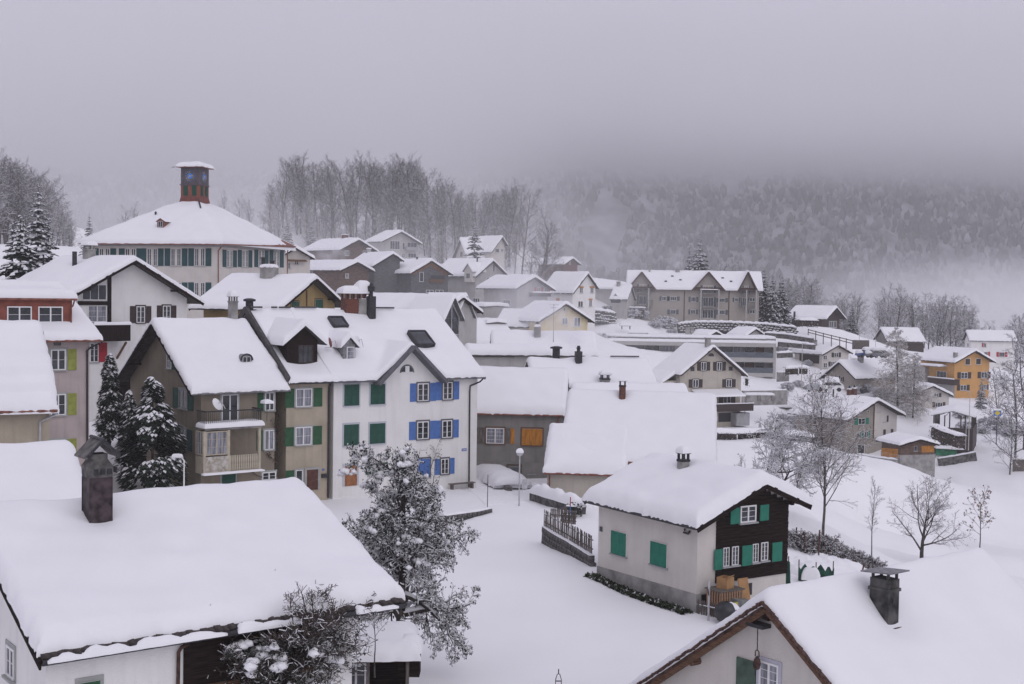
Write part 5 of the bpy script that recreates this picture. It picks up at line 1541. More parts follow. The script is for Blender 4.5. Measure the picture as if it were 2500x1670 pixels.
snow_sheet('awning_snow', axis(h.wx[1] + .05, h.wx[1] + 2.3, .2), axis(a0[1], a1[1], .25), lambda X, Y: a0[2] - (X - h.wx[1]) * sl_, .16, aw, .2, 1, .03)
b = MB(); b.tube([(h.wx[1] + 2.2, a1[1] - .1, z1), (h.wx[1] + 2.2, a1[1] - .1, z1 - 2.6)], .04, 5); b.build('awning_post', DARKM, aw)
h.balcony('B', 1742, 985, 1840, 1002, d=2.2, m=SHBROWN, snow=.06)
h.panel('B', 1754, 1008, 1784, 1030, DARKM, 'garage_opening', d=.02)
h.panel('B', 1785, 1006, 1817, 1037, GREYP, 'garage_door', d=1.4)
q2 = [*at(1625, 935, 192)[:2], 2.3, Q['creamgable'][3], 7.0, 1.9, 1.9, .9]
h.chimney(1719, 825, 1731, 848, CONC, 'flat', .1, p=h.roofpt(1725, 848, .2, 'F'), k=1.15)
h.snow()
# side wing under a lower continuation of the roof
g = h.rise / h.W0
b = MB(); b.slab([(-h.L / 2, -h.W0 - 2.2, h.ze - h.zb - 2.2 * g * .8), (h.L / 2 - 1.6, -h.W0 - 2.2, h.ze - h.zb - 2.2 * g * .8), (h.L / 2 - 1.6, -h.W0 + .6, h.ze - h.zb + .5 * g), (-h.L / 2, -h.W0 + .6, h.ze - h.zb + .5 * g)], .15); wr = b.build('wing_roof', ROOFD, h.root)
b = MB(); b.box(-h.L / 2 + .3, h.L / 2 - 2.0, -h.W0 - 1.8, h.wy[0] - .01, -3, h.ze - h.zb - 1.75 * g * .8); b.build('wing_wall', S_CREAM, wr)
snow_sheet('wing_snow', axis(-h.L / 2, h.L / 2 - 1.55, .3), axis(-h.W0 - 2.3, -h.W0 + .7, .3), lambda X, Y: h.ze - h.zb + (Y + h.W0) * g * .8, .38, wr, .3, 2, .05)

# --- modern flat roofed apartment building
ths = R(-2)
mb_ = at(1670, 840, 240)
t_ = empty('modern_apartments', (mb_[0], mb_[1], -2.6), ths, 'long modern flat roofed building with glazed loggias on three floors', 'building')
def ml(px, py, Y=236.5):
    P_ = at(px, py, Y); x, y = P_[0] - mb_[0], P_[1] - mb_[1]
    return x * math.cos(ths) + y * math.sin(ths), -x * math.sin(ths) + y * math.cos(ths), P_[2] + 2.6
xL, xR = ml(1454, 830)[0], ml(1896, 830)[0]
zT = ml(1670, 826)[2]
MOD = mat('pale_facade', (0.42, 0.41, 0.40), .85, .04, .5)
b = MB(); b.box(xL, xR, -2.0, 9, -3, zT); b.build('wall', MOD, t_)
b = MB(); b.box(xL - .1, xR + .05, -2.15, 9.1, zT, zT + .15); b.build('roof', GREYP, t_); snow_pad('roof_snow', xL - .1, xR + .05, -2.15, 9.1, zT + .15, .4, t_, 2)
xb0 = ml(1466, 836)[0]
zf = [ml(1800, p_)[2] for p_ in (836, 846, 872, 883, 909, 919, 947)]
# loggia frame: floors as slabs, end wall, piers
for i, (a, c) in enumerate(((zf[1], zf[0]), (zf[3], zf[2]), (zf[5], zf[4]))):
    x0 = xb0 if i == 0 else ml(1640, 870)[0]
    b = MB(); b.box(x0, xR - .25, -4.2, -2.001, a, c); b.build('floor_slab', MOD, t_)
snow_pad('terrace_snow', xb0, xR - .25, -4.25, -2.2, zf[0], .4, t_, 4)
b = MB(); b.box(xR - .75, xR - .26, -4.18, -2.0, -3, zf[1]); b.build('end_pier', MOD, t_)
b = MB(); b.box(xb0 + .1, xb0 + .9, -4.1, -2.0, -3, zf[1]); b.build('end_pier', MOD, t_)
bays = [(1490, 1535), (1537, 1575), (1576, 1612), (1613, 1650), (1757, 1792), (1793, 1820), (1820, 1845), (1846, 1868)]
for i, (zt_, zb_) in enumerate(((zf[1], zf[2]), (zf[3], zf[4]), (zf[5], zf[6]))):
    for j, (a, c) in enumerate(bays):
        if i and j < 4: continue
        xa, xc = ml(a, 860)[0], ml(c, 860)[0]
        o = put('window', window_frame_mesh(round(xc - xa - .1, 2), round(zt_ - zb_ - .2, 2), 2, 1, SHGREY, .06), t_, ((xa + xc) / 2, -2.0, (zt_ + zb_) / 2))
        put('pane', box_mesh('pane', -(xc - xa) / 2 + .1, (xc - xa) / 2 - .1, -.018, -.002, -(zt_ - zb_) / 2 + .15, (zt_ - zb_) / 2 - .15, (GLASS, CURT, GLASS, WOODB)[(i + j) % 4 if j > 3 else (0 if j != 3 else 1)]), o)
    b = MB(); b.box(ml(1757, 860)[0] if True else 0, xR - .8, -4.15, -4.12, zb_, zb_ + 1.0); b.build('glass_balustrade', mat('balustrade_glass', (.10, .12, .14), .15, .1, 2, spec=.6), t_)
b = MB()
for a in range(3):
    x = ml(1540 + a * 12, 812)[0]
b.box(ml(1539, 815)[0], ml(1588, 815)[0], 2, 4, zT, zT + .75); hu = b.build('roof_housing', GREYP, t_); snow_pad('housing_snow', ml(1539, 815)[0] - .1, ml(1588, 815)[0] + .1, 1.9, 4.1, zT + .75, .3, hu, 1)
b = MB(); x = ml(1692, 803)[0]; b.box(x - .7, x + .1, 3, 3.8, zT, zT + 1.9); b.box(x + .25, x + .9, 3, 3.7, zT, zT + 2.0); b.build('chimney', CONC, t_)
for k_, lb in (('smallgable', 'small pale gabled pavilion on the right behind the modern flat roof'), ('smallgableb', 'small dark gabled pavilion left of the pale one behind the modern flat roof')):
    h = House('pavilion', lb, Q[k_], 5.0, S_LGREY if k_ == 'smallgable' else GRT, oe=.35, og=.4, t=.4); h.snow()

# --- three gabled apartment block
yb = 268.0
A0, A1 = at(1534, 778, yb), at(1852, 780, yb - 3)
tha = math.atan2(A1[1] - A0[1], A1[0] - A0[0])
Lb = math.hypot(A1[0] - A0[0], A1[1] - A0[1])
cA = (A0 + A1) / 2
zA = 9.3
t_ = empty('apartment_block', (cA[0], cA[1], zA), tha, 'three gabled cream apartment block with grey blue shutters and balconies on the hill', 'apartment block')
class Fc:                                     # facade helper with the House interface for windows
    root = t_; near = False; seed = 3.3; dips = []; wx = (-Lb / 2, Lb / 2); wy = (0.0, 11.0)
    cx, cy, zb, th = cA[0], cA[1], zA, tha
    c, sn = math.cos(tha), math.sin(tha)
for nm in ('loc', 'world', 'rayl', 'wallpt', 'place', 'rect', 'win', 'panel', 'balcony', 'pipe'): setattr(Fc, nm, getattr(House, nm))
fa = Fc()
AP = mat('stucco_warm_grey', (0.40, 0.365, 0.325), .92, .04, .6)
def fx_(px_): return fa.wallpt('F', px_, 720)[0]
def fz_(py_, px_=1690): return fa.wallpt('F', px_, py_)[2]
ze_ = fz_(706)
zr_ = fz_(663, 1730)
b = MB(); b.box(-Lb / 2, Lb / 2, .0, 11, -4, ze_); b.build('wall', AP, t_)
gables = [(1566, 1531, 1601), (1729, 1690, 1770), (1825, 1805, 1852)]
ridge_y = 5.5
b = MB()
b.slab([(-Lb / 2 - .6, -.9, ze_ - .1), (Lb / 2 + .8, -.9, ze_ - .1), (Lb / 2 + .8, ridge_y, zr_), (-Lb / 2 - .6, ridge_y, zr_)], .18)
b.slab([(-Lb / 2 - .6, ridge_y, zr_), (Lb / 2 + .8, ridge_y, zr_), (Lb / 2 + .8, 11.9, ze_ - .1), (-Lb / 2 - .6, 11.9, ze_ - .1)], .18)
b.build('roof', ROOFR, t_)
gs = []
for ax, a0, a1 in gables:
    xm, x0, x1 = fx_(ax), fx_(a0), fx_(a1)
    hwid = (x1 - x0) / 2
    zt_ = fz_(664, ax)
    gs.append((xm, hwid, zt_))
    b = MB(); b.prism([(-hwid + .5, ze_ - .5), (hwid - .5, ze_ - .5), (hwid - .5, ze_ + .2), (0, zt_ - .35), (-hwid + .5, ze_ + .2)], -.02, ridge_y)
    b.v = [(y, x, z) for x, y, z in b.v]; b.f = [tuple(reversed(f)) for f in b.f]
    o = b.build('gable', AP, t_, loc=(xm, 0, 0))
    b = MB()
    for s_ in (-1, 1): b.bar((s_ * hwid, -.95, ze_ - .25), (0, -.95, zt_ - .05), .14, .3)
    b.build('barge_board', ROOFR, o)
    b = MB()
    for s_ in (-1, 1): b.slab([(s_ * hwid, -.9, ze_ - .15), (s_ * hwid, ridge_y, ze_ - .15), (0, ridge_y, zt_), (0, -.9, zt_)][::s_], .1)
    b.build('gable_roof', ROOFR, o)
def apz(X, Y):
    z = np.where(Y < ridge_y, ze_ - .1 + (Y + .9) * (zr_ - ze_ + .1) / (ridge_y + .9), ze_ - .1 + (11.9 - Y) * (zr_ - ze_ + .1) / 6.4)
    for xm, hwid, zt_ in gs: z = np.maximum(z, np.where(Y < ridge_y + .2, zt_ - np.abs(X - xm) * (zt_ - ze_ + .15) / hwid, -9))
    return z
snow_sheet('roof_snow', axis(-Lb / 2 - .6, Lb / 2 + .8, .3), axis(-.95, 11.9, .5), apz, .42, t_, .3, 3, .05)
for a in ((1616, 724, 1628, 734), (1636, 724, 1652, 734), (1687, 725, 1699, 737), (1756, 728, 1770, 738), (1793, 727, 1803, 737), (1636, 756, 1650, 767), (1686, 756, 1698, 767), (1756, 757, 1770, 768)):
    fa.win('F', *a, SHGREY, n=(3, 1), sw=.45)
for a in ((1560, 694, 1580, 712), (1716, 697, 1742, 714), (1560, 722, 1580, 743), (1716, 726, 1742, 748), (1714, 756, 1742, 777), (1816, 698, 1828, 716), (1812, 727, 1822, 747), (1830, 727, 1843, 736), (1830, 756, 1843, 766), (1555, 753, 1580, 772)):
    fa.win('F', *a, SHGREY, n=(4 if a[2] - a[0] > 16 else 2, 1), sw=.22, sill=False)
for a, d_ in (((1545, 704, 1593, 714), 1.3), ((1538, 733, 1593, 745), 1.3), ((1710, 707, 1752, 716), 1.5), ((1708, 738, 1752, 749), 1.5), ((1806, 708, 1846, 717), 1.3), ((1806, 738, 1846, 749), 1.3)):
    fa.balcony('F', *a, d=d_, m=SHGREY, snow=.12 if a[1] == 707 else 0, bars=True)
for px_, y0_ in ((1583, 704), (1711, 706), (1754.5, 707), (1822, 708), (1846, 708)):
    x = fa.wallpt('F', px_, 750, 1.5)[0]; b = MB(); b.box(x - .14, x + .14, -1.62, -1.34, -3, fz_(y0_, px_)); b.build('balcony_column', MOD, t_)
for px_ in (1671, 1780): b = MB(); x = fx_(px_); b.tube([(x, -.12, ze_ - .2), (x, -.12, -2)], .08, 5); b.build('downpipe', ROOFR, t_)
for px_, w_, t0 in ((1654, .45, 655), (1584.5, .18, 647)):
    b = MB(); x = fx_(px_); b.box(x - w_, x + w_, ridge_y - 1, ridge_y - 1 + 2 * w_, zr_ - 1, fz_(t0, px_) + .15); b.build('chimney', CONC, t_)
for px_, py_ in ((1641, 679), (1625, 692), (1661, 688), (1765, 682), (1785, 690)):
    x = fx_(px_); yy = (fz_(py_) - ze_) / (zr_ - ze_) * 6.4 - .9
    b = MB(); b.box(x - .25, x + .25, yy - .2, yy + .2, float(apz(np.array(x), np.array(yy))) , float(apz(np.array(x), np.array(yy))) + .62); b.build('roof_vent', DARKM, t_)

# --- right hand side of the valley
far('darkchalet', 'dark_chalet', 'low dark brown chalet with a smooth snow roof right of the apartment block', 7.0, SHBROWN, [((2024, 784, 2034, 800), dict(n=(2, 1), sh=None)), ((2035, 784, 2042, 800), dict(n=(1, 1)))], [(1937, 761, 1941, 775, DARKM)], oe=.6, og=1.4)
h = far('browncabin', 'white_brown_house', 'white house with brown boarded side and brown shutters below the dark chalet', .2, S_OFF, [((2010, 868, 2019, 878), dict(sh=None)), ((2036, 861, 2047, 872),), ((2010, 886, 2019, 898), dict(sh=None)), ((2028, 883, 2038, 894),)], [(1982, 830, 1992, 847)], sh=SHBROWN, oe=.5, og=.6)
h.panel('F', 1952, 866, 2000, 886, SHBROWN, 'timber_cladding', d=.05)
h = far('beigelow', 'beige_farmhouse', 'beige house with a steep left gable seen above the parked cars', -2.8, S_TAUPE, [((2043, 918, 2048, 930), dict(side='A', sh=SHBROWN, n=(1, 1), sw=.7)), ((2053, 920, 2057, 931), dict(side='A', sh=SHBROWN, n=(1, 1), sides='R', sw=.8))], [(2097, 870, 2110, 886, CONC, 'flat')], oe=.6, og=.6)
h = far('greybarn', 'grey_barn', 'grey barn with a plain snow roof in front of the far right wood', 1.8, S_GREY, [], [], oe=.5, og=.5)
h.panel('F', 2216, 838, 2255, 860, SHBROWN, 'barn_front', d=.1)
h = far('orange', 'orange_house', 'bright orange house with dark brown shutters and a timber balcony on its left side', -5.9, S_ORANGE, [((2356, 875, 2369, 891), dict(n=(1, 1), pane=SHBROWN, sh=None)), ((2382, 875, 2395, 890), dict(n=(1, 1), pane=SHBROWN, sh=None)), ((2346, 909, 2362, 924),), ((2395, 908, 2410, 923),), ((2344, 940, 2359, 953),), ((2401, 939, 2409, 951),), ((2287, 906, 2311, 922), dict(side='F', n=(3, 1), sh=None)), ((2306, 941, 2319, 955), dict(side='F', n=(2, 1), sh=SHBROWN, sides='L'))], [(2326, 860, 2335, 874, CONC, 'open')], sh=SHBROWN, oe=.7, og=1.0)
h.balcony('F', 2265, 923, 2328, 936, d=1.5, m=SHBROWN, snow=.15)
h.panel('F', 2262, 935, 2331, 968, S_LGREY, 'lower_wall', d=.06)
h.panel('F', 2236, 895, 2268, 930, S_LGREY, 'porch_wall', d=1.0)
p = h.wallpt('F', 2280, 893, 1.0)
b = MB(); b.box(-3.2, 2.6, -2.0, .2, -.12, .06); o = b.build('canopy', STEEL, h.root, loc=(p[0], h.wy[0], p[2])); snow_pad('canopy_snow', -3.3, 2.7, -2.1, .1, .06, .35, o, 2)
h = far('redshutter', 'red_shutter_house', 'white house with red shutters at the right edge beside the wood', -2.8, S_WHITE, [((2401, 838, 2408, 847), dict(side='F', sides='L')), ((2402, 859, 2412, 870), dict(side='F', sides='R', n=(3, 1))), ((2439, 860, 2453, 871), dict(side='F', n=(3, 1), sw=.45)), ((2362, 838, 2365, 846), dict(side='A', n=(1, 1), sh=None)), ((2446, 885, 2454, 892), dict(side='F', sh=None))], sh=SHRED, oe=.4, og=.5)
far('hutright', 'garden_hut', 'tiny hut cut by the right edge of the photo', -6.2, S_TAUPE, oe=.3, og=.3)
h = far('farm', 'farmhouse', 'half white half stone farmhouse with teal and brown shutters under a wide roof', -12.2, S_TAUPE, [((2095, 1021, 2112, 1036), dict(sh=SHTEAL, n=(2, 1), sw=.5)), ((2092, 1054, 2102, 1070), dict(sh=SHTEAL, sides='R', n=(2, 1))), ((2110, 1053, 2119, 1069), dict(sh=SHTEAL, sides='R', n=(2, 1))), ((2143, 996, 2150, 1006), dict(n=(1, 1), pane=WOODB)), ((2155, 1015, 2164, 1030), dict(sh=SHBROWN, sides='R', n=(2, 3), fm=WHITE)), ((2162, 1048, 2174, 1062), dict(sh=SHBROWN, n=(2, 1))), ((2117, 1002, 2122, 1008), dict(n=(1, 1), pane=WOODB)), ((2093, 1085, 2110, 1108), dict(n=(1, 1), pane=DARKM, sill=False))], [(2066, 950, 2077, 966, BRICK, 'pot'), (2078, 948, 2089, 962, BRICK, 'pot')], oe=.8, og=1.1)
a0 = h.wallpt('B', 2133, 1000)[1]
b = MB(); z1 = h.wallpt('B', 2160, 1066)[2]
b.add([(h.wx[1] + .05, a0, z1), (h.wx[1] + .05, h.wy[1], z1), (h.wx[1] + .05, h.wy[1], h.ze - h.zb + h.rise - h.rise / h.W0 * h.wy[1] - .3), (h.wx[1] + .05, max(a0, 0), h.ze - h.zb + h.rise - h.rise / h.W0 * max(a0, 0) - .3), (h.wx[1] + .05, a0, h.ze - h.zb + h.rise - h.rise / h.W0 * abs(a0) - .3)], [(0, 1, 2, 3, 4)])
b.build('white_wall', S_OFF, h.root)
h.pipe('B', [(2135, 985), (2132, 1070)], WOODB, .1)
h.skylight(2105, 950, 2113, 957)
h = far('smallwhite', 'small_gable_house', 'small white gabled house with red brown shutters half behind the larch', -7.0, S_OFF, [((2280, 960, 2292, 969), dict(sh=SHBROWN, n=(2, 1), sides='R')), ((2283, 982, 2301, 994), dict(sh=ROOFR, n=(3, 1), sw=.35))], oe=.5, og=.6)
# carport
q = Q['carport']
t_ = empty('carport', (q[0], q[1], -6.6), q[3], 'open carport on posts with a gabled snow roof and dark board walls', 'carport')
e_ = q[2] + 6.6; hw_, hl = q[5], q[4] / 2
b = MB()
for s_ in (-1, 1): b.slab([(-hl, s_ * hw_, e_), (hl, s_ * hw_, e_), (hl, 0, e_ + q[7]), (-hl, 0, e_ + q[7])][::-s_], .15)
b.build('roof', STEEL, t_)
pm_ = box_mesh('post', -.09, .09, -.09, .09, -2, e_, SHBROWN)
for i in range(5):
    for s_ in (-1, 1): put('post', pm_, t_, (-hl + .4 + i * (q[4] - .8) / 4, s_ * (hw_ - .4), 0))
for i in (0, 4):
    for yy in (-1.2, 1.2): put('post', pm_, t_, (-hl + .4 + i * (q[4] - .8) / 4, yy, 0))
b = MB(); b.box(-hl + .2, hl - .3, -hw_ + .2, -hw_ + .3, -2, 2.1); b.build('board_wall', SHBROWN, t_)
b = MB(); b.box(-hl + .3, hl - .3, hw_ - .3, hw_ - .2, -2, 2.0); b.build('board_wall', SHBROWN, t_)
b = MB(); b.box(hl - .45, hl - .35, -hw_ + .3, hw_ - .3, -2, 1.9); b.build('board_front', SHBROWN, t_)
for y_ in (-2.2, -1.1, 0, 1.1, 2.2): b = MB(); b.bar((hl - .3, y_, e_ - .1), (hl - .3, y_ * .5, e_ + q[7] * (1 - abs(y_ * .5) / hw_) - .15), .08, .08); b.build('truss', SHBROWN, t_)
gg = q[7] / hw_
snow_sheet('roof_snow', axis(-hl - .05, hl + .05, .4), axis(-hw_ - .1, hw_ + .1, .3), lambda X, Y: e_ + q[7] - np.abs(Y) * gg, .42, t_, .3, 3, .05)
# timber shed below the farmhouse
h = House('timber_shed', 'brown plank shed on a concrete base with a flat hipped snow roof below the farmhouse', Q['shed'], -10.6, BRW, oe=.5, og=.7, t=.42)
a0 = h.wallpt('B', 2190, 1110); 
b = MB(); b.box(h.wx[0] - .05, h.wx[1] + .08, h.wy[0] - .08, h.wy[1] + .3, -4, h.wallpt('B', 2250, 1110)[2]); b.build('base_wall', CONC, h.root)
h.panel('B', 2250, 1088, 2280, 1104, SHORANGE, 'board', d=.05)
h.win('B', 2231, 1089, 2239, 1101, n=(1, 1), fm=GREYP)
h.snow()
q2 = [*at(1878, 995, 222)[:2], -3.6, -.12, 17, 4.0, 4.0, 1.0]
h = House('low_farm_wing', 'long low roof under smooth snow running left from the farmhouse', q2, -6.8, S_TAUPE, oe=.4, og=.4, t=.5, rake=False); h.snow()
# ------------------------------------------------------------------ trees and bushes
def rot_about(d, ax, a):
    return d * math.cos(a) + np.cross(ax, d) * math.sin(a) + ax * np.dot(ax, d) * (1 - math.cos(a))
def perp(d):
    a = np.cross(d, [0, 0, 1.0] if abs(d[2]) < .9 else [1.0, 0, 0])
    return a / np.linalg.norm(a)
class Plant:
    """limbs as tubes in three meshes: trunk (thick limbs), crown (twigs), snow lying on them"""
    def __init__(s, seed, snow=1.0, snow_min=.012, twig=.012, sides=(6, 4, 3, 3, 3)):
        s.r = np.random.default_rng(seed); s.T, s.C, s.S, s.Lf = ([], []), ([], []), ([], []), ([], [])
        s.snow, s.snow_min, s.twig, s.sides = snow, snow_min, twig, sides
        s.tips = []
        s.n = {}
    def cnt(s, V):                             # vertices so far in one of the lists
        k, n = s.n.get(id(V), (0, 0))
        for v in V[k:]: n += len(v)
        s.n[id(V)] = (len(V), n)
        return n
    def tube(s, tgt, P, R_, n):
        V, Fc_ = tgt
        P = np.asarray(P); m = len(P)
        d = np.gradient(P, axis=0); d /= np.linalg.norm(d, axis=1)[:, None] + 1e-9
        ref = np.array([0, 0, 1.0]) if abs(d[0][2]) < .85 else np.array([1.0, 0, 0])
        a = np.cross(d, ref); a /= np.linalg.norm(a, axis=1)[:, None] + 1e-9
        b = np.cross(d, a)
        t = np.arange(n) * 2 * math.pi / n
        ring = P[:, None] + (a[:, None] * np.cos(t)[None, :, None] + b[:, None] * np.sin(t)[None, :, None]) * np.asarray(R_)[:, None, None]
        o = s.cnt(V)
        V.append(ring.reshape(-1, 3))
        i, k = np.meshgrid(np.arange(m - 1), np.arange(n), indexing='ij')
        Fc_.append((o + np.stack([i * n + k, i * n + (k + 1) % n, (i + 1) * n + (k + 1) % n, (i + 1) * n + k], -1)).reshape(-1, 4))
    def branch(s, p, d, L_, r0, lv, sp):
        n = sp['seg'][lv]
        P = [p]; d = d / np.linalg.norm(d)
        for i in range(n):
            d = d + s.r.normal(0, sp['wob'][lv], 3) + np.array([0, 0, sp['up'][lv]])
            d /= np.linalg.norm(d)
            p = p + d * L_ / n
            P.append(p)
        P = np.array(P)
        end = sp.get('end', .25)
        Rr = r0 * (1 - (1 - end) * np.linspace(0, 1, n + 1))
        Rr = np.maximum(Rr, s.twig * (.6 if lv >= len(sp['n']) - 1 else 1))
        s.tube(s.T if lv < sp.get('tl', 2) else s.C, P, Rr, s.sides[lv])
        if lv > 0 and s.snow:
            inc = np.abs(P[-1] - P[0]) / (np.linalg.norm(P[-1] - P[0]) + 1e-9)
            if inc[2] < .88 and s.r.random() < sp.get('sn', .85):
                k = s.snow * (1 - .5 * inc[2])
                rs = np.maximum(Rr * .9, s.snow_min) * k
                P2 = P.copy(); P2[:, 2] += Rr * .55 + rs * .55
                s.tube(s.S, P2, rs, 4 if lv < 2 else 3)
        if lv + 1 < len(sp['n']) + 1 and lv < len(sp['n']):
            nc = sp['n'][lv]
            nc = int(nc * (.8 + .4 * s.r.random()) + .5)
            az = s.r.uniform(0, 6.28)
            for c in range(nc):
                t0 = sp['t0'][lv]
                t = t0 + (1 - t0) * ((c + s.r.random()) / nc)
                x = t * n; i = min(int(x), n - 1); f = x - i
                q = P[i] * (1 - f) + P[i + 1] * f
                dd = P[i + 1] - P[i]; dd /= np.linalg.norm(dd)
                az += 2.4 + s.r.normal(0, .5)
                a = math.radians(sp['ang'][lv] + s.r.normal(0, 10))
                nd = rot_about(dd, perp(dd), a); nd = rot_about(nd, dd, az)
                shape = sp['shape'](t, lv) if 'shape' in sp else (1.15 - .6 * t)
                l = L_ * sp['ratio'][lv] * shape * s.r.uniform(.75, 1.2)
                rr = (Rr[i] * (1 - f) + Rr[i + 1] * f) * sp.get('rr', .62)
                s.branch(q, nd, l, rr, lv + 1, sp)
        else:
            s.tips.append(P[-1])
    def blob(s, c, r, tgt=None):
        V, Fc_ = tgt or s.S
        n1, n2 = 4, 7
        o = s.cnt(V)
        q = []
        for i in range(n1 + 1):
            th = math.pi * i / n1
            for j in range(n2):
                ph = 2 * math.pi * j / n2
                k = r * s.r.uniform(.6, 1.35)
                q.append((c[0] + k * math.sin(th) * math.cos(ph), c[1] + k * math.sin(th) * math.sin(ph), c[2] + k * .62 * math.cos(th)))
        V.append(np.array(q))
        i, k = np.meshgrid(np.arange(n1), np.arange(n2), indexing='ij')
        Fc_.append((o + np.stack([i * n2 + k, (i + 1) * n2 + k, (i + 1) * n2 + (k + 1) % n2, i * n2 + (k + 1) % n2], -1)).reshape(-1, 4))
    def leaf(s, c, r, tgt=None):
        V, Fc_ = tgt or s.Lf
        o = s.cnt(V)
        a = s.r.normal(0, 1, 3); a /= np.linalg.norm(a); b = perp(a)
        V.append(np.array([c - a * r, c + b * r * .6, c + a * r, c - b * r * .6]))
        Fc_.append(np.array([[o, o + 1, o + 2, o + 3]]))
    def meshes(s, mt, mc, ms=None, ml=None):
        out = {}
        for nm, tg, m in (('trunk', s.T, mt), ('crown', s.C, mc), ('branch_snow', s.S, ms or FROST), ('leaves', s.Lf, ml or DEADLEAF)):
            if not tg[0]: continue
            me = bpy.data.meshes.new(nm)
            me.from_pydata(np.concatenate(tg[0]).tolist(), [], np.concatenate(tg[1]).tolist())
            me.materials.append(m)
            if nm != 'leaves': me.polygons.foreach_set('use_smooth', [True] * len(me.polygons))
            out[nm] = me
        return out
def stand(name, ms, x, y, z, sc, rz, label, cat='tree', group=None, szz=None):
    o = empty(name, (x, y, z), rz, label, cat, group)
    o.scale = (sc, sc, szz or sc)
    for nm, me in ms.items():
        c = put(nm, me, o)
        if nm in ('branch_snow', 'leaves'): c['kind'] = 'stuff'
    return o
TWIGW = mat('rimed_twig', (0.115, 0.105, 0.105), 0.95, 0.4, 1.3)
# bare wood trees, unit: metres, about 16 m high
SPW = dict(n=(15, 7, 5), seg=(8, 4, 3, 2), wob=(.05, .14, .2, .25), up=(.03, .10, .06, .03), t0=(.35, .15, .1), ang=(42, 40, 42), ratio=(.36, .45, .5), tl=2, rr=.5, sn=.42)
WOODT = []
for i in range(5):
    p = Plant(100 + i, snow=.8, snow_min=.028, twig=.025, sides=(5, 3, 3, 3))
    p.branch(np.zeros(3), np.array([0, 0, 1.0]), 16, .2, 0, dict(SPW, t0=(.14 + .06 * i, .15, .1), n=(17 + i, 8, 5)))
    WOODT.append(p.meshes(BARKG, TWIGW))
FROSTT = []
SPF = dict(SPW, n=(16, 7, 5), t0=(.12, .1, .1), ratio=(.40, .45, .5), ang=(50, 45, 45))
for i in range(3):                          # shorter trees heavily rimed with snow
    p = Plant(130 + i, snow=1.0, snow_min=.04, twig=.032, sides=(5, 3, 3, 3))
    p.branch(np.zeros(3), np.array([0, 0, 1.0]), 11, .15, 0, SPF)
    FROSTT.append(p.meshes(BARKG, TWIGF))
def conifer(seed, H_, Wb, layers, needle, snowy=.7, droop=.35, gap=1.0):
    r = np.random.default_rng(seed)
    nv, nf, sv, sf = [], [], [], []
    def quad(lv, lf, a, b, c, d):
        o = len(lv); lv.extend([tuple(a), tuple(b), tuple(c), tuple(d)]); lf.append((o, o + 1, o + 2, o + 3))
    for k in range(layers):
        t = (k + r.uniform(-.8, .8)) / layers
        z0 = H_ * (.07 + .93 * max(t, 0))
        Lb = Wb * (1 - t) ** .85 * (1 if t > .06 else .8) + .12
        nb = int(5 + 5 * (1 - t))
        az = r.uniform(0, 6.28)
        for j in range(nb):
            az += 6.28 / nb + r.normal(0, .2)
            l = Lb * r.uniform(.7, 1.12)
            u = np.array([math.cos(az), math.sin(az), 0]); v = np.array([-u[1], u[0], 0])
            ns = max(2, int(l / .5) + 1)
            z0 = z0 if j == 0 else z0 + r.uniform(-.12, .12)
            for m in range(ns):
                f0, f1 = m / ns, (m + 1) / ns
                zz0 = z0 + l * (.12 * f0 - droop * f0 ** 1.6); zz1 = z0 + l * (.12 * f1 - droop * f1 ** 1.6)
                p0, p1 = u * l * f0 + [0, 0, zz0], u * l * f1 + [0, 0, zz1]
                wv = l * .30 * (1 - f0 * .55) * r.uniform(.7, 1.25) * gap
                for sg in (-1, 1):
                    tip = (p0 + p1) / 2 + v * sg * wv + u * wv * .55 + [0, 0, -wv * r.uniform(.15, .55)]
                    mid = p1 + v * sg * wv * .25 + [0, 0, -.05]
                    quad(nv, nf, p0, p0 * .4 + tip * .6 + [0, 0, -.06], tip, mid)
                    quad(nv, nf, p0 + [0, 0, -.12 * wv], p1 + [0, 0, -.3 * wv], tip + [0, 0, -.4 * wv], p0 + [0, 0, -.6 * wv])
                    if r.random() < snowy:
                        h_ = np.array([0, 0, .05 + .03 * wv]); q = .62
                        quad(sv, sf, p0 + h_, p0 * (1 - q * .7) + tip * q * .7 + h_, p0 * (1 - q) + tip * q + h_ * .8 - [0, 0, .05 + .1 * wv], p1 + h_ - [0, 0, .06])
    out = {}
    b = MB(); b.tube([(0, 0, -.8), (0, 0, H_ * .5), (0, 0, H_ * .98)], [H_ * .014, H_ * .009, .02], 6); out['trunk'] = b.mesh('trunk', BARK)
    for nm, vv_, ff_, m in (('crown', nv, nf, needle), ('branch_snow', sv, sf, FROST)):
        me = bpy.data.meshes.new(nm); me.from_pydata(vv_, [], ff_); me.materials.append(m); out[nm] = me
    return out
CON = [conifer(1, 10, 2.2, 34, NEEDLEB, .8), conifer(2, 10, 2.0, 32, NEEDLEB, .9), conifer(3, 10, 2.6, 36, NEEDLE, .8), conifer(4, 10, 2.3, 38, NEEDLEB, .7, .3)]
rng = np.random.default_rng(11)
def on(px, py, Y):
    P = at(px, py, Y); return P[0], P[1], gz(P[0], P[1])
def tree_h(px, ptop, Y): return at(px, ptop, Y)[2] - gz(at(px, ptop, Y)[0], Y)

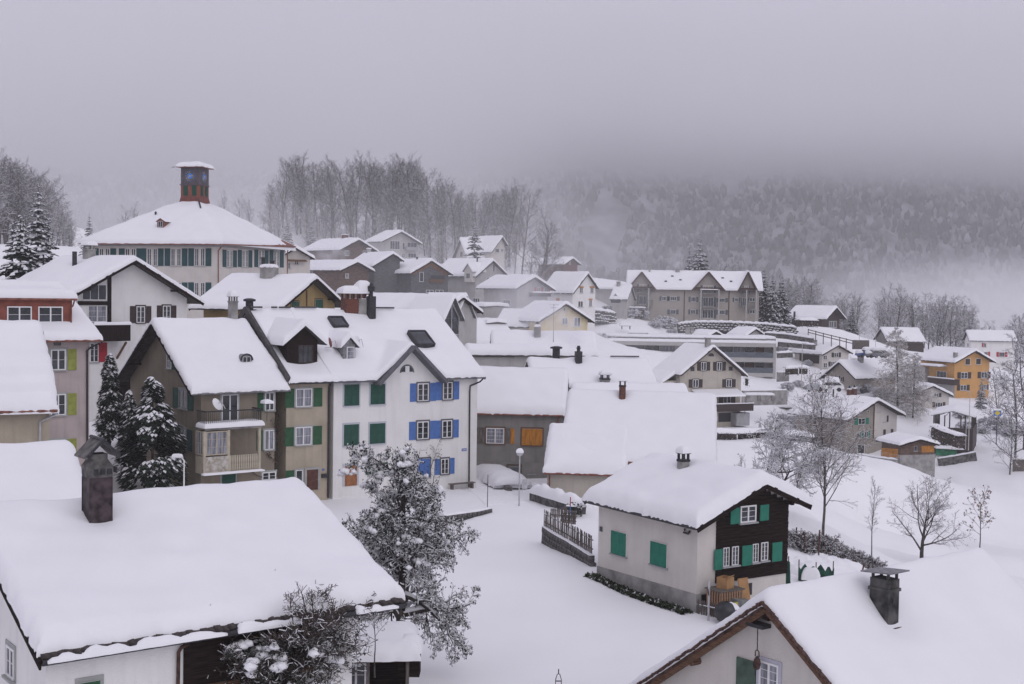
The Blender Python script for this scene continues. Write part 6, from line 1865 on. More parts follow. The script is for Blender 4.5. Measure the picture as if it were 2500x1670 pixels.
# the bare wood on the crest behind the hillside houses
tops = [(668, 445), (700, 395), (722, 388), (745, 396), (770, 398), (795, 402), (822, 400), (850, 396), (880, 396), (905, 398), (925, 402), (945, 415), (965, 400), (985, 394), (1005, 398), (1025, 408), (1045, 425), (1072, 450), (1092, 445), (1112, 452), (1135, 470), (1158, 466), (1180, 472), (1205, 478), (1230, 468), (1256, 456), (1268, 462)]
def crest_label(x, rep):
    w_ = ['at the left end of the crest wood', 'in the crest wood above the brown hill chalet', 'in the crest wood above the house with the glazed gable', 'in the lower right half of the crest wood', 'at the right end of the crest wood'][int(np.searchsorted([770, 880, 1000, 1150], x))]
    return ('front row ', 'second row ', 'rear row ')[rep] + 'bare tree ' + w_
k = 0
for rep in range(3):
    for (x, y) in tops:
        xx = x + rng.uniform(-14, 14)
        Y = 330 + rep * 10 + rng.uniform(-5, 5)
        yy = y + rng.uniform(0, 22) + rep * 5
        gx_, gy_, g_ = on(xx, 560, Y)
        H_ = at(xx, yy, Y)[2] - g_
        if H_ < 6: continue
        stand('bare_tree', WOODT[k % 5], gx_, gy_, g_ - .3, H_ / 16, rng.uniform(0, 6.28), crest_label(xx, rep), 'tree', 'bare trees of the crest wood')
        k += 1
for i in range(84):                          # undergrowth at the foot of the wood
    xx = rng.uniform(660, 1270); Y = rng.uniform(322, 345)
    gx_, gy_, g_ = on(xx, 560, Y)
    stand('snowy_shrub', FROSTT[i % 3], gx_, gy_, g_ - .3, rng.uniform(.45, 1.0), rng.uniform(0, 6.28), 'snow rimed shrub at the foot of the crest wood, ' + ('left part' if xx < 860 else 'middle part' if xx < 1060 else 'right part'), 'shrub', 'shrubs at the foot of the crest wood')
for x, yt, yb_, Y, v, lb in ((702, 528, 590, 318, 1, 'snowy spruce in front of the crest wood, just right of the school roof'), (760, 535, 588, 312, 1, 'second snowy spruce in front of the crest wood, left of the brown hill chalet'), (1158, 545, 628, 262, 2, 'dark spruce standing in front of the top white house'), (1708, 577, 665, 285, 3, 'tall spruce rising behind the roof of the apartment block'), (1682, 605, 665, 288, 1, 'shorter spruce leaning on the tall one behind the apartment block'),
                       (1863, 655, 772, 275, 3, 'dark spruce at the right end of the apartment block'), (1886, 668, 772, 272, 0, 'broad spruce in the dark group right of the apartment block'), (1908, 672, 775, 276, 3, 'third spruce of the dark group right of the apartment block'), (2080, 742, 810, 300, 3, 'dense spruce behind the dark chalet'),
                       (93, 455, 640, 150, 1, 'tall snowy spruce behind the left row of houses'), (50, 522, 690, 112, 2, 'dark spruce with snowy boughs at the left edge above the red dormer'), (118, 520, 640, 152, 1, 'snowy spruce right beside the tall one on the left'), (218, 522, 590, 230, 1, 'small snowy spruce left of the school roof'), (30, 545, 690, 118, 1, 'spruce at the left edge behind the darker one')):
    gx_, gy_, g_ = on(x, yb_, Y)
    zt_ = at(x, yt, Y)[2]; z0_ = min(g_, at(x, yb_, Y)[2])
    stand('spruce', CON[v], gx_, gy_, z0_ - .2, (zt_ - z0_) / 10 * 1.02, x * .7, lb)
# left wooded hill
k = 0
for i in range(105):
    xx = rng.uniform(-60, 210)
    Y = rng.uniform(318, 420)
    line = np.interp(xx, [-60, 30, 70, 120, 160, 215], [408, 402, 420, 470, 520, 585])
    gx_, gy_, g_ = on(xx, 600, Y)
    H_ = at(xx, line + rng.uniform(-4, 46), Y)[2] - g_
    if H_ < 4: continue
    stand('bare_tree', WOODT[i % 5] if i % 4 else FROSTT[i % 3], gx_, gy_, g_ - .3, min(H_ / (16 if i % 4 else 11), 1.7), rng.uniform(0, 6.28), 'bare tree on the left wooded hill, ' + ('at the photo edge' if xx < 40 else 'behind the tall snowy spruce' if xx < 115 else 'on its slope towards the school') + (', near' if Y < 350 else ', in the middle' if Y < 385 else ', far back'), 'tree', 'bare trees of the left hill')
for x, yt, Y in ((585, 490, 330), (612, 492, 334), (540, 486, 332), (335, 512, 345), (300, 520, 345), (640, 530, 326), (660, 480, 330)):
    gx_, gy_, g_ = on(x, 600, Y)
    stand('bare_tree', WOODT[x % 5], gx_, gy_, g_ - .3, (at(x, yt, Y)[2] - g_) / 16, x, 'thin bare tree showing above the school roof against the fog', 'tree', 'bare trees behind the school roof')
# right hand wood
tops = [(1900, 700), (1925, 690), (1945, 705), (1965, 712), (1980, 735), (2000, 742), (2040, 735), (2065, 725), (2085, 730), (2150, 722), (2175, 712), (2200, 716), (2225, 725), (2255, 735), (2285, 722), (2300, 730), (2330, 738), (2350, 745), (2375, 760), (2400, 790), (2440, 800), (2470, 790), (2495, 770)]
def right_label(x, rep):
    w_ = ['between the dark spruces and the dark chalet', 'behind the dark chalet, right of its roof', 'behind the grey barn', 'between the grey barn and the red shutter house', 'at the right edge above the red shutter house'][int(np.searchsorted([1960, 2100, 2260, 2380], x))]
    return ('near ', 'middle ', 'far ')[rep] + 'snow rimed tree of the wood ' + w_
k = 0
for rep in range(3):
    for x, y in tops:
        xx = x + rng.uniform(-14, 14); Y = 335 + rep * 12 + rng.uniform(-6, 6)
        if 1990 < xx < 2070 and rep == 0: Y += 10
        gx_, gy_, g_ = on(xx, 800, Y)
        H_ = at(xx, y + rng.uniform(-6, 26), Y)[2] - g_
        if H_ < 3: continue
        stand('rimed_tree', FROSTT[k % 3] if k % 4 else WOODT[k % 5], gx_, gy_, g_ - .4, H_ / (11 if k % 4 else 16), rng.uniform(0, 6.28), right_label(xx, rep), 'tree', 'rimed trees of the right wood')
        k += 1
for i in range(26):
    xx = rng.uniform(1650, 2000); Y = rng.uniform(330, 380)
    gx_, gy_, g_ = on(xx, 700, Y)
    H_ = at(xx, rng.uniform(655, 690), Y)[2] - g_
    if H_ > 3: stand('rimed_tree', FROSTT[i % 3], gx_, gy_, g_ - .4, min(H_ / 11, 1.3), rng.uniform(0, 6.28), 'pale bare tree behind the apartment block', 'tree', 'bare trees behind the apartment block')
for i, (x, yt, yb_, Y) in enumerate(((1318, 556, 660, 255), (1335, 565, 665, 258), (1365, 640, 690, 320), (1290, 610, 665, 270), (1350, 600, 660, 300))):
    gx_, gy_, g_ = on(x, yb_, Y)
    stand('birch_tree', WOODT[i], gx_, gy_, g_ - .3, (at(x, yt, Y)[2] - g_) / 16, x, 'slender bare birch beside the red brown house', 'tree', 'birches beside the red brown house')
# rounded snowy bushes between the hillside houses
BUSH = []
SPB = dict(n=(7, 6, 5), seg=(3, 3, 2, 2), wob=(.2, .25, .3, .3), up=(.05, .02, .0, 0), t0=(.1, .1, .1), ang=(45, 50, 50), ratio=(.75, .6, .55), tl=1, rr=.6, sn=.95)
for i in range(3):
    p = Plant(200 + i, snow=2.2, snow_min=.045, twig=.014, sides=(4, 3, 3, 3))
    for j in range(7):
        a = j * .9; p.branch(np.array([.15 * math.cos(a), .15 * math.sin(a), 0]), np.array([.5 * math.cos(a), .5 * math.sin(a), 1.0]), .8, .03, 0, SPB)
    BUSH.append(p.meshes(BARK, TWIG))
DARKB = []
for i in range(2):
    p = Plant(220 + i, snow=1.0, snow_min=.02, twig=.014, sides=(4, 3, 3, 3))
    for j in range(9):
        a = j * .75; p.branch(np.array([.25 * math.cos(a), .25 * math.sin(a), 0]), np.array([.9 * math.cos(a), .9 * math.sin(a), 1.0]), .8, .03, 0, dict(SPB, sn=.35))
    DARKB.append(p.meshes(BARK, TWIG))
for i, (x, y, s_) in enumerate(((1948, 1334, 1.0), (1962, 1340, 1.1), (1980, 1345, 1.15), (1998, 1347, 1.2), (2016, 1350, 1.1), (2032, 1352, 1.0), (2052, 1352, .7), (2068, 1360, .75), (2084, 1368, .8), (2100, 1376, .75), (2118, 1384, .8), (2138, 1390, .7))):
    P_ = gpt(x, y)
    stand('bramble_bush', DARKB[i % 2], P_[0], P_[1], P_[2] - .1, s_, x, 'dark bramble bush at the foot of the tall slim tree' if i < 6 else 'low bramble bush on the bank behind the right hand chimney', 'bush', 'brambles on the slope right of the chalet')
def bush(px, py, Y, h_, label, v=0, w_=1.0, group=None, m=None):
    gx_, gy_, g_ = on(px, py, Y)
    o = stand('snowy_bush', m or BUSH[v % 3], gx_, gy_, g_ - .1, h_ / 1.5 * w_, px * .37, label, 'bush', group, h_ / 1.5)
    return o
bush(880, 700, 140, 5.0, 'large snowy bush in front of the brown timber house', 0, 1.3)
bush(828, 715, 138, 4.2, 'round snowy bush behind the ochre gable', 1, 1.2)
bush(1010, 715, 139, 2.6, 'russet leaved bush beside the dark flue pipe', 2, .8)
for i, (x, y, Y, hh) in enumerate(((1225, 655, 232, 4.2), (1255, 660, 228, 4.6), (1280, 668, 226, 3.8), (1062, 640, 285, 3.5), (1040, 625, 288, 3.0))): bush(x, y, Y, hh, 'snow loaded conifer like bush below the top white house', i, 1.3, 'snow loaded bushes below the top white house')
for i, (x, y, Y, hh) in enumerate(((1118, 745, 195, 2.2), (1160, 760, 190, 2.0), (1205, 765, 188, 2.2), (1240, 768, 188, 1.6), (1110, 705, 212, 2.4))): bush(x, y, Y, hh, 'snowy garden bush in the smoke below the white balcony house', i, 1.4, 'garden bushes below the white balcony house')
for i, (x, y, Y, hh) in enumerate(((1490, 770, 262, 3.0), (1520, 765, 262, 2.6), (1475, 775, 258, 2.4), (1560, 772, 264, 2.6), (1540, 778, 262, 2.8), (1600, 788, 258, 1.6), (1640, 790, 258, 1.3), (1680, 792, 258, 1.2), (1750, 790, 258, 1.2), (1790, 788, 258, 1.4), (1830, 786, 258, 1.6), (1870, 788, 256, 1.8), (1910, 792, 256, 1.6), (1940, 800, 256, 1.4), (1960, 800, 255, 1.4), (1460, 740, 255, 2.4))): bush(x, y, Y, hh, 'low snow covered shrub on the terrace below the apartment block', i, 1.5, 'shrubs on the apartment terrace')
bush(1625, 775, 263, 3.2, 'frosted ball shaped shrub against the apartment block wall', 1, 1.5)
for i, (x, y, Y, hh) in enumerate(((1470, 825, 238, 2.6), (1495, 825, 238, 2.4), (1490, 815, 240, 2.2))): bush(x, y, Y, hh, 'bare brown shrub on the slope left of the modern building', i, .9, 'bare shrubs left of the modern building')
for i, (x, y, Y, hh) in enumerate(((1925, 850, 225, 1.8), (1950, 845, 228, 1.6), (1912, 870, 222, 1.6), (1935, 905, 215, 1.5), (1955, 900, 214, 2.3), (1980, 905, 212, 1.6), (1912, 940, 215, 1.2), (2090, 855, 230, 2.0), (2110, 850, 232, 2.4), (2150, 870, 228, 2.6), (1975, 830, 245, 1.4))): bush(x, y, Y, hh, 'snowy shrub in the stepped gardens right of the modern building', i, 1.2, 'shrubs in the stepped gardens')
for i, (x, y, Y, hh) in enumerate(((2365, 1000, 215, 2.6), (2395, 995, 215, 2.2), (2420, 985, 220, 2.4), (2350, 985, 225, 2.0), (2450, 990, 218, 2.8), (2470, 1000, 214, 2.6))): bush(x, y, Y, hh, 'snow burdened bush below the orange house', i, 1.4, 'bushes below the orange house')
gx_, gy_, g_ = on(2395, 985, 236)
stand('young_fir', CON[1], gx_, gy_, g_ - .2, .62, 1, 'small snow white fir standing in front of the orange house')
gx_, gy_, g_ = on(1856, 1015, 170); stand('young_fir', CON[2], gx_, gy_, g_ - .1, .19, 1, 'knee high fir on the snowy bank behind the low roof wing')

# larch in the right half
p = Plant(31, snow=1.0, snow_min=.045, twig=.03, sides=(6, 4, 3, 3))
SPL = dict(n=(66, 14, 5), seg=(10, 5, 3, 2), wob=(.012, .07, .14, .2), up=(.0, .015, -.10, -.1), t0=(.08, .12, .1), ang=(84, 55, 50), ratio=(.34, .34, .45), tl=1, rr=.4, sn=.5, end=.08, shape=lambda t, lv: (1.12 - .98 * t) if lv == 0 else 1.0)
p.branch(np.zeros(3), np.array([0, 0, 1.0]), 20, .28, 0, SPL)
gx_, gy_, g_ = on(2190, 1040, 224)
LM = p.meshes(BARK, LARCHT)
hL = at(2190, 795, 224)[2] - g_
stand('larch_tree', LM, gx_, gy_, g_ - .3, hL / 20, .6, 'tall pale brown larch with drooping snowy branches beside the farmhouse')
gx_, gy_, g_ = on(2228, 1040, 222)
stand('larch_tree', LM, gx_, gy_, g_ - .3, (at(2215, 872, 222)[2] - g_) / 20 * 1.1, 2.6, 'shorter larch merging with the tall one, in front of the small gable house')
# trees in and around the sloping field
p = Plant(41, snow=.9, snow_min=.016, twig=.013, sides=(7, 5, 4, 3, 3))
SPG = dict(n=(9, 7, 6, 4), seg=(5, 6, 4, 3, 2), wob=(.05, .10, .16, .2, .25), up=(.02, .10, .06, .02, -.02), t0=(.22, .18, .15, .1), ang=(46, 42, 42, 45), ratio=(.95, .5, .48, .5), tl=2, rr=.58, sn=.8)
p.branch(np.zeros(3), np.array([.05, 0, 1.0]), 5.2, .2, 0, SPG)
P_ = gpt(2250, 1372)
hz_ = max(float(np.concatenate(q_[0])[:, 2].max()) for q_ in (p.C, p.T))
stand('field_tree', p.meshes(BARK, TWIG), P_[0], P_[1], P_[2] - .2, 225 / ppm(P_[1]) / hz_, 1.0, 'wide bare tree with a round airy crown standing alone in the snowy field')
def tall(seed, H_, r, leaves, leafm=DEADLEAF, n=(16, 8, 5), ang=(38, 40, 45), t0=.3, snow=1.0, twig=.013, ratio=.42, sm=.018):
    p = Plant(seed, snow=snow, snow_min=sm, twig=twig, sides=(7, 4, 3, 3))
    p.branch(np.zeros(3), np.array([.02, 0, 1.0]), H_, r, 0, dict(n=n, seg=(9, 5, 4, 2), wob=(.03, .09, .17, .2), up=(.01, .06, .03, .0), t0=(t0, .15, .1), ang=ang, ratio=(ratio, .45, .5), tl=2, rr=.5, sn=.8))
    for t in p.tips:
        if p.r.random() < leaves: p.leaf(t + p.r.normal(0, .05, 3), p.r.uniform(.05, .1))
    return p
p = tall(51, 13.0, .15, .8, n=(32, 11, 6), ratio=.46, t0=.24, twig=.017)
P_ = gpt(2009, 1313); Ht = 328 / ppm(P_[1])
gx_, gy_ = P_[0], P_[1]
stand('beech_tree', p.meshes(BARKG, TWIG), gx_, gy_, P_[2] - .2, Ht / 13, .4, 'tall slim tree still carrying brown withered leaves right of the chalet')
p = tall(52, 8, .07, .0, n=(16, 6, 4), ang=(28, 30, 35), ratio=.28)
P_ = gpt(2128, 1362); stand('thin_sapling', p.meshes(BARKG, TWIG), P_[0], P_[1], P_[2] - .2, 182 / ppm(P_[1]) / 8, 1, 'thin upright bare sapling left of the wide field tree')
p = tall(53, 5, .06, .85, n=(10, 5, 3), ang=(45, 40, 40))
for t in p.tips[::2]: p.leaf(t, .12); p.leaf(t + [0.05, 0, .04], .12)
P_ = gpt(2392, 1340); stand('withered_sapling', p.meshes(BARK, TWIG), P_[0], P_[1], P_[2] - .4, 135 / ppm(P_[1]) / 5, 2, 'young tree with clusters of brown leaves behind the lower right roof ridge')
# old apple trees behind the chalet
SPA = dict(n=(7, 8, 7, 5), seg=(4, 6, 5, 3, 2), wob=(.10, .2, .25, .3, .3), up=(.0, .05, .05, .04, .02), t0=(.4, .2, .12, .1), ang=(62, 55, 52, 50), ratio=(1.1, .5, .5, .5), tl=2, rr=.6, sn=.95)
for k_, (x, yb_, Y, H_, sd, lb) in enumerate(((1905, 1275, 92, 4.4, 61, 'gnarled old apple tree with snow along its branches behind the chalet roof'), (1850, 1240, 96, 5.0, 62, 'spreading apple tree left of the gnarled one behind the chalet ridge'))):
    p = Plant(sd, snow=1.25, snow_min=.022, twig=.013, sides=(7, 5, 4, 3, 3))
    p.branch(np.zeros(3), np.array([.1, 0, 1.0]), H_, .2, 0, SPA)
    P_ = gpt(x, yb_); stand('apple_tree', p.meshes(BARK, TWIG), P_[0], P_[1], P_[2] - .3, Y / 96 * P_[1] / Y * 1.08, k_ * 2.0, lb)
# far right trees
for k_, (x, yb_, Y, yt, lb, m_) in enumerate(((2478, 1150, 160, 895, 'frosted tree at the right edge beside the yellow signpost', 0), (2440, 1050, 190, 910, 'frosted tree leaning behind the yellow signpost', 1), (2500, 1100, 170, 850, 'tall rimed tree cut by the right edge below the orange house', 2), (2465, 1160, 156, 1010, 'small bare tree in front of the dark wall at the right edge', 0))):
    P_ = gpt(x, yb_); stand('frosted_tree', FROSTT[m_], P_[0], P_[1], P_[2] - .3, (yb_ - yt) / ppm(P_[1]) / 11, k_ * 1.7, lb)

# the snow laden pear tree by the street
p = Plant(71, snow=1.5, snow_min=.018, twig=.014, sides=(8, 6, 4, 3, 3))
SPP = dict(n=(19, 11, 10, 6), seg=(8, 7, 5, 3, 2), wob=(.07, .15, .22, .25, .3), up=(.02, -.02, -.05, -.05, .0), t0=(.22, .12, .1, .1), ang=(62, 55, 52, 50), ratio=(.44, .46, .46, .5), tl=2, rr=.58, sn=.7)
p.branch(np.zeros(3), np.array([-.06, 0, 1.0]), 8.6, .26, 0, SPP)
allC = np.concatenate(p.C[0])
pick = p.r.choice(len(allC), 15000)
for i in pick: p.leaf(allC[i] + p.r.normal(0, .05, 3), p.r.uniform(.035, .08))
trunkpts = np.concatenate(p.T[0])
hi = allC[allC[:, 2] > 3.2]
for i in p.r.choice(len(hi), 85):
    d_ = p.r.normal(0, 1, 3) * [1, 1, .25]
    for f_ in np.linspace(-1, 1, p.r.integers(2, 6)): p.blob(hi[i] + d_ * f_ * .17 + p.r.normal(0, .04, 3) + [0, 0, .05], p.r.uniform(.08, .2))
P_ = at(985, 1500, 50.5)
ms_ = p.meshes(BARK, TWIG, SNOW, LEAFD)
pear = stand('pear_tree', ms_, P_[0] - .1, P_[1], gz(P_[0], P_[1]) - .2, 1.0, 2.2, 'old pear tree loaded with heavy snow clumps between the white house and the street')
PEAR_TOP = at(940, 1068, 50.5)[2]
hz_ = max(float(np.concatenate(q_[0])[:, 2].max()) for q_ in (p.C, p.T))
k_ = (PEAR_TOP - pear.location.z) / hz_
pear.scale = (k_ * .86, k_ * .86, k_)
# shrub in front of the white house
p = Plant(72, snow=1.0, snow_min=.016, twig=.014, sides=(6, 4, 3, 3, 3))
SPS = dict(n=(10, 10, 8), seg=(5, 5, 4, 2), wob=(.12, .18, .25, .3), up=(.05, .03, .02, .01), t0=(.15, .12, .1), ang=(40, 45, 48), ratio=(.6, .5, .5), tl=1, rr=.6, sn=.22)
for j in range(24):
    a = j * .55; p.branch(np.array([.25 * math.cos(a), .25 * math.sin(a), 0]), np.array([.55 * math.cos(a), .55 * math.sin(a), 1.0]), 2.5 + .9 * (j % 3 == 0), .06, 0, SPS)
allC = np.concatenate(p.C[0])
lowm = allC[allC[:, 2] < 2.6]
for i in p.r.choice(len(lowm), 14000): p.leaf(lowm[i] + p.r.normal(0, .05, 3), p.r.uniform(.03, .06))
for i in p.r.choice(len(lowm), 120):
    d_ = p.r.normal(0, 1, 3) * [1, 1, .25]
    for f_ in np.linspace(-1, 1, p.r.integers(2, 6)): p.blob(lowm[i] + d_ * f_ * .13 + p.r.normal(0, .03, 3) + [0, 0, .04], p.r.uniform(.08, .2))
P_ = at(660, 1730, 36.3)
sh_ = stand('garden_shrub', p.meshes(BARK, TWIG, SNOW, LEAFD), P_[0], P_[1], P_[2] - .3, 1.0, .3, 'bushy bare shrub with snow clumps in front of the white house wall', 'shrub')
hz_ = float(allC[:, 2].max()); sh_.scale = [(at(690, 1390, 36.3)[2] - sh_.location.z) / hz_] * 3
p = tall(73, 3.4, .05, .0, n=(7, 4, 2), ang=(50, 45, 45), t0=.6, snow=.6)
P_ = at(915, 1640, 43.5); stand('pruned_sapling', p.meshes(BARKG, BARKG), P_[0], P_[1], P_[2] - .2, (at(920, 1492, 43.5)[2] - P_[2]) / 3.4, 1, 'young pruned tree in front of the garden shed')
# evergreens beside the brown corner house
def evergreen(seed, H_, W_, n, prof, label, px, py, Y, ptop, snowk=.7, leafm=LEAFD):
    r = np.random.default_rng(seed)
    nv, nf, sv, sf = [], [], [], []
    nc = 46 if W_ > 1.5 else 90
    ct = r.random(nc) ** .9; ca = r.uniform(0, 6.28, nc)
    for i in range(n):
        k_ = r.integers(nc)                    # leaves gather in clumps, gaps between them
        t = ct[k_]
        R_ = W_ * prof(t)
        rc = (.18 + .30 * prof(t)) * W_ * (.62 if W_ > 1.5 else .85)
        cc = np.array([R_ * .78 * math.cos(ca[k_]), R_ * .78 * math.sin(ca[k_]), H_ * t])
        dv = r.normal(0, 1, 3); dv *= rc * r.random() ** .45 / np.linalg.norm(dv)
        dv[2] = dv[2] * 1.25 - abs(dv[2]) * .2
        c = cc + dv
        a = math.atan2(c[1], c[0]); q = math.hypot(c[0], c[1])
        for lv, lf, off, k, ok in ((nv, nf, 0, 1, 1), (sv, sf, .06, .95, r.random() < snowk * (1.5 if dv[2] > 0 else .45))):
            if not ok: continue
            u = np.array([math.cos(a), math.sin(a), -.55 if k == 1 else -.7]) * .17 * k; v = np.array([-math.sin(a), math.cos(a), 0]) * .11 * k
            o = len(lv); c2 = c + [0, 0, off]
            lv.extend([tuple(c2 - u * .5), tuple(c2 + v), tuple(c2 + u), tuple(c2 - v)]); lf.append((o, o + 1, o + 2, o + 3))
    ms = {}
    b = MB(); b.tube([(0, 0, -.5), (0, 0, H_ * .9)], [.1, .03], 6); ms['trunk'] = b.mesh('trunk', BARK)
    for nm, vv_, ff_, m in (('crown', nv, nf, leafm), ('branch_snow', sv, sf, FROST)):
        me = bpy.data.meshes.new(nm); me.from_pydata(vv_, [], ff_); me.materials.append(m); ms[nm] = me
    P_ = at(px, py, Y)
    o = stand('evergreen_tree', ms, P_[0], P_[1], P_[2] - .3, (at(px, ptop, Y)[2] - P_[2] + .3) / H_, 0, label)
    return o
evergreen(1, 6, 1.0, 6000, lambda t: float(np.interp(t, [0, .15, .4, .6, .8, 1], [.75, 1.0, .9, .52, .45, .05])), 'slim snow dusted cypress left of the brown corner house', 268, 1062, 87, 868, .3)
evergreen(2, 6, 1.85, 12000, lambda t: float(np.interp(t, [0, .12, .35, .55, .68, .76, .9, 1], [.72, .95, 1.0, .78, .52, .24, .2, .05])), 'broad dark evergreen with snow specks against the brown corner house', 372, 1185, 83, 925, .2)
evergreen(3, 4, .85, 2600, lambda t: (1 - t) ** .8, 'small evergreen between the slim cypress and the broad one', 316, 1120, 85.5, 958, .36)
# climbers on the house walls
def climber(house, side, pts, seed, label_part, leafm, n=6):
    p = Plant(seed, snow=.0, twig=.01, sides=(4, 3, 3))
    for (x0, y0, x1, y1) in pts:
        a, b_ = house.wallpt(side, x0, y0, .08), house.wallpt(side, x1, y1, .12)
        d = b_ - a; l = np.linalg.norm(d)
        p.branch(a, d, l, .03, 0, dict(n=(n, 4), seg=(6, 4, 2), wob=(.12, .22, .3), up=(.02, .03, 0), t0=(.2, .1), ang=(45, 45), ratio=(.32, .5), tl=0, rr=.6))
    for t in p.tips:
        if p.r.random() < .9: p.leaf(t, p.r.uniform(.05, .10))
    for nm, me in p.meshes(TWIG, TWIG, FROST, leafm).items():
        o = put({'crown': 'climber_stem', 'leaves': 'climber_leaves', 'trunk': 'climber_stem'}[nm], me, house.root)
        o['kind'] = 'stuff'
climber(WT, 'F', [(1060, 1205, 1020, 1085), (1055, 1200, 1060, 1090), (1062, 1200, 1095, 1080), (1040, 1205, 1000, 1100), (1050, 1150, 1075, 1075)], 81, 'vine', mat('dull_leaf', (.075, .075, .05), .9, .35, 3), 8)
climber(BC, 'F', [(676, 1165, 677, 1010), (676, 1060, 650, 1010), (676, 1130, 655, 1110), (676, 1100, 685, 1040), (640, 1165, 600, 1150)], 82, 'vine', mat('red_leaf', (.12, .05, .04), .9, .35, 3), 6)
# ------------------------------------------------------------------ walls, hedges, fences
def sweep_snow(name, pts, w, t, parent, seed=0.0):
    """a rounded ridge of snow along a line of points"""
    pts = [np.array(p, float) for p in pts]
    P = []
    for a, c in zip(pts[:-1], pts[1:]):
        n = max(1, int(np.linalg.norm(c - a) / .35))
        for i in range(n): P.append(a + (c - a) * i / n)
    P.append(pts[-1])
    V, Fc_ = [], []
    m = 9
    for i, p in enumerate(P):
        d = P[min(i + 1, len(P) - 1)] - P[max(i - 1, 0)]
        d = np.array([d[0], d[1], 0]); d /= np.linalg.norm(d) + 1e-9
        sd = np.array([d[1], -d[0], 0])
        am = .5 if w > .9 else 1.0
        k = 1 + am * (.16 * math.sin(i * (.55 if w > .9 else 1.3) + seed) + .10 * math.sin(i * 2.3 + seed * 2))
        e_ = min(1, .3 + min(i, len(P) - 1 - i) * .45)
        for j in range(m):
            a = math.pi * j / (m - 1)
            V.append(p + sd * (w / 2 * math.cos(a) * (1 + .06 * math.sin(i * 1.1 + j))) + np.array([0, 0, t * k * e_ * math.sin(a) ** .7 - .02]))
    for i in range(len(P) - 1):
        for j in range(m - 1): Fc_.append((i * m + j, i * m + j + 1, (i + 1) * m + j + 1, (i + 1) * m + j))
    Fc_.append(tuple(range(m))); Fc_.append(tuple((len(P) - 1) * m + j for j in range(m - 1, -1, -1)))
    me = bpy.data.meshes.new(name); me.from_pydata([tuple(v) for v in V], [], Fc_); me.materials.append(SNOW)
    me.polygons.foreach_set('use_smooth', [True] * len(Fc_))
    return put(name, me, parent)
def local(pts):
    c = np.mean(pts, axis=0); c[2] = min(p[2] for p in pts)
    return c, [np.array(p) - c for p in pts]
STV = []
for i in range(4):
    r = random.Random(i)
    b = MB(); b.box(-.5, .5, -.5, .5, -.5, .5)
    b.v = [(x * r.uniform(.78, 1), y * r.uniform(.8, 1), z * r.uniform(.78, 1)) for x, y, z in b.v]
    STV.append(b.mesh('stone', STONE))
STS = []
for i in range(4):                          # the same boulders with snow caught on top
    r = random.Random(i + 9)
    b = MB(); b.box(-.5, .5, -.5, .5, -.5, .30)
    k_ = [(x * r.uniform(.7, 1), y * r.uniform(.7, 1), z * r.uniform(.75, 1)) for x, y, z in b.v]
    b.v = k_
    b.add([k_[4], k_[5], k_[6], k_[7], (-.3, -.35, .52), (.3, -.3, .5), (.3, .3, .55), (-.3, .3, .53)], [(4, 5, 6, 7), (0, 1, 5, 4), (1, 2, 6, 5), (2, 3, 7, 6), (3, 0, 4, 7)], 1)
    STS.append(b.mesh('stone', [STONE, SNOW]))
def stone_wall(name, tops, h_, thick, rows, per, label, snow_t=.3, cat='wall', capw=1.3, back=0.0):
    """tops: points along the top edge; laid stone by stone in courses"""
    c, T = local([np.array(p) for p in tops])
    o = empty(name, tuple(c), 0, label, cat)
    L_ = [0]
    for a, d in zip(T[:-1], T[1:]): L_.append(L_[-1] + np.linalg.norm(d - a))
    def P(s):
        for i in range(len(T) - 1):
            if s <= L_[i + 1] or i == len(T) - 2:
                f = (s - L_[i]) / (L_[i + 1] - L_[i]); return T[i] + (T[i + 1] - T[i]) * f, T[i + 1] - T[i]
    r = random.Random(len(label))
    n = max(2, int(L_[-1] / per))
    core = MB()
    for a, d in zip(T[:-1], T[1:]):
        core.bar(a + [0, back * rows * .5 + .08, -h_ / 2 - .3], d + [0, back * rows * .5 + .08, -h_ / 2 - .3], thick * .72, h_ + .5)
    core.build('core', STONE, o)
    for j in range(rows):
        for i in range(n):
            s = (i + .5 + (.5 if j % 2 else 0)) * L_[-1] / n
            if s > L_[-1]: continue
            p, d = P(s)
            q = put('stone', (STS if back else STV)[r.randrange(4)], o, Vector((p[0], p[1] - back * j + (r.uniform(-.1, .1) if back else 0), p[2] - h_ * (j + .5) / rows + (r.uniform(-.12, .12) if back else 0))), math.atan2(d[1], d[0]) + r.uniform(-.08, .08) * (4 if back else 1))
            q.scale = (L_[-1] / n * r.uniform(.86, .99), thick * r.uniform(.9, 1.08), h_ / rows * r.uniform(.84, .97))
    if snow_t: sweep_snow('wall_snow', [t_ + np.array([0, .1, 0]) for t_ in T], thick * capw, snow_t, o, len(label) * .3)
    return o
def px3(l): return [at(x, y, Y) for x, y, Y in l]
stone_wall('garden_wall', px3([(1035, 1268, 79.5), (1100, 1256, 81), (1160, 1248, 82.5), (1198, 1240, 84)]), 1.0, .35, 3, .42, 'mossy stone garden wall topped with snow in front of the white terrace house', .12)
stone_wall('terrace_wall', px3([(1655, 790, 256), (1700, 786, 256), (1780, 787, 255), (1870, 791, 253), (1945, 799, 250)]), 1.9, .6, 4, .72, 'boulder retaining wall below the apartment block, snow on every ledge', .4, back=.22)
stone_wall('boulder_wall', px3([(1412, 757, 252), (1460, 757, 254), (1502, 764, 256)]), 2.6, .55, 4, .65, 'boulder retaining wall between the yellow house and the apartment block', .5, back=.22)
stone_wall('street_wall', px3([(1328, 1284, 73.5), (1350, 1300, 72), (1390, 1322, 69.5), (1446, 1357, 66.2)]), 1.0, .35, 3, .4, 'low stone wall carrying the picket fence left of the chalet', .06, capw=.9)
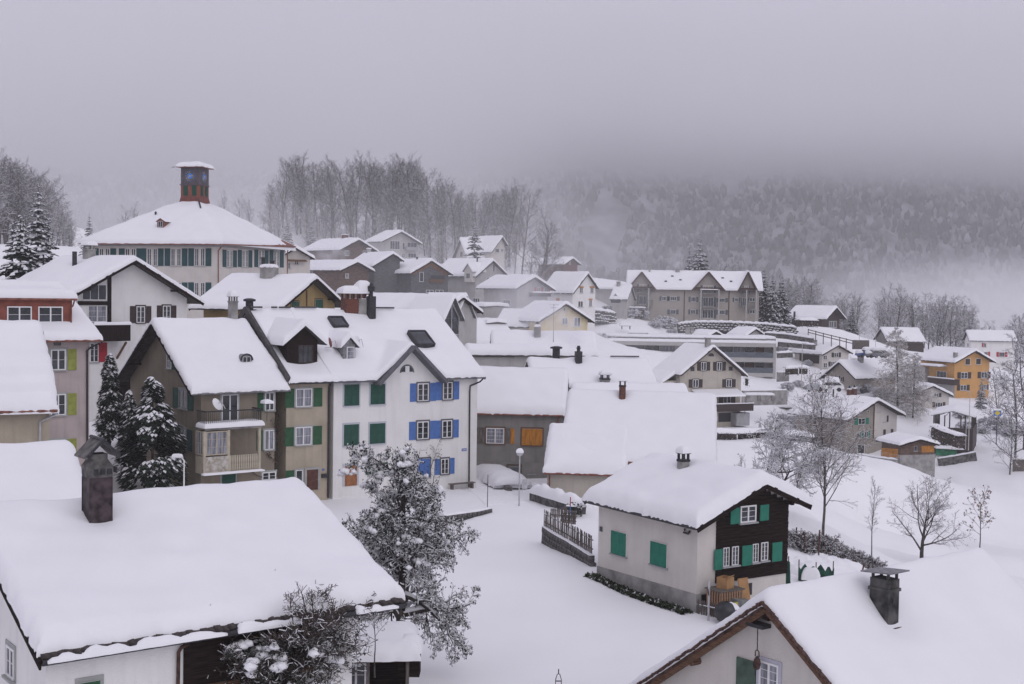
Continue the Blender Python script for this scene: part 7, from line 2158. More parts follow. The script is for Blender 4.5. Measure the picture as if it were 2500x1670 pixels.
def hedge(name, pts, h_, w_, label, m=LEAFD, snow_t=.3, dens=90, cat='hedge', snowy=.25):
    c, T = local([np.array(p) for p in pts])
    o = empty(name, tuple(c), 0, label, cat)
    r = np.random.default_rng(len(label))
    nv, nf, sv, sf = [], [], [], []
    core = MB()
    for a, d in zip(T[:-1], T[1:]):
        l = np.linalg.norm(d - a); u = (d - a) / l; sd = np.array([u[1], -u[0], 0]); sd /= np.linalg.norm(sd)
        core.bar(a + u * .3 + [0, 0, h_ * .4], d - u * .3 + [0, 0, h_ * .4], w_ * .5, h_ * .7)
        for i in range(int(l * dens)):
            p = a + u * l * r.random() + sd * w_ / 2 * r.choice([-1, 1]) * r.uniform(.7, 1.1) + np.array([0, 0, h_ * r.uniform(-.1, 1.02)])
            if r.random() < .25: p = a + u * l * r.random() + sd * w_ / 2 * r.uniform(-1, 1) + np.array([0, 0, h_ * r.uniform(.9, 1.1)])
            e1 = r.normal(0, 1, 3); e1 /= np.linalg.norm(e1); e2 = perp(e1); k = r.uniform(.08, .16)
            lv, lf = (sv, sf) if r.random() < snowy else (nv, nf)
            q = len(lv); lv.extend([tuple(p - e1 * k), tuple(p + e2 * k * .6), tuple(p + e1 * k), tuple(p - e2 * k * .6)]); lf.append((q, q + 1, q + 2, q + 3))
    core.build('stems', BARK, o)
    for nm, vv_, ff_, mm in (('leaves', nv, nf, m), ('leaf_snow', sv, sf, FROST)):
        if vv_:
            me = bpy.data.meshes.new(nm); me.from_pydata(vv_, [], ff_); me.materials.append(mm); q = put(nm, me, o); q['kind'] = 'stuff'
    if snow_t: sweep_snow('hedge_snow', [t_ + np.array([0, 0, h_ * .95]) for t_ in T], w_ * 1.25, snow_t, o, len(label))
    return o
HDG = mat('winter_hedge', (.06, .055, .05), .95, .35, 3)
hedge('hedge', [gpt(1740, 1073), gpt(1800, 1074), gpt(1890, 1070)], .95, .8, 'long clipped bare hedge with a flat snow top in the field behind the chalet', HDG, .55)
hedge('hedge', [gpt(1905, 1074), gpt(1950, 1077), gpt(1986, 1080)], .8, .8, 'short clipped hedge with rounded snow in front of the farmhouse wall', HDG, .7)
hedge('hedge', px3([(1915, 916, 212), (1950, 914, 213), (1972, 914, 214)]), 1.3, 1.0, 'dark evergreen hedge on a low wall below the white house with brown cladding', LEAFD, .4)
hedge('hedge', px3([(1515, 775, 261), (1575, 776, 262)]), 2.2, 1.6, 'wide frosted hedge at the left end of the apartment block', LEAFD, .25, snowy=.5)
hedge('hedge', px3([(1946, 797, 262), (1992, 798, 264)]), 1.4, 1.6, 'box hedge with a thick snow lid in front of the dark chalet', LEAFD, .6)
hedge('hedge', px3([(1815, 942, 205), (1830, 943, 205)]), 1.6, 1.2, 'single clipped evergreen with a snow cap beside the modern loggias', LEAFD, .5)
hedge('hedge', px3([(2275, 1068, 172), (2310, 1085, 168), (2350, 1098, 165)]), 1.9, 1.2, 'russet beech hedge running down from the carport', mat('russet_leaf', (.13, .085, .065), .9, .35, 3), .3, snowy=.4)
hedge('box_bush', [gpt(1390, 1262), gpt(1414, 1264)], .85, .9, 'dark green box bush behind the red marker stake', LEAFD, .2, 250, cat='bush', snowy=.1)
hedge('grass_strip', px3([(1447, 1382, 65.0), (1530, 1418, 62), (1600, 1456, 59.5), (1690, 1506, 57.2)]) if False else [CH.world((CH.wx[0] + f * (CH.wx[1] - CH.wx[0]), CH.wy[0] - .5, 0)) * [1, 1, 0] + [0, 0, gz(*CH.world((CH.wx[0] + f * (CH.wx[1] - CH.wx[0]), CH.wy[0] - .5, 0))[:2]) - .05] for f in (0, .25, .5, .75, 1.0)],
      .16, .55, 'strip of dark grass left bare along the foot of the chalet wall', GRASSD, 0, 260, cat='grass strip', snowy=.12)  # bare dark grass along the wall foot, no ivy
# concrete retaining walls
def slabwall(name, pts, h_, t_, label, m=CONC, snow_t=.2, cat='wall'):
    c, T = local([np.array(p) for p in pts])
    o = empty(name, tuple(c), 0, label, cat)
    b = MB()
    for a, d in zip(T[:-1], T[1:]): b.bar(a + [0, 0, -h_ / 2], d + [0, 0, -h_ / 2], t_, h_)
    b.build('wall_body', m, o)
    if snow_t: sweep_snow('wall_snow', T, t_ * 1.3, snow_t, o, 1)
    return o
slabwall('retaining_wall', px3([(1812, 954, 204), (1870, 953, 206), (1921, 952, 208)]), 2.4, .4, 'plain concrete retaining wall below the modern apartment building')
slabwall('retaining_wall', px3([(1898, 909, 216), (1925, 908, 217)]), 1.6, .4, 'short concrete wall in the stepped gardens right of the modern building')
slabwall('yard_wall', px3([(2095, 1108, 178), (2140, 1116, 174), (2190, 1122, 171)]), 1.6, .35, 'concrete yard wall in front of the farmhouse door')
slabwall('field_wall', [stemp(2290, 1138, 1.2), stemp(2330, 1132, 1.2), stemp(2383, 1122, 1.2)], 1.5, .35, 'dark low wall running right from the timber shed', STONE)
slabwall('boundary_wall', [stemp(2472, 1152, 1.9), stemp(2540, 1152, 1.9)], 2.0, .3, 'dark boarded wall at the right edge behind bare stems', WOODG)
_pw = [gpt(1150, 1152), gpt(1200, 1176), gpt(1244, 1200)]
slabwall('snow_covered_wall', [p_ + np.array([0, 0, .35]) for p_ in _pw], .7, .4, 'low sloping wall under a thick pillow of snow beside the white terrace house', STONE, .0)
o = [q for q in bpy.data.objects if q.name == 'snow_covered_wall'][0]
sweep_snow('snow_pillow', [p_ + np.array([.3, 1.2, .1]) - np.array(o.location) for p_ in _pw], 3.0, 1.0, o, 2)
slabwall('garden_bank', [stemp(1302, 1222, .6), stemp(1345, 1236, .6), stemp(1390, 1250, .6), stemp(1422, 1257, .5)], .8, .6, 'curved garden bank with dark face and thick snow beside the barn', STONE, .7)
slabwall('terrace_ledge', px3([(1868, 812, 246), (1920, 816, 244), (1985, 826, 240)]), .9, .5, 'upper stepped garden ledge right of the small gabled pavilions', STONE, .4)
slabwall('terrace_ledge', px3([(1900, 834, 236), (1945, 838, 234), (1990, 842, 232)]), .9, .5, 'middle stepped garden ledge above the white house with brown cladding', STONE, .4)
slabwall('terrace_ledge', px3([(1897, 862, 226), (1935, 860, 226)]), .9, .5, 'lower stepped garden ledge beside the end of the modern building', STONE, .4)

def fence(name, a, c, n, h_, label, m=WOODG, w_=.06, snowcap=True, rails=2, back=0):
    a, c = np.array(a), np.array(c)
    o = empty(name, tuple(a), math.atan2(c[1] - a[1], c[0] - a[0]), label, 'fence')
    L_ = math.hypot(c[0] - a[0], c[1] - a[1]); dz = c[2] - a[2]
    k = ('pk', h_, m.name, w_)
    if k not in CACHE:
        b = MB(); b.box(-w_ / 2, w_ / 2, -.015, .015, 0, h_ - .05); b.add([(-w_ / 2, -.015, h_ - .05), (w_ / 2, -.015, h_ - .05), (0, -.015, h_), (-w_ / 2, .015, h_ - .05), (w_ / 2, .015, h_ - .05), (0, .015, h_)], [(0, 1, 2), (3, 5, 4), (0, 2, 5, 3), (1, 4, 5, 2)])
        CACHE[k] = b.mesh('picket', m)
    r = random.Random(n)
    for i in range(n):
        f = (i + .5) / n
        p = put('picket', CACHE[k], o, (L_ * f, 0, dz * f + r.uniform(-.03, .02))); p.rotation_euler = (r.uniform(-.05, .05), r.uniform(-.05, .05), 0)
    for j in range(rails):
        b = MB(); z = h_ * (.25 + .5 * j); b.bar((0, .03, z), (L_, .03, dz + z), .03, .06); b.build('rail', m, o)
    if snowcap: sweep_snow('rail_snow', [np.array((0, .03, h_ * .78)), np.array((L_, .03, dz + h_ * .78))], .06, .05, o, 1)
    return o
fence('picket_fence', at(1327, 1283, 73.5), at(1388, 1318, 69.8), 26, .95, 'grey picket fence on the low wall, half nearer the barn')
fence('picket_fence', at(1389, 1319, 69.7), at(1446, 1352, 66.4), 24, .95, 'grey picket fence on the low wall, half ending at the chalet corner')
fence('garden_fence', at(1344, 1262, 75.5), at(1407, 1267, 74.5), 18, .55, 'small back fence in the snowy garden behind the picket fence')
fence('garden_fence', at(1369, 1276, 72.5), at(1406, 1280, 72), 12, .65, 'short dark fence piece beside a snow hump in the garden')
gA, gB_ = CH.wallpt('B', 1694, 1500, .25), CH.wallpt('B', 1735, 1505, 1.9)
zc_ = gz(*CH.world((CH.wx[1] + .5, CH.wy[0] + .2, 0))[:2])
f0 = CH.world((CH.wx[1] + .05, CH.wy[0] - .05, 0)); f1 = CH.world((CH.wx[1] + 1.9, CH.wy[0] + .4, 0)); f2 = CH.world((CH.wx[1] + 2.3, CH.wy[0] + 3.2, 0))
for q in (f0, f1, f2): q[2] = zc_ - .35
fence('yard_fence', f0, f1, 15, 1.0, 'weathered picket fence turning the corner at the foot of the chalet, street side', WOODG)
fence('yard_fence', f1, f2, 20, 1.0, 'weathered picket fence in front of the stacked crates at the chalet', WOODG)
# rail fence on the slope
pts = px3([(1973, 818, 246), (2010, 828, 242), (2050, 838, 238), (2082, 846, 235)])
o = empty('rail_fence', tuple(pts[0]), 0, 'grey plank rail fence climbing the snowy slope below the dark chalet', 'fence')
for i in range(3):
    a, c = pts[i] - pts[0], pts[i + 1] - pts[0]
    for z in (.55, 1.05): b = MB(); b.bar(a + [0, 0, z], c + [0, 0, z], .06, .16); b.build('rail', WOODG, o)
    for f in (0, .5): b = MB(); p = a + (c - a) * f; b.box(p[0] - .07, p[0] + .07, p[1] - .07, p[1] + .07, p[2] - 1, p[2] + 1.2); b.build('post', WOODG, o)
b = MB(); p = pts[3] - pts[0]; b.box(p[0] - .1, p[0] + 3.0, p[1] - .1, p[1] + .1, p[2] - .5, p[2] + 1.2); b.build('board_panel', WOODG, o)
# posts of a wire fence
pm = MB(); pm.tube([(0, 0, -.4), (0, 0, 1.75)], .045, 6); pme = pm.mesh('fence_post', ROOFR)
FP = [(1942, 1325, 78, 1287), (1965, 1352, 74, 1302), (1998, 1371, 72, 1293), (2086, 1390, 90, 1366), (2104, 1400, 88, 1374), (2120, 1404, 87, 1378), (2138, 1402, 86, 1382), (1965, 1420, 67, 1398)]
for i, (x, yb_, Y, yt) in enumerate(FP):
    p = gpt(x, yb_); Y = p[1]
    q = tag(put('fence_post', pme, None, tuple(p)), 'thin rusty post of a wire fence on the snowy slope right of the chalet', 'post', 'wire fence posts right of the chalet')
    q.scale = (1, 1, (yb_ - yt) / ppm(Y) / 1.75); q.rotation_euler = (0, R((3, -2, 1, 5, 12, -3, 15, 2)[i]), 0)

# ------------------------------------------------------------------ lamps, poles, signs
def pole(name, x, yb_, yt, Y, r_, label, cat, m=GALV):
    a = at(x, yb_, Y); h_ = (yb_ - yt) / ppm(Y)
    g_ = gz(a[0], a[1])
    z0 = min(a[2], g_ + .3)
    o = empty(name, (a[0], a[1], a[2]), 0, label, cat)
    b = MB(); b.tube([(0, 0, -1.5), (0, 0, h_)], [r_, r_ * .7], 8); b.build('pole', m, o)
    return o, h_
o, h_ = pole('street_lamp', 1267, 1245, 1112, 86, .06, 'slim grey street lamp with a snow capped globe beside the grey house', 'street lamp')
b = MB(); b.lathe([(.06, 0), (.2, .06), (.24, .22), (.2, .34), (.02, .36)], (0, 0, h_), n=12); b.build('lamp_head', GALV, o, True)
snow_pad('lamp_snow', -.24, .24, -.24, .24, h_ + .28, .24, o, 1, .24)
b = MB(); b.box(.18, .55, -.03, .0, 1.45, 2.1); b.build('notice_frame', GALV, o)
o, h_ = pole('street_lamp', 449, 1200, 1122, 80, .06, 'white street lamp with a snowy cobra head in front of the brown corner house', 'street lamp', WHITE)
b = MB(); b.tube([(0, 0, h_ - .1), (-.1, 0, h_ + .12), (-.3, 0, h_ + .18)], .04, 6); b.build('lamp_arm', WHITE, o)
b = MB(); b.bar((-.1, 0, h_ + .14), (-.75, 0, h_ + .2), .22, .1); b.build('lamp_head', GALV, o)
snow_pad('lamp_snow', -.76, -.1, -.13, .13, h_ + .2, .17, o, 1, .12)
for x, yb_, yt, Y, lb in ((1957, 927, 838, 212, 'thin street lamp pole in front of the white house with brown cladding'), (2365, 1075, 955, 185, 'tall pale lamp pole in front of the carport')):
    o, h_ = pole('street_lamp', x, yb_, yt, Y, .07, lb, 'street lamp', mat('pale_pole', (.45, .43, .4), .6, .05, 3))
    b = MB(); b.bar((-.05, 0, h_), (.7 if x < 2000 else -.5, 0, h_ + .05), .2, .12); b.build('lamp_head', GALV, o)
for x, yb_, yt, Y, r_, lb, m in ((2137, 862, 792, 250, .05, 'thin flag pole standing on the slope left of the grey barn', GALV), (2098, 822, 784, 262, .05, 'thin pole beside the dark chalet', GALV), (1190, 1240, 1158, 86, .03, 'thin dark snow stake near the sloping buried wall', DARKM), (2358, 1072, 1020, 184, .05, 'short thin pole close to the tall pale lamp', GALV)):
    pole('thin_pole', x, yb_, yt, Y, r_, lb, 'pole', m)
o, h_ = pole('roof_antenna', 1351, 822, 742, 136, .03, 'thin antenna mast rising from the snow roof before the yellow house', 'antenna', DARKM)
b = MB()
for z, l in ((h_ - .1, .5), (h_ - .4, .35)): b.bar((-l, 0, z), (l, 0, z), .03, .03)
b.build('antenna_rods', DARKM, o)
p = at(1392, 1258, 73)
o = empty('snow_stake', tuple(p), 0, 'red and blue snow marker stake in the garden by the barn', 'stake')
b = MB(); b.tube([(0, 0, .55), (0, 0, 1.05)], .03, 6); b.build('red_part', SHRED, o)
b = MB(); b.tube([(0, 0, -.3), (0, 0, .548)], .03, 6); b.build('blue_part', SHBLUE, o)
o, h_ = pole('signpost', 2433, 1058, 1012, 178, .07, 'post with a yellow diamond sign on a blue board at the right edge', 'sign', DARKM)
b = MB(); b.box(-.55, .55, -.1, -.07, h_ - .2, h_ + .65); b.build('sign_board', SHBLUE, o)
b = MB(); b.add([(-.42, -.11, h_ + .22), (0, -.11, h_ - .16), (.42, -.11, h_ + .22), (0, -.11, h_ + .6)], [(0, 1, 2, 3)]); b.build('sign_face', mat('sign_yellow', (.6, .46, .04), .5, .03, 3), o)
snow_pad('sign_snow', -.55, .55, -.2, .05, h_ + .65, .15, o, 1)
o, h_ = pole('wooden_post', 2035, 946, 929, 195, .13, 'snow capped dark wooden post in front of the beige farmhouse', 'post', SHBROWN)  # plain wooden post with a snow cap, carries no lamp
snow_pad('post_snow', -.25, .25, -.25, .25, h_, .35, o, 1, .25)
p = at(1363, 1690, 44)
o = empty('metal_finial', tuple(p), 0, 'small metal lantern tip poking up at the bottom edge of the photo', 'finial')
b = MB()
for s_ in (-1, 1): b.tube([(s_ * .10, 0, -.6), (s_ * .10, 0, .45), (s_ * .05, 0, .62), (0, 0, .66)], .015, 5)
b.tube([(0, 0, .66), (0, 0, .82)], .02, 5); b.box(-.11, .11, -.02, .02, .38, .41); b.build('lantern_frame', DARKM, o)
p = gpt(1170, 1150)
b = MB(); b.lathe([(.001, .06), (.36, .06), (.38, -.1)], n=16); q = tag(b.build('manhole_cover', mat('wet_iron', (.07, .065, .06), .6, .3, 5), loc=tuple(p)), 'dark round manhole cover melted free on the snowy path', 'manhole cover')

# ------------------------------------------------------------------ cars
def car(x, y, Y, yaw, col, label, snow_t=.25, covered=False):
    p = at(x, y, Y)
    o = empty('parked_car', (p[0], p[1], p[2]), yaw, label, 'car')
    b = MB()
    pr = [(-2.1, .35), (-2.05, .8), (-1.2, .92), (-.75, 1.42), (1.35, 1.46), (2.0, .98), (2.1, .4)]
    n = len(pr)
    vs = []
    for s_, k in ((-1, 1), (1, 1)):
        for (x_, z_) in pr: vs.append((x_, s_ * (.86 if z_ < 1 else .70), z_))
    b.add(vs, [tuple(range(n)), tuple(range(2 * n - 1, n - 1, -1))] + [(i, i + n, (i + 1) % n + n, (i + 1) % n) for i in range(n)])
    b.build('body', col, o)
    b = MB()
    for s_ in (-1, 1): b.add([(-1.05, s_ * .875, .95), (1.7, s_ * .875, 1.0), (1.25, s_ * .73, 1.38), (-.7, s_ * .73, 1.36)], [(0, 1, 2, 3)])
    b.add([(-1.22, -.7, .96), (-1.22, .7, .96), (-.80, .6, 1.38), (-.80, -.6, 1.38)], [(0, 1, 2, 3)])
    b.build('car_window', GLASS, o)
    w = MB(); w.tube([(0, -.1, 0), (0, .1, 0)], .32, 12); wm = w.mesh('wheel', DARKM)
    for wx_ in (-1.35, 1.3):
        for s_ in (-1, 1): put('wheel', wm, o, (wx_, s_ * .80, .32))
    b = MB(); b.box(-2.13, -2.05, -.7, -.4, .6, .75); b.build('headlight', GALV, o)
    b = MB(); b.box(-2.13, -2.05, .4, .7, .6, .75); b.build('headlight', GALV, o)
    snow_pad('roof_snow', -.8, 1.4, -.7, .7, 1.43, snow_t, o, 1)
    if covered: snow_pad('bonnet_snow', -2.1, -1.1, -.8, .8, .84, snow_t, o, 2)
    return o
car(1996, 957, 193, -2.2, mat('silver_paint', (.42, .45, .46), .35, .05, 2, spec=.6), 'silver car parked at the end of the cleared driveway', .08)
car(2026, 955, 192, -.2, WHITE, 'car buried under a rounded pillow of snow next to the silver one', .75, True)
car(2118, 873, 232, .1, mat('blue_car_paint', (.05, .1, .25), .35, .05, 2, spec=.6), 'blue car under snow beside the grey barn, left of two', .5, True)
car(2140, 874, 231, .1, mat('grey_car_paint', (.2, .2, .22), .35, .05, 2, spec=.6), 'grey car under snow beside the grey barn, right of two', .5, True)
def patch(name, poly, m, lift=.06, n=14):
    """a strip lying on the terrain between four photo corners"""
    c = [gpt(x, y) for x, y in poly]
    V, Fc_ = [], []
    for i in range(n + 1):
        for j in range(n + 1):
            u, v = i / n, j / n
            p = (c[0] * (1 - u) + c[1] * u) * (1 - v) + (c[3] * (1 - u) + c[2] * u) * v
            V.append((p[0], p[1], gz(p[0], p[1]) + lift))
    for i in range(n):
        for j in range(n): Fc_.append((i * (n + 1) + j, (i + 1) * (n + 1) + j, (i + 1) * (n + 1) + j + 1, i * (n + 1) + j + 1))
    me = bpy.data.meshes.new(name); me.from_pydata(V, [], Fc_); me.materials.append(m)
    q = put(name, me); q['kind'] = 'structure'
    return q
patch('driveway', [(1958, 950), (1985, 952), (2006, 930), (1996, 928)], mat('wet_asphalt', (.12, .12, .125), .6, .25, .8, col2=(.3, .3, .31)), .15)

# ------------------------------------------------------------------ things standing about the chalet
def chp(px_, py_, off): return CH.world(CH.wallpt('B', px_, py_, off))
ZG = CH.th + math.pi / 2
gy = chp(1760, 1490, 1.0); base = zc_ - .3
p = chp(1769, 1466, .9)
o = empty('slatted_crate', (p[0], p[1], base), ZG, 'slatted wooden crate standing against the chalet cellar wall', 'crate')
hc = max(.9, CH.world(CH.wallpt('B', 1769, 1438, .9))[2] - base)
sm = box_mesh('slat', -.045, .045, -.02, .02, 0, hc, mat('fresh_wood', (.36, .22, .14), .8, .2, 4))
for i in range(9): put('slat', sm, o, (-.6 + i * .15, -.5, 0)); 
for i in range(6):
    q = put('slat', sm, o, (-.66, -.42 + i * .17, 0)); q.rotation_euler = (0, 0, math.pi / 2)
b = MB(); b.box(-.6, .6, -.45, .45, 0, hc - .12); b.build('crate_inside', WOODD, o)
b = MB(); b.box(-.75, .75, -.55, .55, hc, hc + .05); b.build('crate_lid', WOODG, o)
KR = mat('cardboard', (.42, .24, .11), .85, .08, 3)
q = chp(1770, 1428, .75)
o = empty('cardboard_box', (p[0] + .02, p[1] + .02, base + hc + .055), ZG + .3, 'open cardboard box on top of the slatted crate', 'box')
b = MB()
for s_ in (-1, 1): b.box(min(s_ * .3, s_ * .285), max(s_ * .3, s_ * .285), -.28, .28, 0, .5); b.box(-.285, .285, min(s_ * .28, s_ * .265), max(s_ * .28, s_ * .265), 0, .5)
b.box(-.285, .285, -.265, .265, 0, .02); b.build('box_walls', KR, o)
b = MB(); b.bar((-.3, -.28, .5), (-.3, -.5, .68), .5, .012); b.build('flap', KR, o)
p = chp(1812, 1450, .5)
o = empty('cardboard_sheet', (p[0], p[1], base), ZG, 'flat cardboard sheet leaning upright beside the cellar doorway', 'cardboard')
b = MB(); b.bar((0, -.3, .4), (0, .0, 1.75), .62, .03, up=(0, 1, 0)); b.build('sheet', KR, o)
p = chp(1774, 1480, 2.0)
o = empty('kettle_barbecue', (p[0], p[1], base - .1), ZG, 'large round kettle barbecue under a black cover with a patch of snow', 'barbecue')
b = MB(); b.lathe([(.05, .35), (.42, .5), (.56, .8), (.52, 1.1), (.3, 1.3), (.02, 1.36)], n=14); b.build('cover', mat('black_plastic', (.016, .017, .022), .35, .2, 4, spec=.6), o, True)
snow_sheet('cover_snow', axis(.05, .42, .1), axis(-.5, -.15, .1), lambda X, Y: 1.33 - .9 * (X * X + Y * Y), .06, o, .12, 1, .03)
for a in (0, 2.1, 4.2): b = MB(); b.tube([(.2 * math.cos(a), .2 * math.sin(a), .4), (.35 * math.cos(a), .35 * math.sin(a), 0)], .02, 5); b.build('leg', DARKM, o)
p = chp(1803, 1462, 1.4)
o = empty('covered_cart', (p[0], p[1], base), ZG, 'grey sheet covered cart with red and yellow corners behind the barbecue', 'cart')
b = MB(); b.add([(-.6, -.5, .3), (.6, -.5, .3), (.6, .5, .3), (-.6, .5, .3), (-.45, -.35, 1.15), (.5, -.3, 1.0), (.5, .35, 1.05), (-.45, .35, 1.25)], [(3, 2, 1, 0), (4, 5, 6, 7), (0, 1, 5, 4), (1, 2, 6, 5), (2, 3, 7, 6), (3, 0, 4, 7)]); b.build('cover_sheet', mat('grey_sheet', (.22, .23, .22), .6, .2, 4), o)
b = MB(); b.box(-.72, -.6, -.55, -.4, .1, .75); b.build('handle', SHRED, o)
b = MB(); b.box(-.64, -.5, -.5, -.38, .9, 1.08); b.build('corner_strap', mat('sign_yellow', (.6, .46, .04), .5, .03, 3), o)
b = MB(); b.box(-.5, .5, -.45, .45, 0, .29); b.build('tray', BRICK, o)
p = chp(1730, 1490, 1.3); o = empty('iron_post', (p[0], p[1], base - .2), ZG, 'grey iron clothes post with a short arm in front of the cellar door', 'post')
b = MB(); b.tube([(0, 0, 0), (0, 0, 2.3)], .05, 6); b.build('shaft', GALV, o); b = MB(); b.tube([(0, 0, 1.6), (-.2, -.15, 1.95)], .03, 5); b.build('arm', ROOFR, o)
# green tarpaulins
TARP = mat('green_tarp', (.018, .085, .055), .7, .3, 2)
def tarp(c, w_, h_, rz, label, torn=False, seed=1):
    o = empty('green_tarpaulin', tuple(c), rz, label, 'tarpaulin')
    xs_ = np.linspace(-w_ / 2, w_ / 2, 17); zs = np.linspace(0, h_, 7)
    V, Fc_ = [], []
    for i, x in enumerate(xs_):
        hh = h_ * ((.62 + .38 * abs(math.sin(i * .9 + seed))) if torn else 1)
        for j, z in enumerate(zs): V.append((x, .09 * math.sin(i * 1.1 + j * .4 + seed), hh * j / 6 + .04 * math.sin(i * .8)))
    for i in range(16):
        for j in range(6): Fc_.append((i * 7 + j, (i + 1) * 7 + j, (i + 1) * 7 + j + 1, i * 7 + j + 1))
    me = bpy.data.meshes.new('cloth'); me.from_pydata(V, [], Fc_); me.materials.append(TARP); put('cloth', me, o)
    for f in (-.48, 0, .48): b = MB(); b.tube([(w_ * f, .12, -.4), (w_ * f, .12, h_ + .12 + .2 * abs(f))], .03, 5); b.build('stake', WOODG, o)
    return o
p = gpt(1917, 1436); tarp(p, .75, 1.35, ZG + .1, 'dark green tarpaulin hanging beside the white foot of the chalet')
p = gpt(1992, 1424); o = tarp(p, 1.8, .95, -.15, 'torn green netting with a lump of snow behind the right hand roof', True, 2); snow_pad('net_snow', -.75, .2, -.3, .3, .25, .55, o, 2)
p = at(1945, 1400, 67); o = empty('leaning_board', tuple(p), -.2, 'dark board roof propped on a post right of the chalet', 'board'); b = MB(); b.bar((-.8, 0, .25), (.9, 0, -.2), .5, .05); b.build('plank', WOODD, o); b = MB(); b.tube([(0, 0, -.6), (0, 0, .4)], .04, 5); b.build('prop', WOODD, o); snow_pad('board_snow', -.8, -.1, -.25, .25, .2, .12, o, 1)
# snow covered tub by the shed, step at the white terrace house, table at the annex, green tarp on the field wall, woodpile
p = at(1000, 1612, 45.3)
o = empty('planting_tub', (p[0], p[1], p[2]), 0, 'dark square tub heaped with snow beside the garden shed', 'tub')
b = MB(); b.box(-.38, .38, -.38, .38, -.5, .42); b.build('tub_box', WOODD, o); snow_pad('tub_snow', -.46, .46, -.46, .46, .42, .5, o, 1, .4)
p = WT.world((WT.wx[1] - 1.6, WT.wy[0] - .45, 0)); p[2] = gz(p[0], p[1])
o = empty('wooden_bench', tuple(p), WT.th, 'low dark bench against the corner of the white terrace house', 'bench')
b = MB(); b.box(-1.1, 1.1, -.22, .22, .42, .48); b.build('seat', WOODG, o)
for s_ in (-1, 1): b = MB(); b.box(s_ * .9 - .05, s_ * .9 + .05, -.18, .18, -.2, .42); b.build('leg', WOODG, o)
p = gpt(2316, 1124) + np.array([0, 1.2, .6]); o = tarp(p, 3.2, 1.3, -.1, 'bright green tarpaulin over the wood stack beside the timber shed', False, 3)
for m_ in o.children: 
    if m_.name.startswith('cloth'): m_.data.materials[0] = mat('bright_green_tarp', (.03, .22, .11), .6, .2, 2)
sweep_snow('stack_snow', [np.array((-1.7, .4, 1.15)), np.array((2.6, .5, 1.0))], 1.8, .5, o, 3)
p = at(2172, 1115, 176); o = empty('orange_pallet', tuple(p), -.5, 'orange brown pallet leaning in the yard before the timber shed', 'pallet')
for i in range(6): b = MB(); b.box(-1.1, 1.1, -.05 - .01 * i, .0, i * .2, i * .2 + .14); b.build('board', SHORANGE, o)
for i, x in enumerate((1838, 1868)):
    p = at(x, 975, 197); o = empty('garden_table', tuple(p), .1, ('left' if i == 0 else 'right') + ' garden table under a flat slab of snow below the retaining wall', 'table')
    b = MB(); b.box(-1.2, 1.2, -.5, .5, .68, .74); b.build('table_top', WOODG, o); snow_pad('table_snow', -1.3, 1.3, -.6, .6, .74, .3, o, i)
    for a in (-1, 1):
        for c_ in (-1, 1): b = MB(); b.box(a * 1.1 - .04, a * 1.1 + .04, c_ * .4 - .04, c_ * .4 + .04, -.3, .68); b.build('leg', WOODG, o)
p = at(1528, 800, 250); o = empty('garden_bench', tuple(p), .1, 'snow heaped bench on the white slope above the modern flat roof', 'bench')
b = MB(); b.box(-1, 1, -.4, .4, .3, .42); b.build('seat', WOODG, o); snow_pad('bench_snow', -1.2, 1.2, -.6, .6, .42, .6, o, 1)
for a in (-.8, .8): b = MB(); b.box(a - .06, a + .06, -.3, .3, -.3, .3); b.build('leg', WOODG, o)
# trodden path beside the white terrace house: footprints pressed into the snow
A_, B_ = gpt(1150, 1150), gpt(1232, 1225)
dv = (B_ - A_)[:2]; lp = np.linalg.norm(dv); dv /= lp; nv_ = np.array([-dv[1], dv[0]])
us, vs_ = np.arange(-1.5, lp + 1.5, .11), np.arange(-1.7, 1.7, .11)
U, V_ = np.meshgrid(us, vs_, indexing='ij')
XX, YY = A_[0] + dv[0] * U + nv_[0] * V_, A_[1] + dv[1] * U + nv_[1] * V_
ed = np.minimum(np.minimum(U - us[0], us[-1] - U), np.minimum(V_ - vs_[0], vs_[-1] - V_))
ZZ = ground_z(XX, YY) + .02 * wob(XX, YY, 3) + np.where(ed < .25, -.16 + .8 * ed, .05)
r_ = random.Random(3)
for tr in (-.9, -.2, .45, 1.0):
    u_ = -.8 + r_.random()
    side = 1
    while u_ < lp + 1:
        q_ = ((U - u_) / .21) ** 2 + ((V_ - tr - .12 * side - .15 * math.sin(u_ * .7)) / .11) ** 2
        ZZ -= .13 * np.exp(-q_)
        u_ += r_.uniform(.5, .75); side = -side
I = np.arange(U.size).reshape(U.shape)
me = bpy.data.meshes.new('footpath')
me.from_pydata(np.stack([XX, YY, ZZ], -1).reshape(-1, 3).tolist(), [], np.stack([I[:-1, :-1], I[1:, :-1], I[1:, 1:], I[:-1, 1:]], -1).reshape(-1, 4).tolist())
me.materials.append(SNOWG); me.polygons.foreach_set('use_smooth', [True] * len(me.polygons))
put('footpath', me)['kind'] = 'structure'
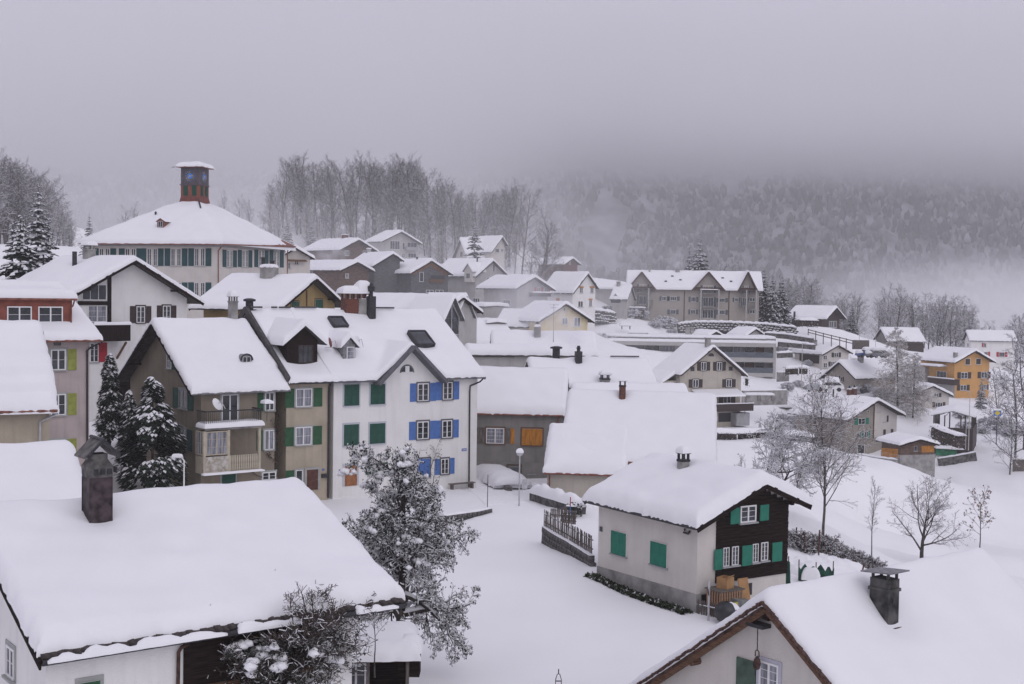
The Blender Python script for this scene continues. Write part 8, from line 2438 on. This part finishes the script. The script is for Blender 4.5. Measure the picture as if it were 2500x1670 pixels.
# rough snow thrown up beside the street
def bank(name, c, w_, d_, h_, seed, rz=0):
    o = snow_sheet(name, np.linspace(-w_ / 2, w_ / 2, 46), np.linspace(-d_ / 2, d_ / 2, 30), lambda X, Y: np.zeros_like(X), h_, None, min(w_, d_) * .5, seed, .12, lump=.05)
    me = o.data
    co = np.empty(len(me.vertices) * 3); me.vertices.foreach_get('co', co); co = co.reshape(-1, 3)
    co[:, 2] += np.maximum(co[:, 2] - .05, 0) * (.30 * wob(co[:, 0], co[:, 1], 2.2, seed) + .18 * wob(co[:, 0], co[:, 1], 5.1, seed + 1)) - .12
    me.vertices.foreach_set('co', co.reshape(-1))
    o.location = c; o.rotation_euler = (0, 0, rz)
    o['kind'] = 'structure'
    return o
p = at(1075, 1665, 45); bank('snow_bank', (p[0], p[1], gz(p[0], p[1])), 5.6, 3.2, .75, 3, .1)
p = at(985, 1660, 43); bank('snow_bank', (p[0], p[1], gz(p[0], p[1])), 2.2, 2.0, .8, 5, .4)
p = gpt(1985, 1385); bank('snow_bank', (p[0], p[1], p[2] - .15), 5, 3.5, .7, 7, .6)
p = gpt(280, 1150); bank('snow_bank', (p[0], p[1], p[2] - .1), 4, 2.5, .6, 9, 1.0)
for i, (x, y, Y, s_) in enumerate(((1312, 1190, 92, 1.2), (1296, 1200, 90, .8), (1355, 1212, 83, 1.5), (1432, 1232, 74, 1.3), (2415, 1078, 175, 2.0), (2372, 1082, 176, 1.8), (1935, 970, 200, 2.2), (2080, 872, 232, 1.8))):
    p = gpt(x, y)
    o = bank('snow_hump', (p[0], p[1], p[2] - .05), s_ * 1.8, s_ * 1.1, s_ * .38, i + 2.5, i)
# ------------------------------------------------------------------ chimney smoke
sm = bpy.data.materials.new('chimney_smoke'); sm.use_nodes = True
t = sm.node_tree; t.nodes.clear()
N, K = t.nodes.new, t.links.new
ou, pv = N('ShaderNodeOutputMaterial'), N('ShaderNodeVolumePrincipled')
pv.inputs['Color'].default_value = (.97, .97, 1, 1)
g, gr = N('ShaderNodeTexCoord'), N('ShaderNodeTexGradient'); gr.gradient_type = 'SPHERICAL'
nz = N('ShaderNodeTexNoise'); nz.inputs['Scale'].default_value = 2.2; nz.inputs['Detail'].default_value = 4
mr = N('ShaderNodeMapRange'); mr.inputs['From Min'].default_value = .38; mr.inputs['From Max'].default_value = .7
mu, m2 = N('ShaderNodeMath'), N('ShaderNodeMath'); mu.operation = 'MULTIPLY'; m2.operation = 'MULTIPLY'
inf = N('ShaderNodeObjectInfo'); sx = N('ShaderNodeSeparateXYZ')
K(g.outputs['Object'], gr.inputs[0]); K(g.outputs['Object'], nz.inputs[0]); K(nz.outputs[0], mr.inputs[0])
K(gr.outputs['Fac'], mu.inputs[0]); K(mr.outputs[0], mu.inputs[1]); K(mu.outputs[0], m2.inputs[0]); K(inf.outputs['Alpha'], m2.inputs[1]); K(m2.outputs[0], pv.inputs['Density']); K(pv.outputs[0], ou.inputs['Volume'])
b = MB(); b.box(-1, 1, -1, 1, -1, 1); pme = b.mesh('smoke_puff', sm)
for x, y, Y, rr_, dn in ((1411, 838, 115, .8, 1.6), (1404, 822, 115.5, 1.3, 1.1), (1388, 800, 116, 1.9, .65), (1362, 782, 117, 2.4, .42), (1330, 768, 119, 3.0, .26), (1295, 750, 150, 4.6, .12), (1262, 722, 170, 6.5, .11), (1285, 700, 180, 6, .06), (1654, 645, 262, 1.6, .6), (1645, 628, 262, 2.8, .2), (815, 622, 215, 3.2, .28), (780, 628, 214, 2.6, .2)):
    p = at(x, y, Y)
    q = put('smoke_puff', pme, None, tuple(p)); q.scale = (rr_, rr_, rr_ * .9); q.color = (1, 1, 1, dn); q['kind'] = 'stuff'
    q['label'] = 'white chimney smoke drifting up to the left'
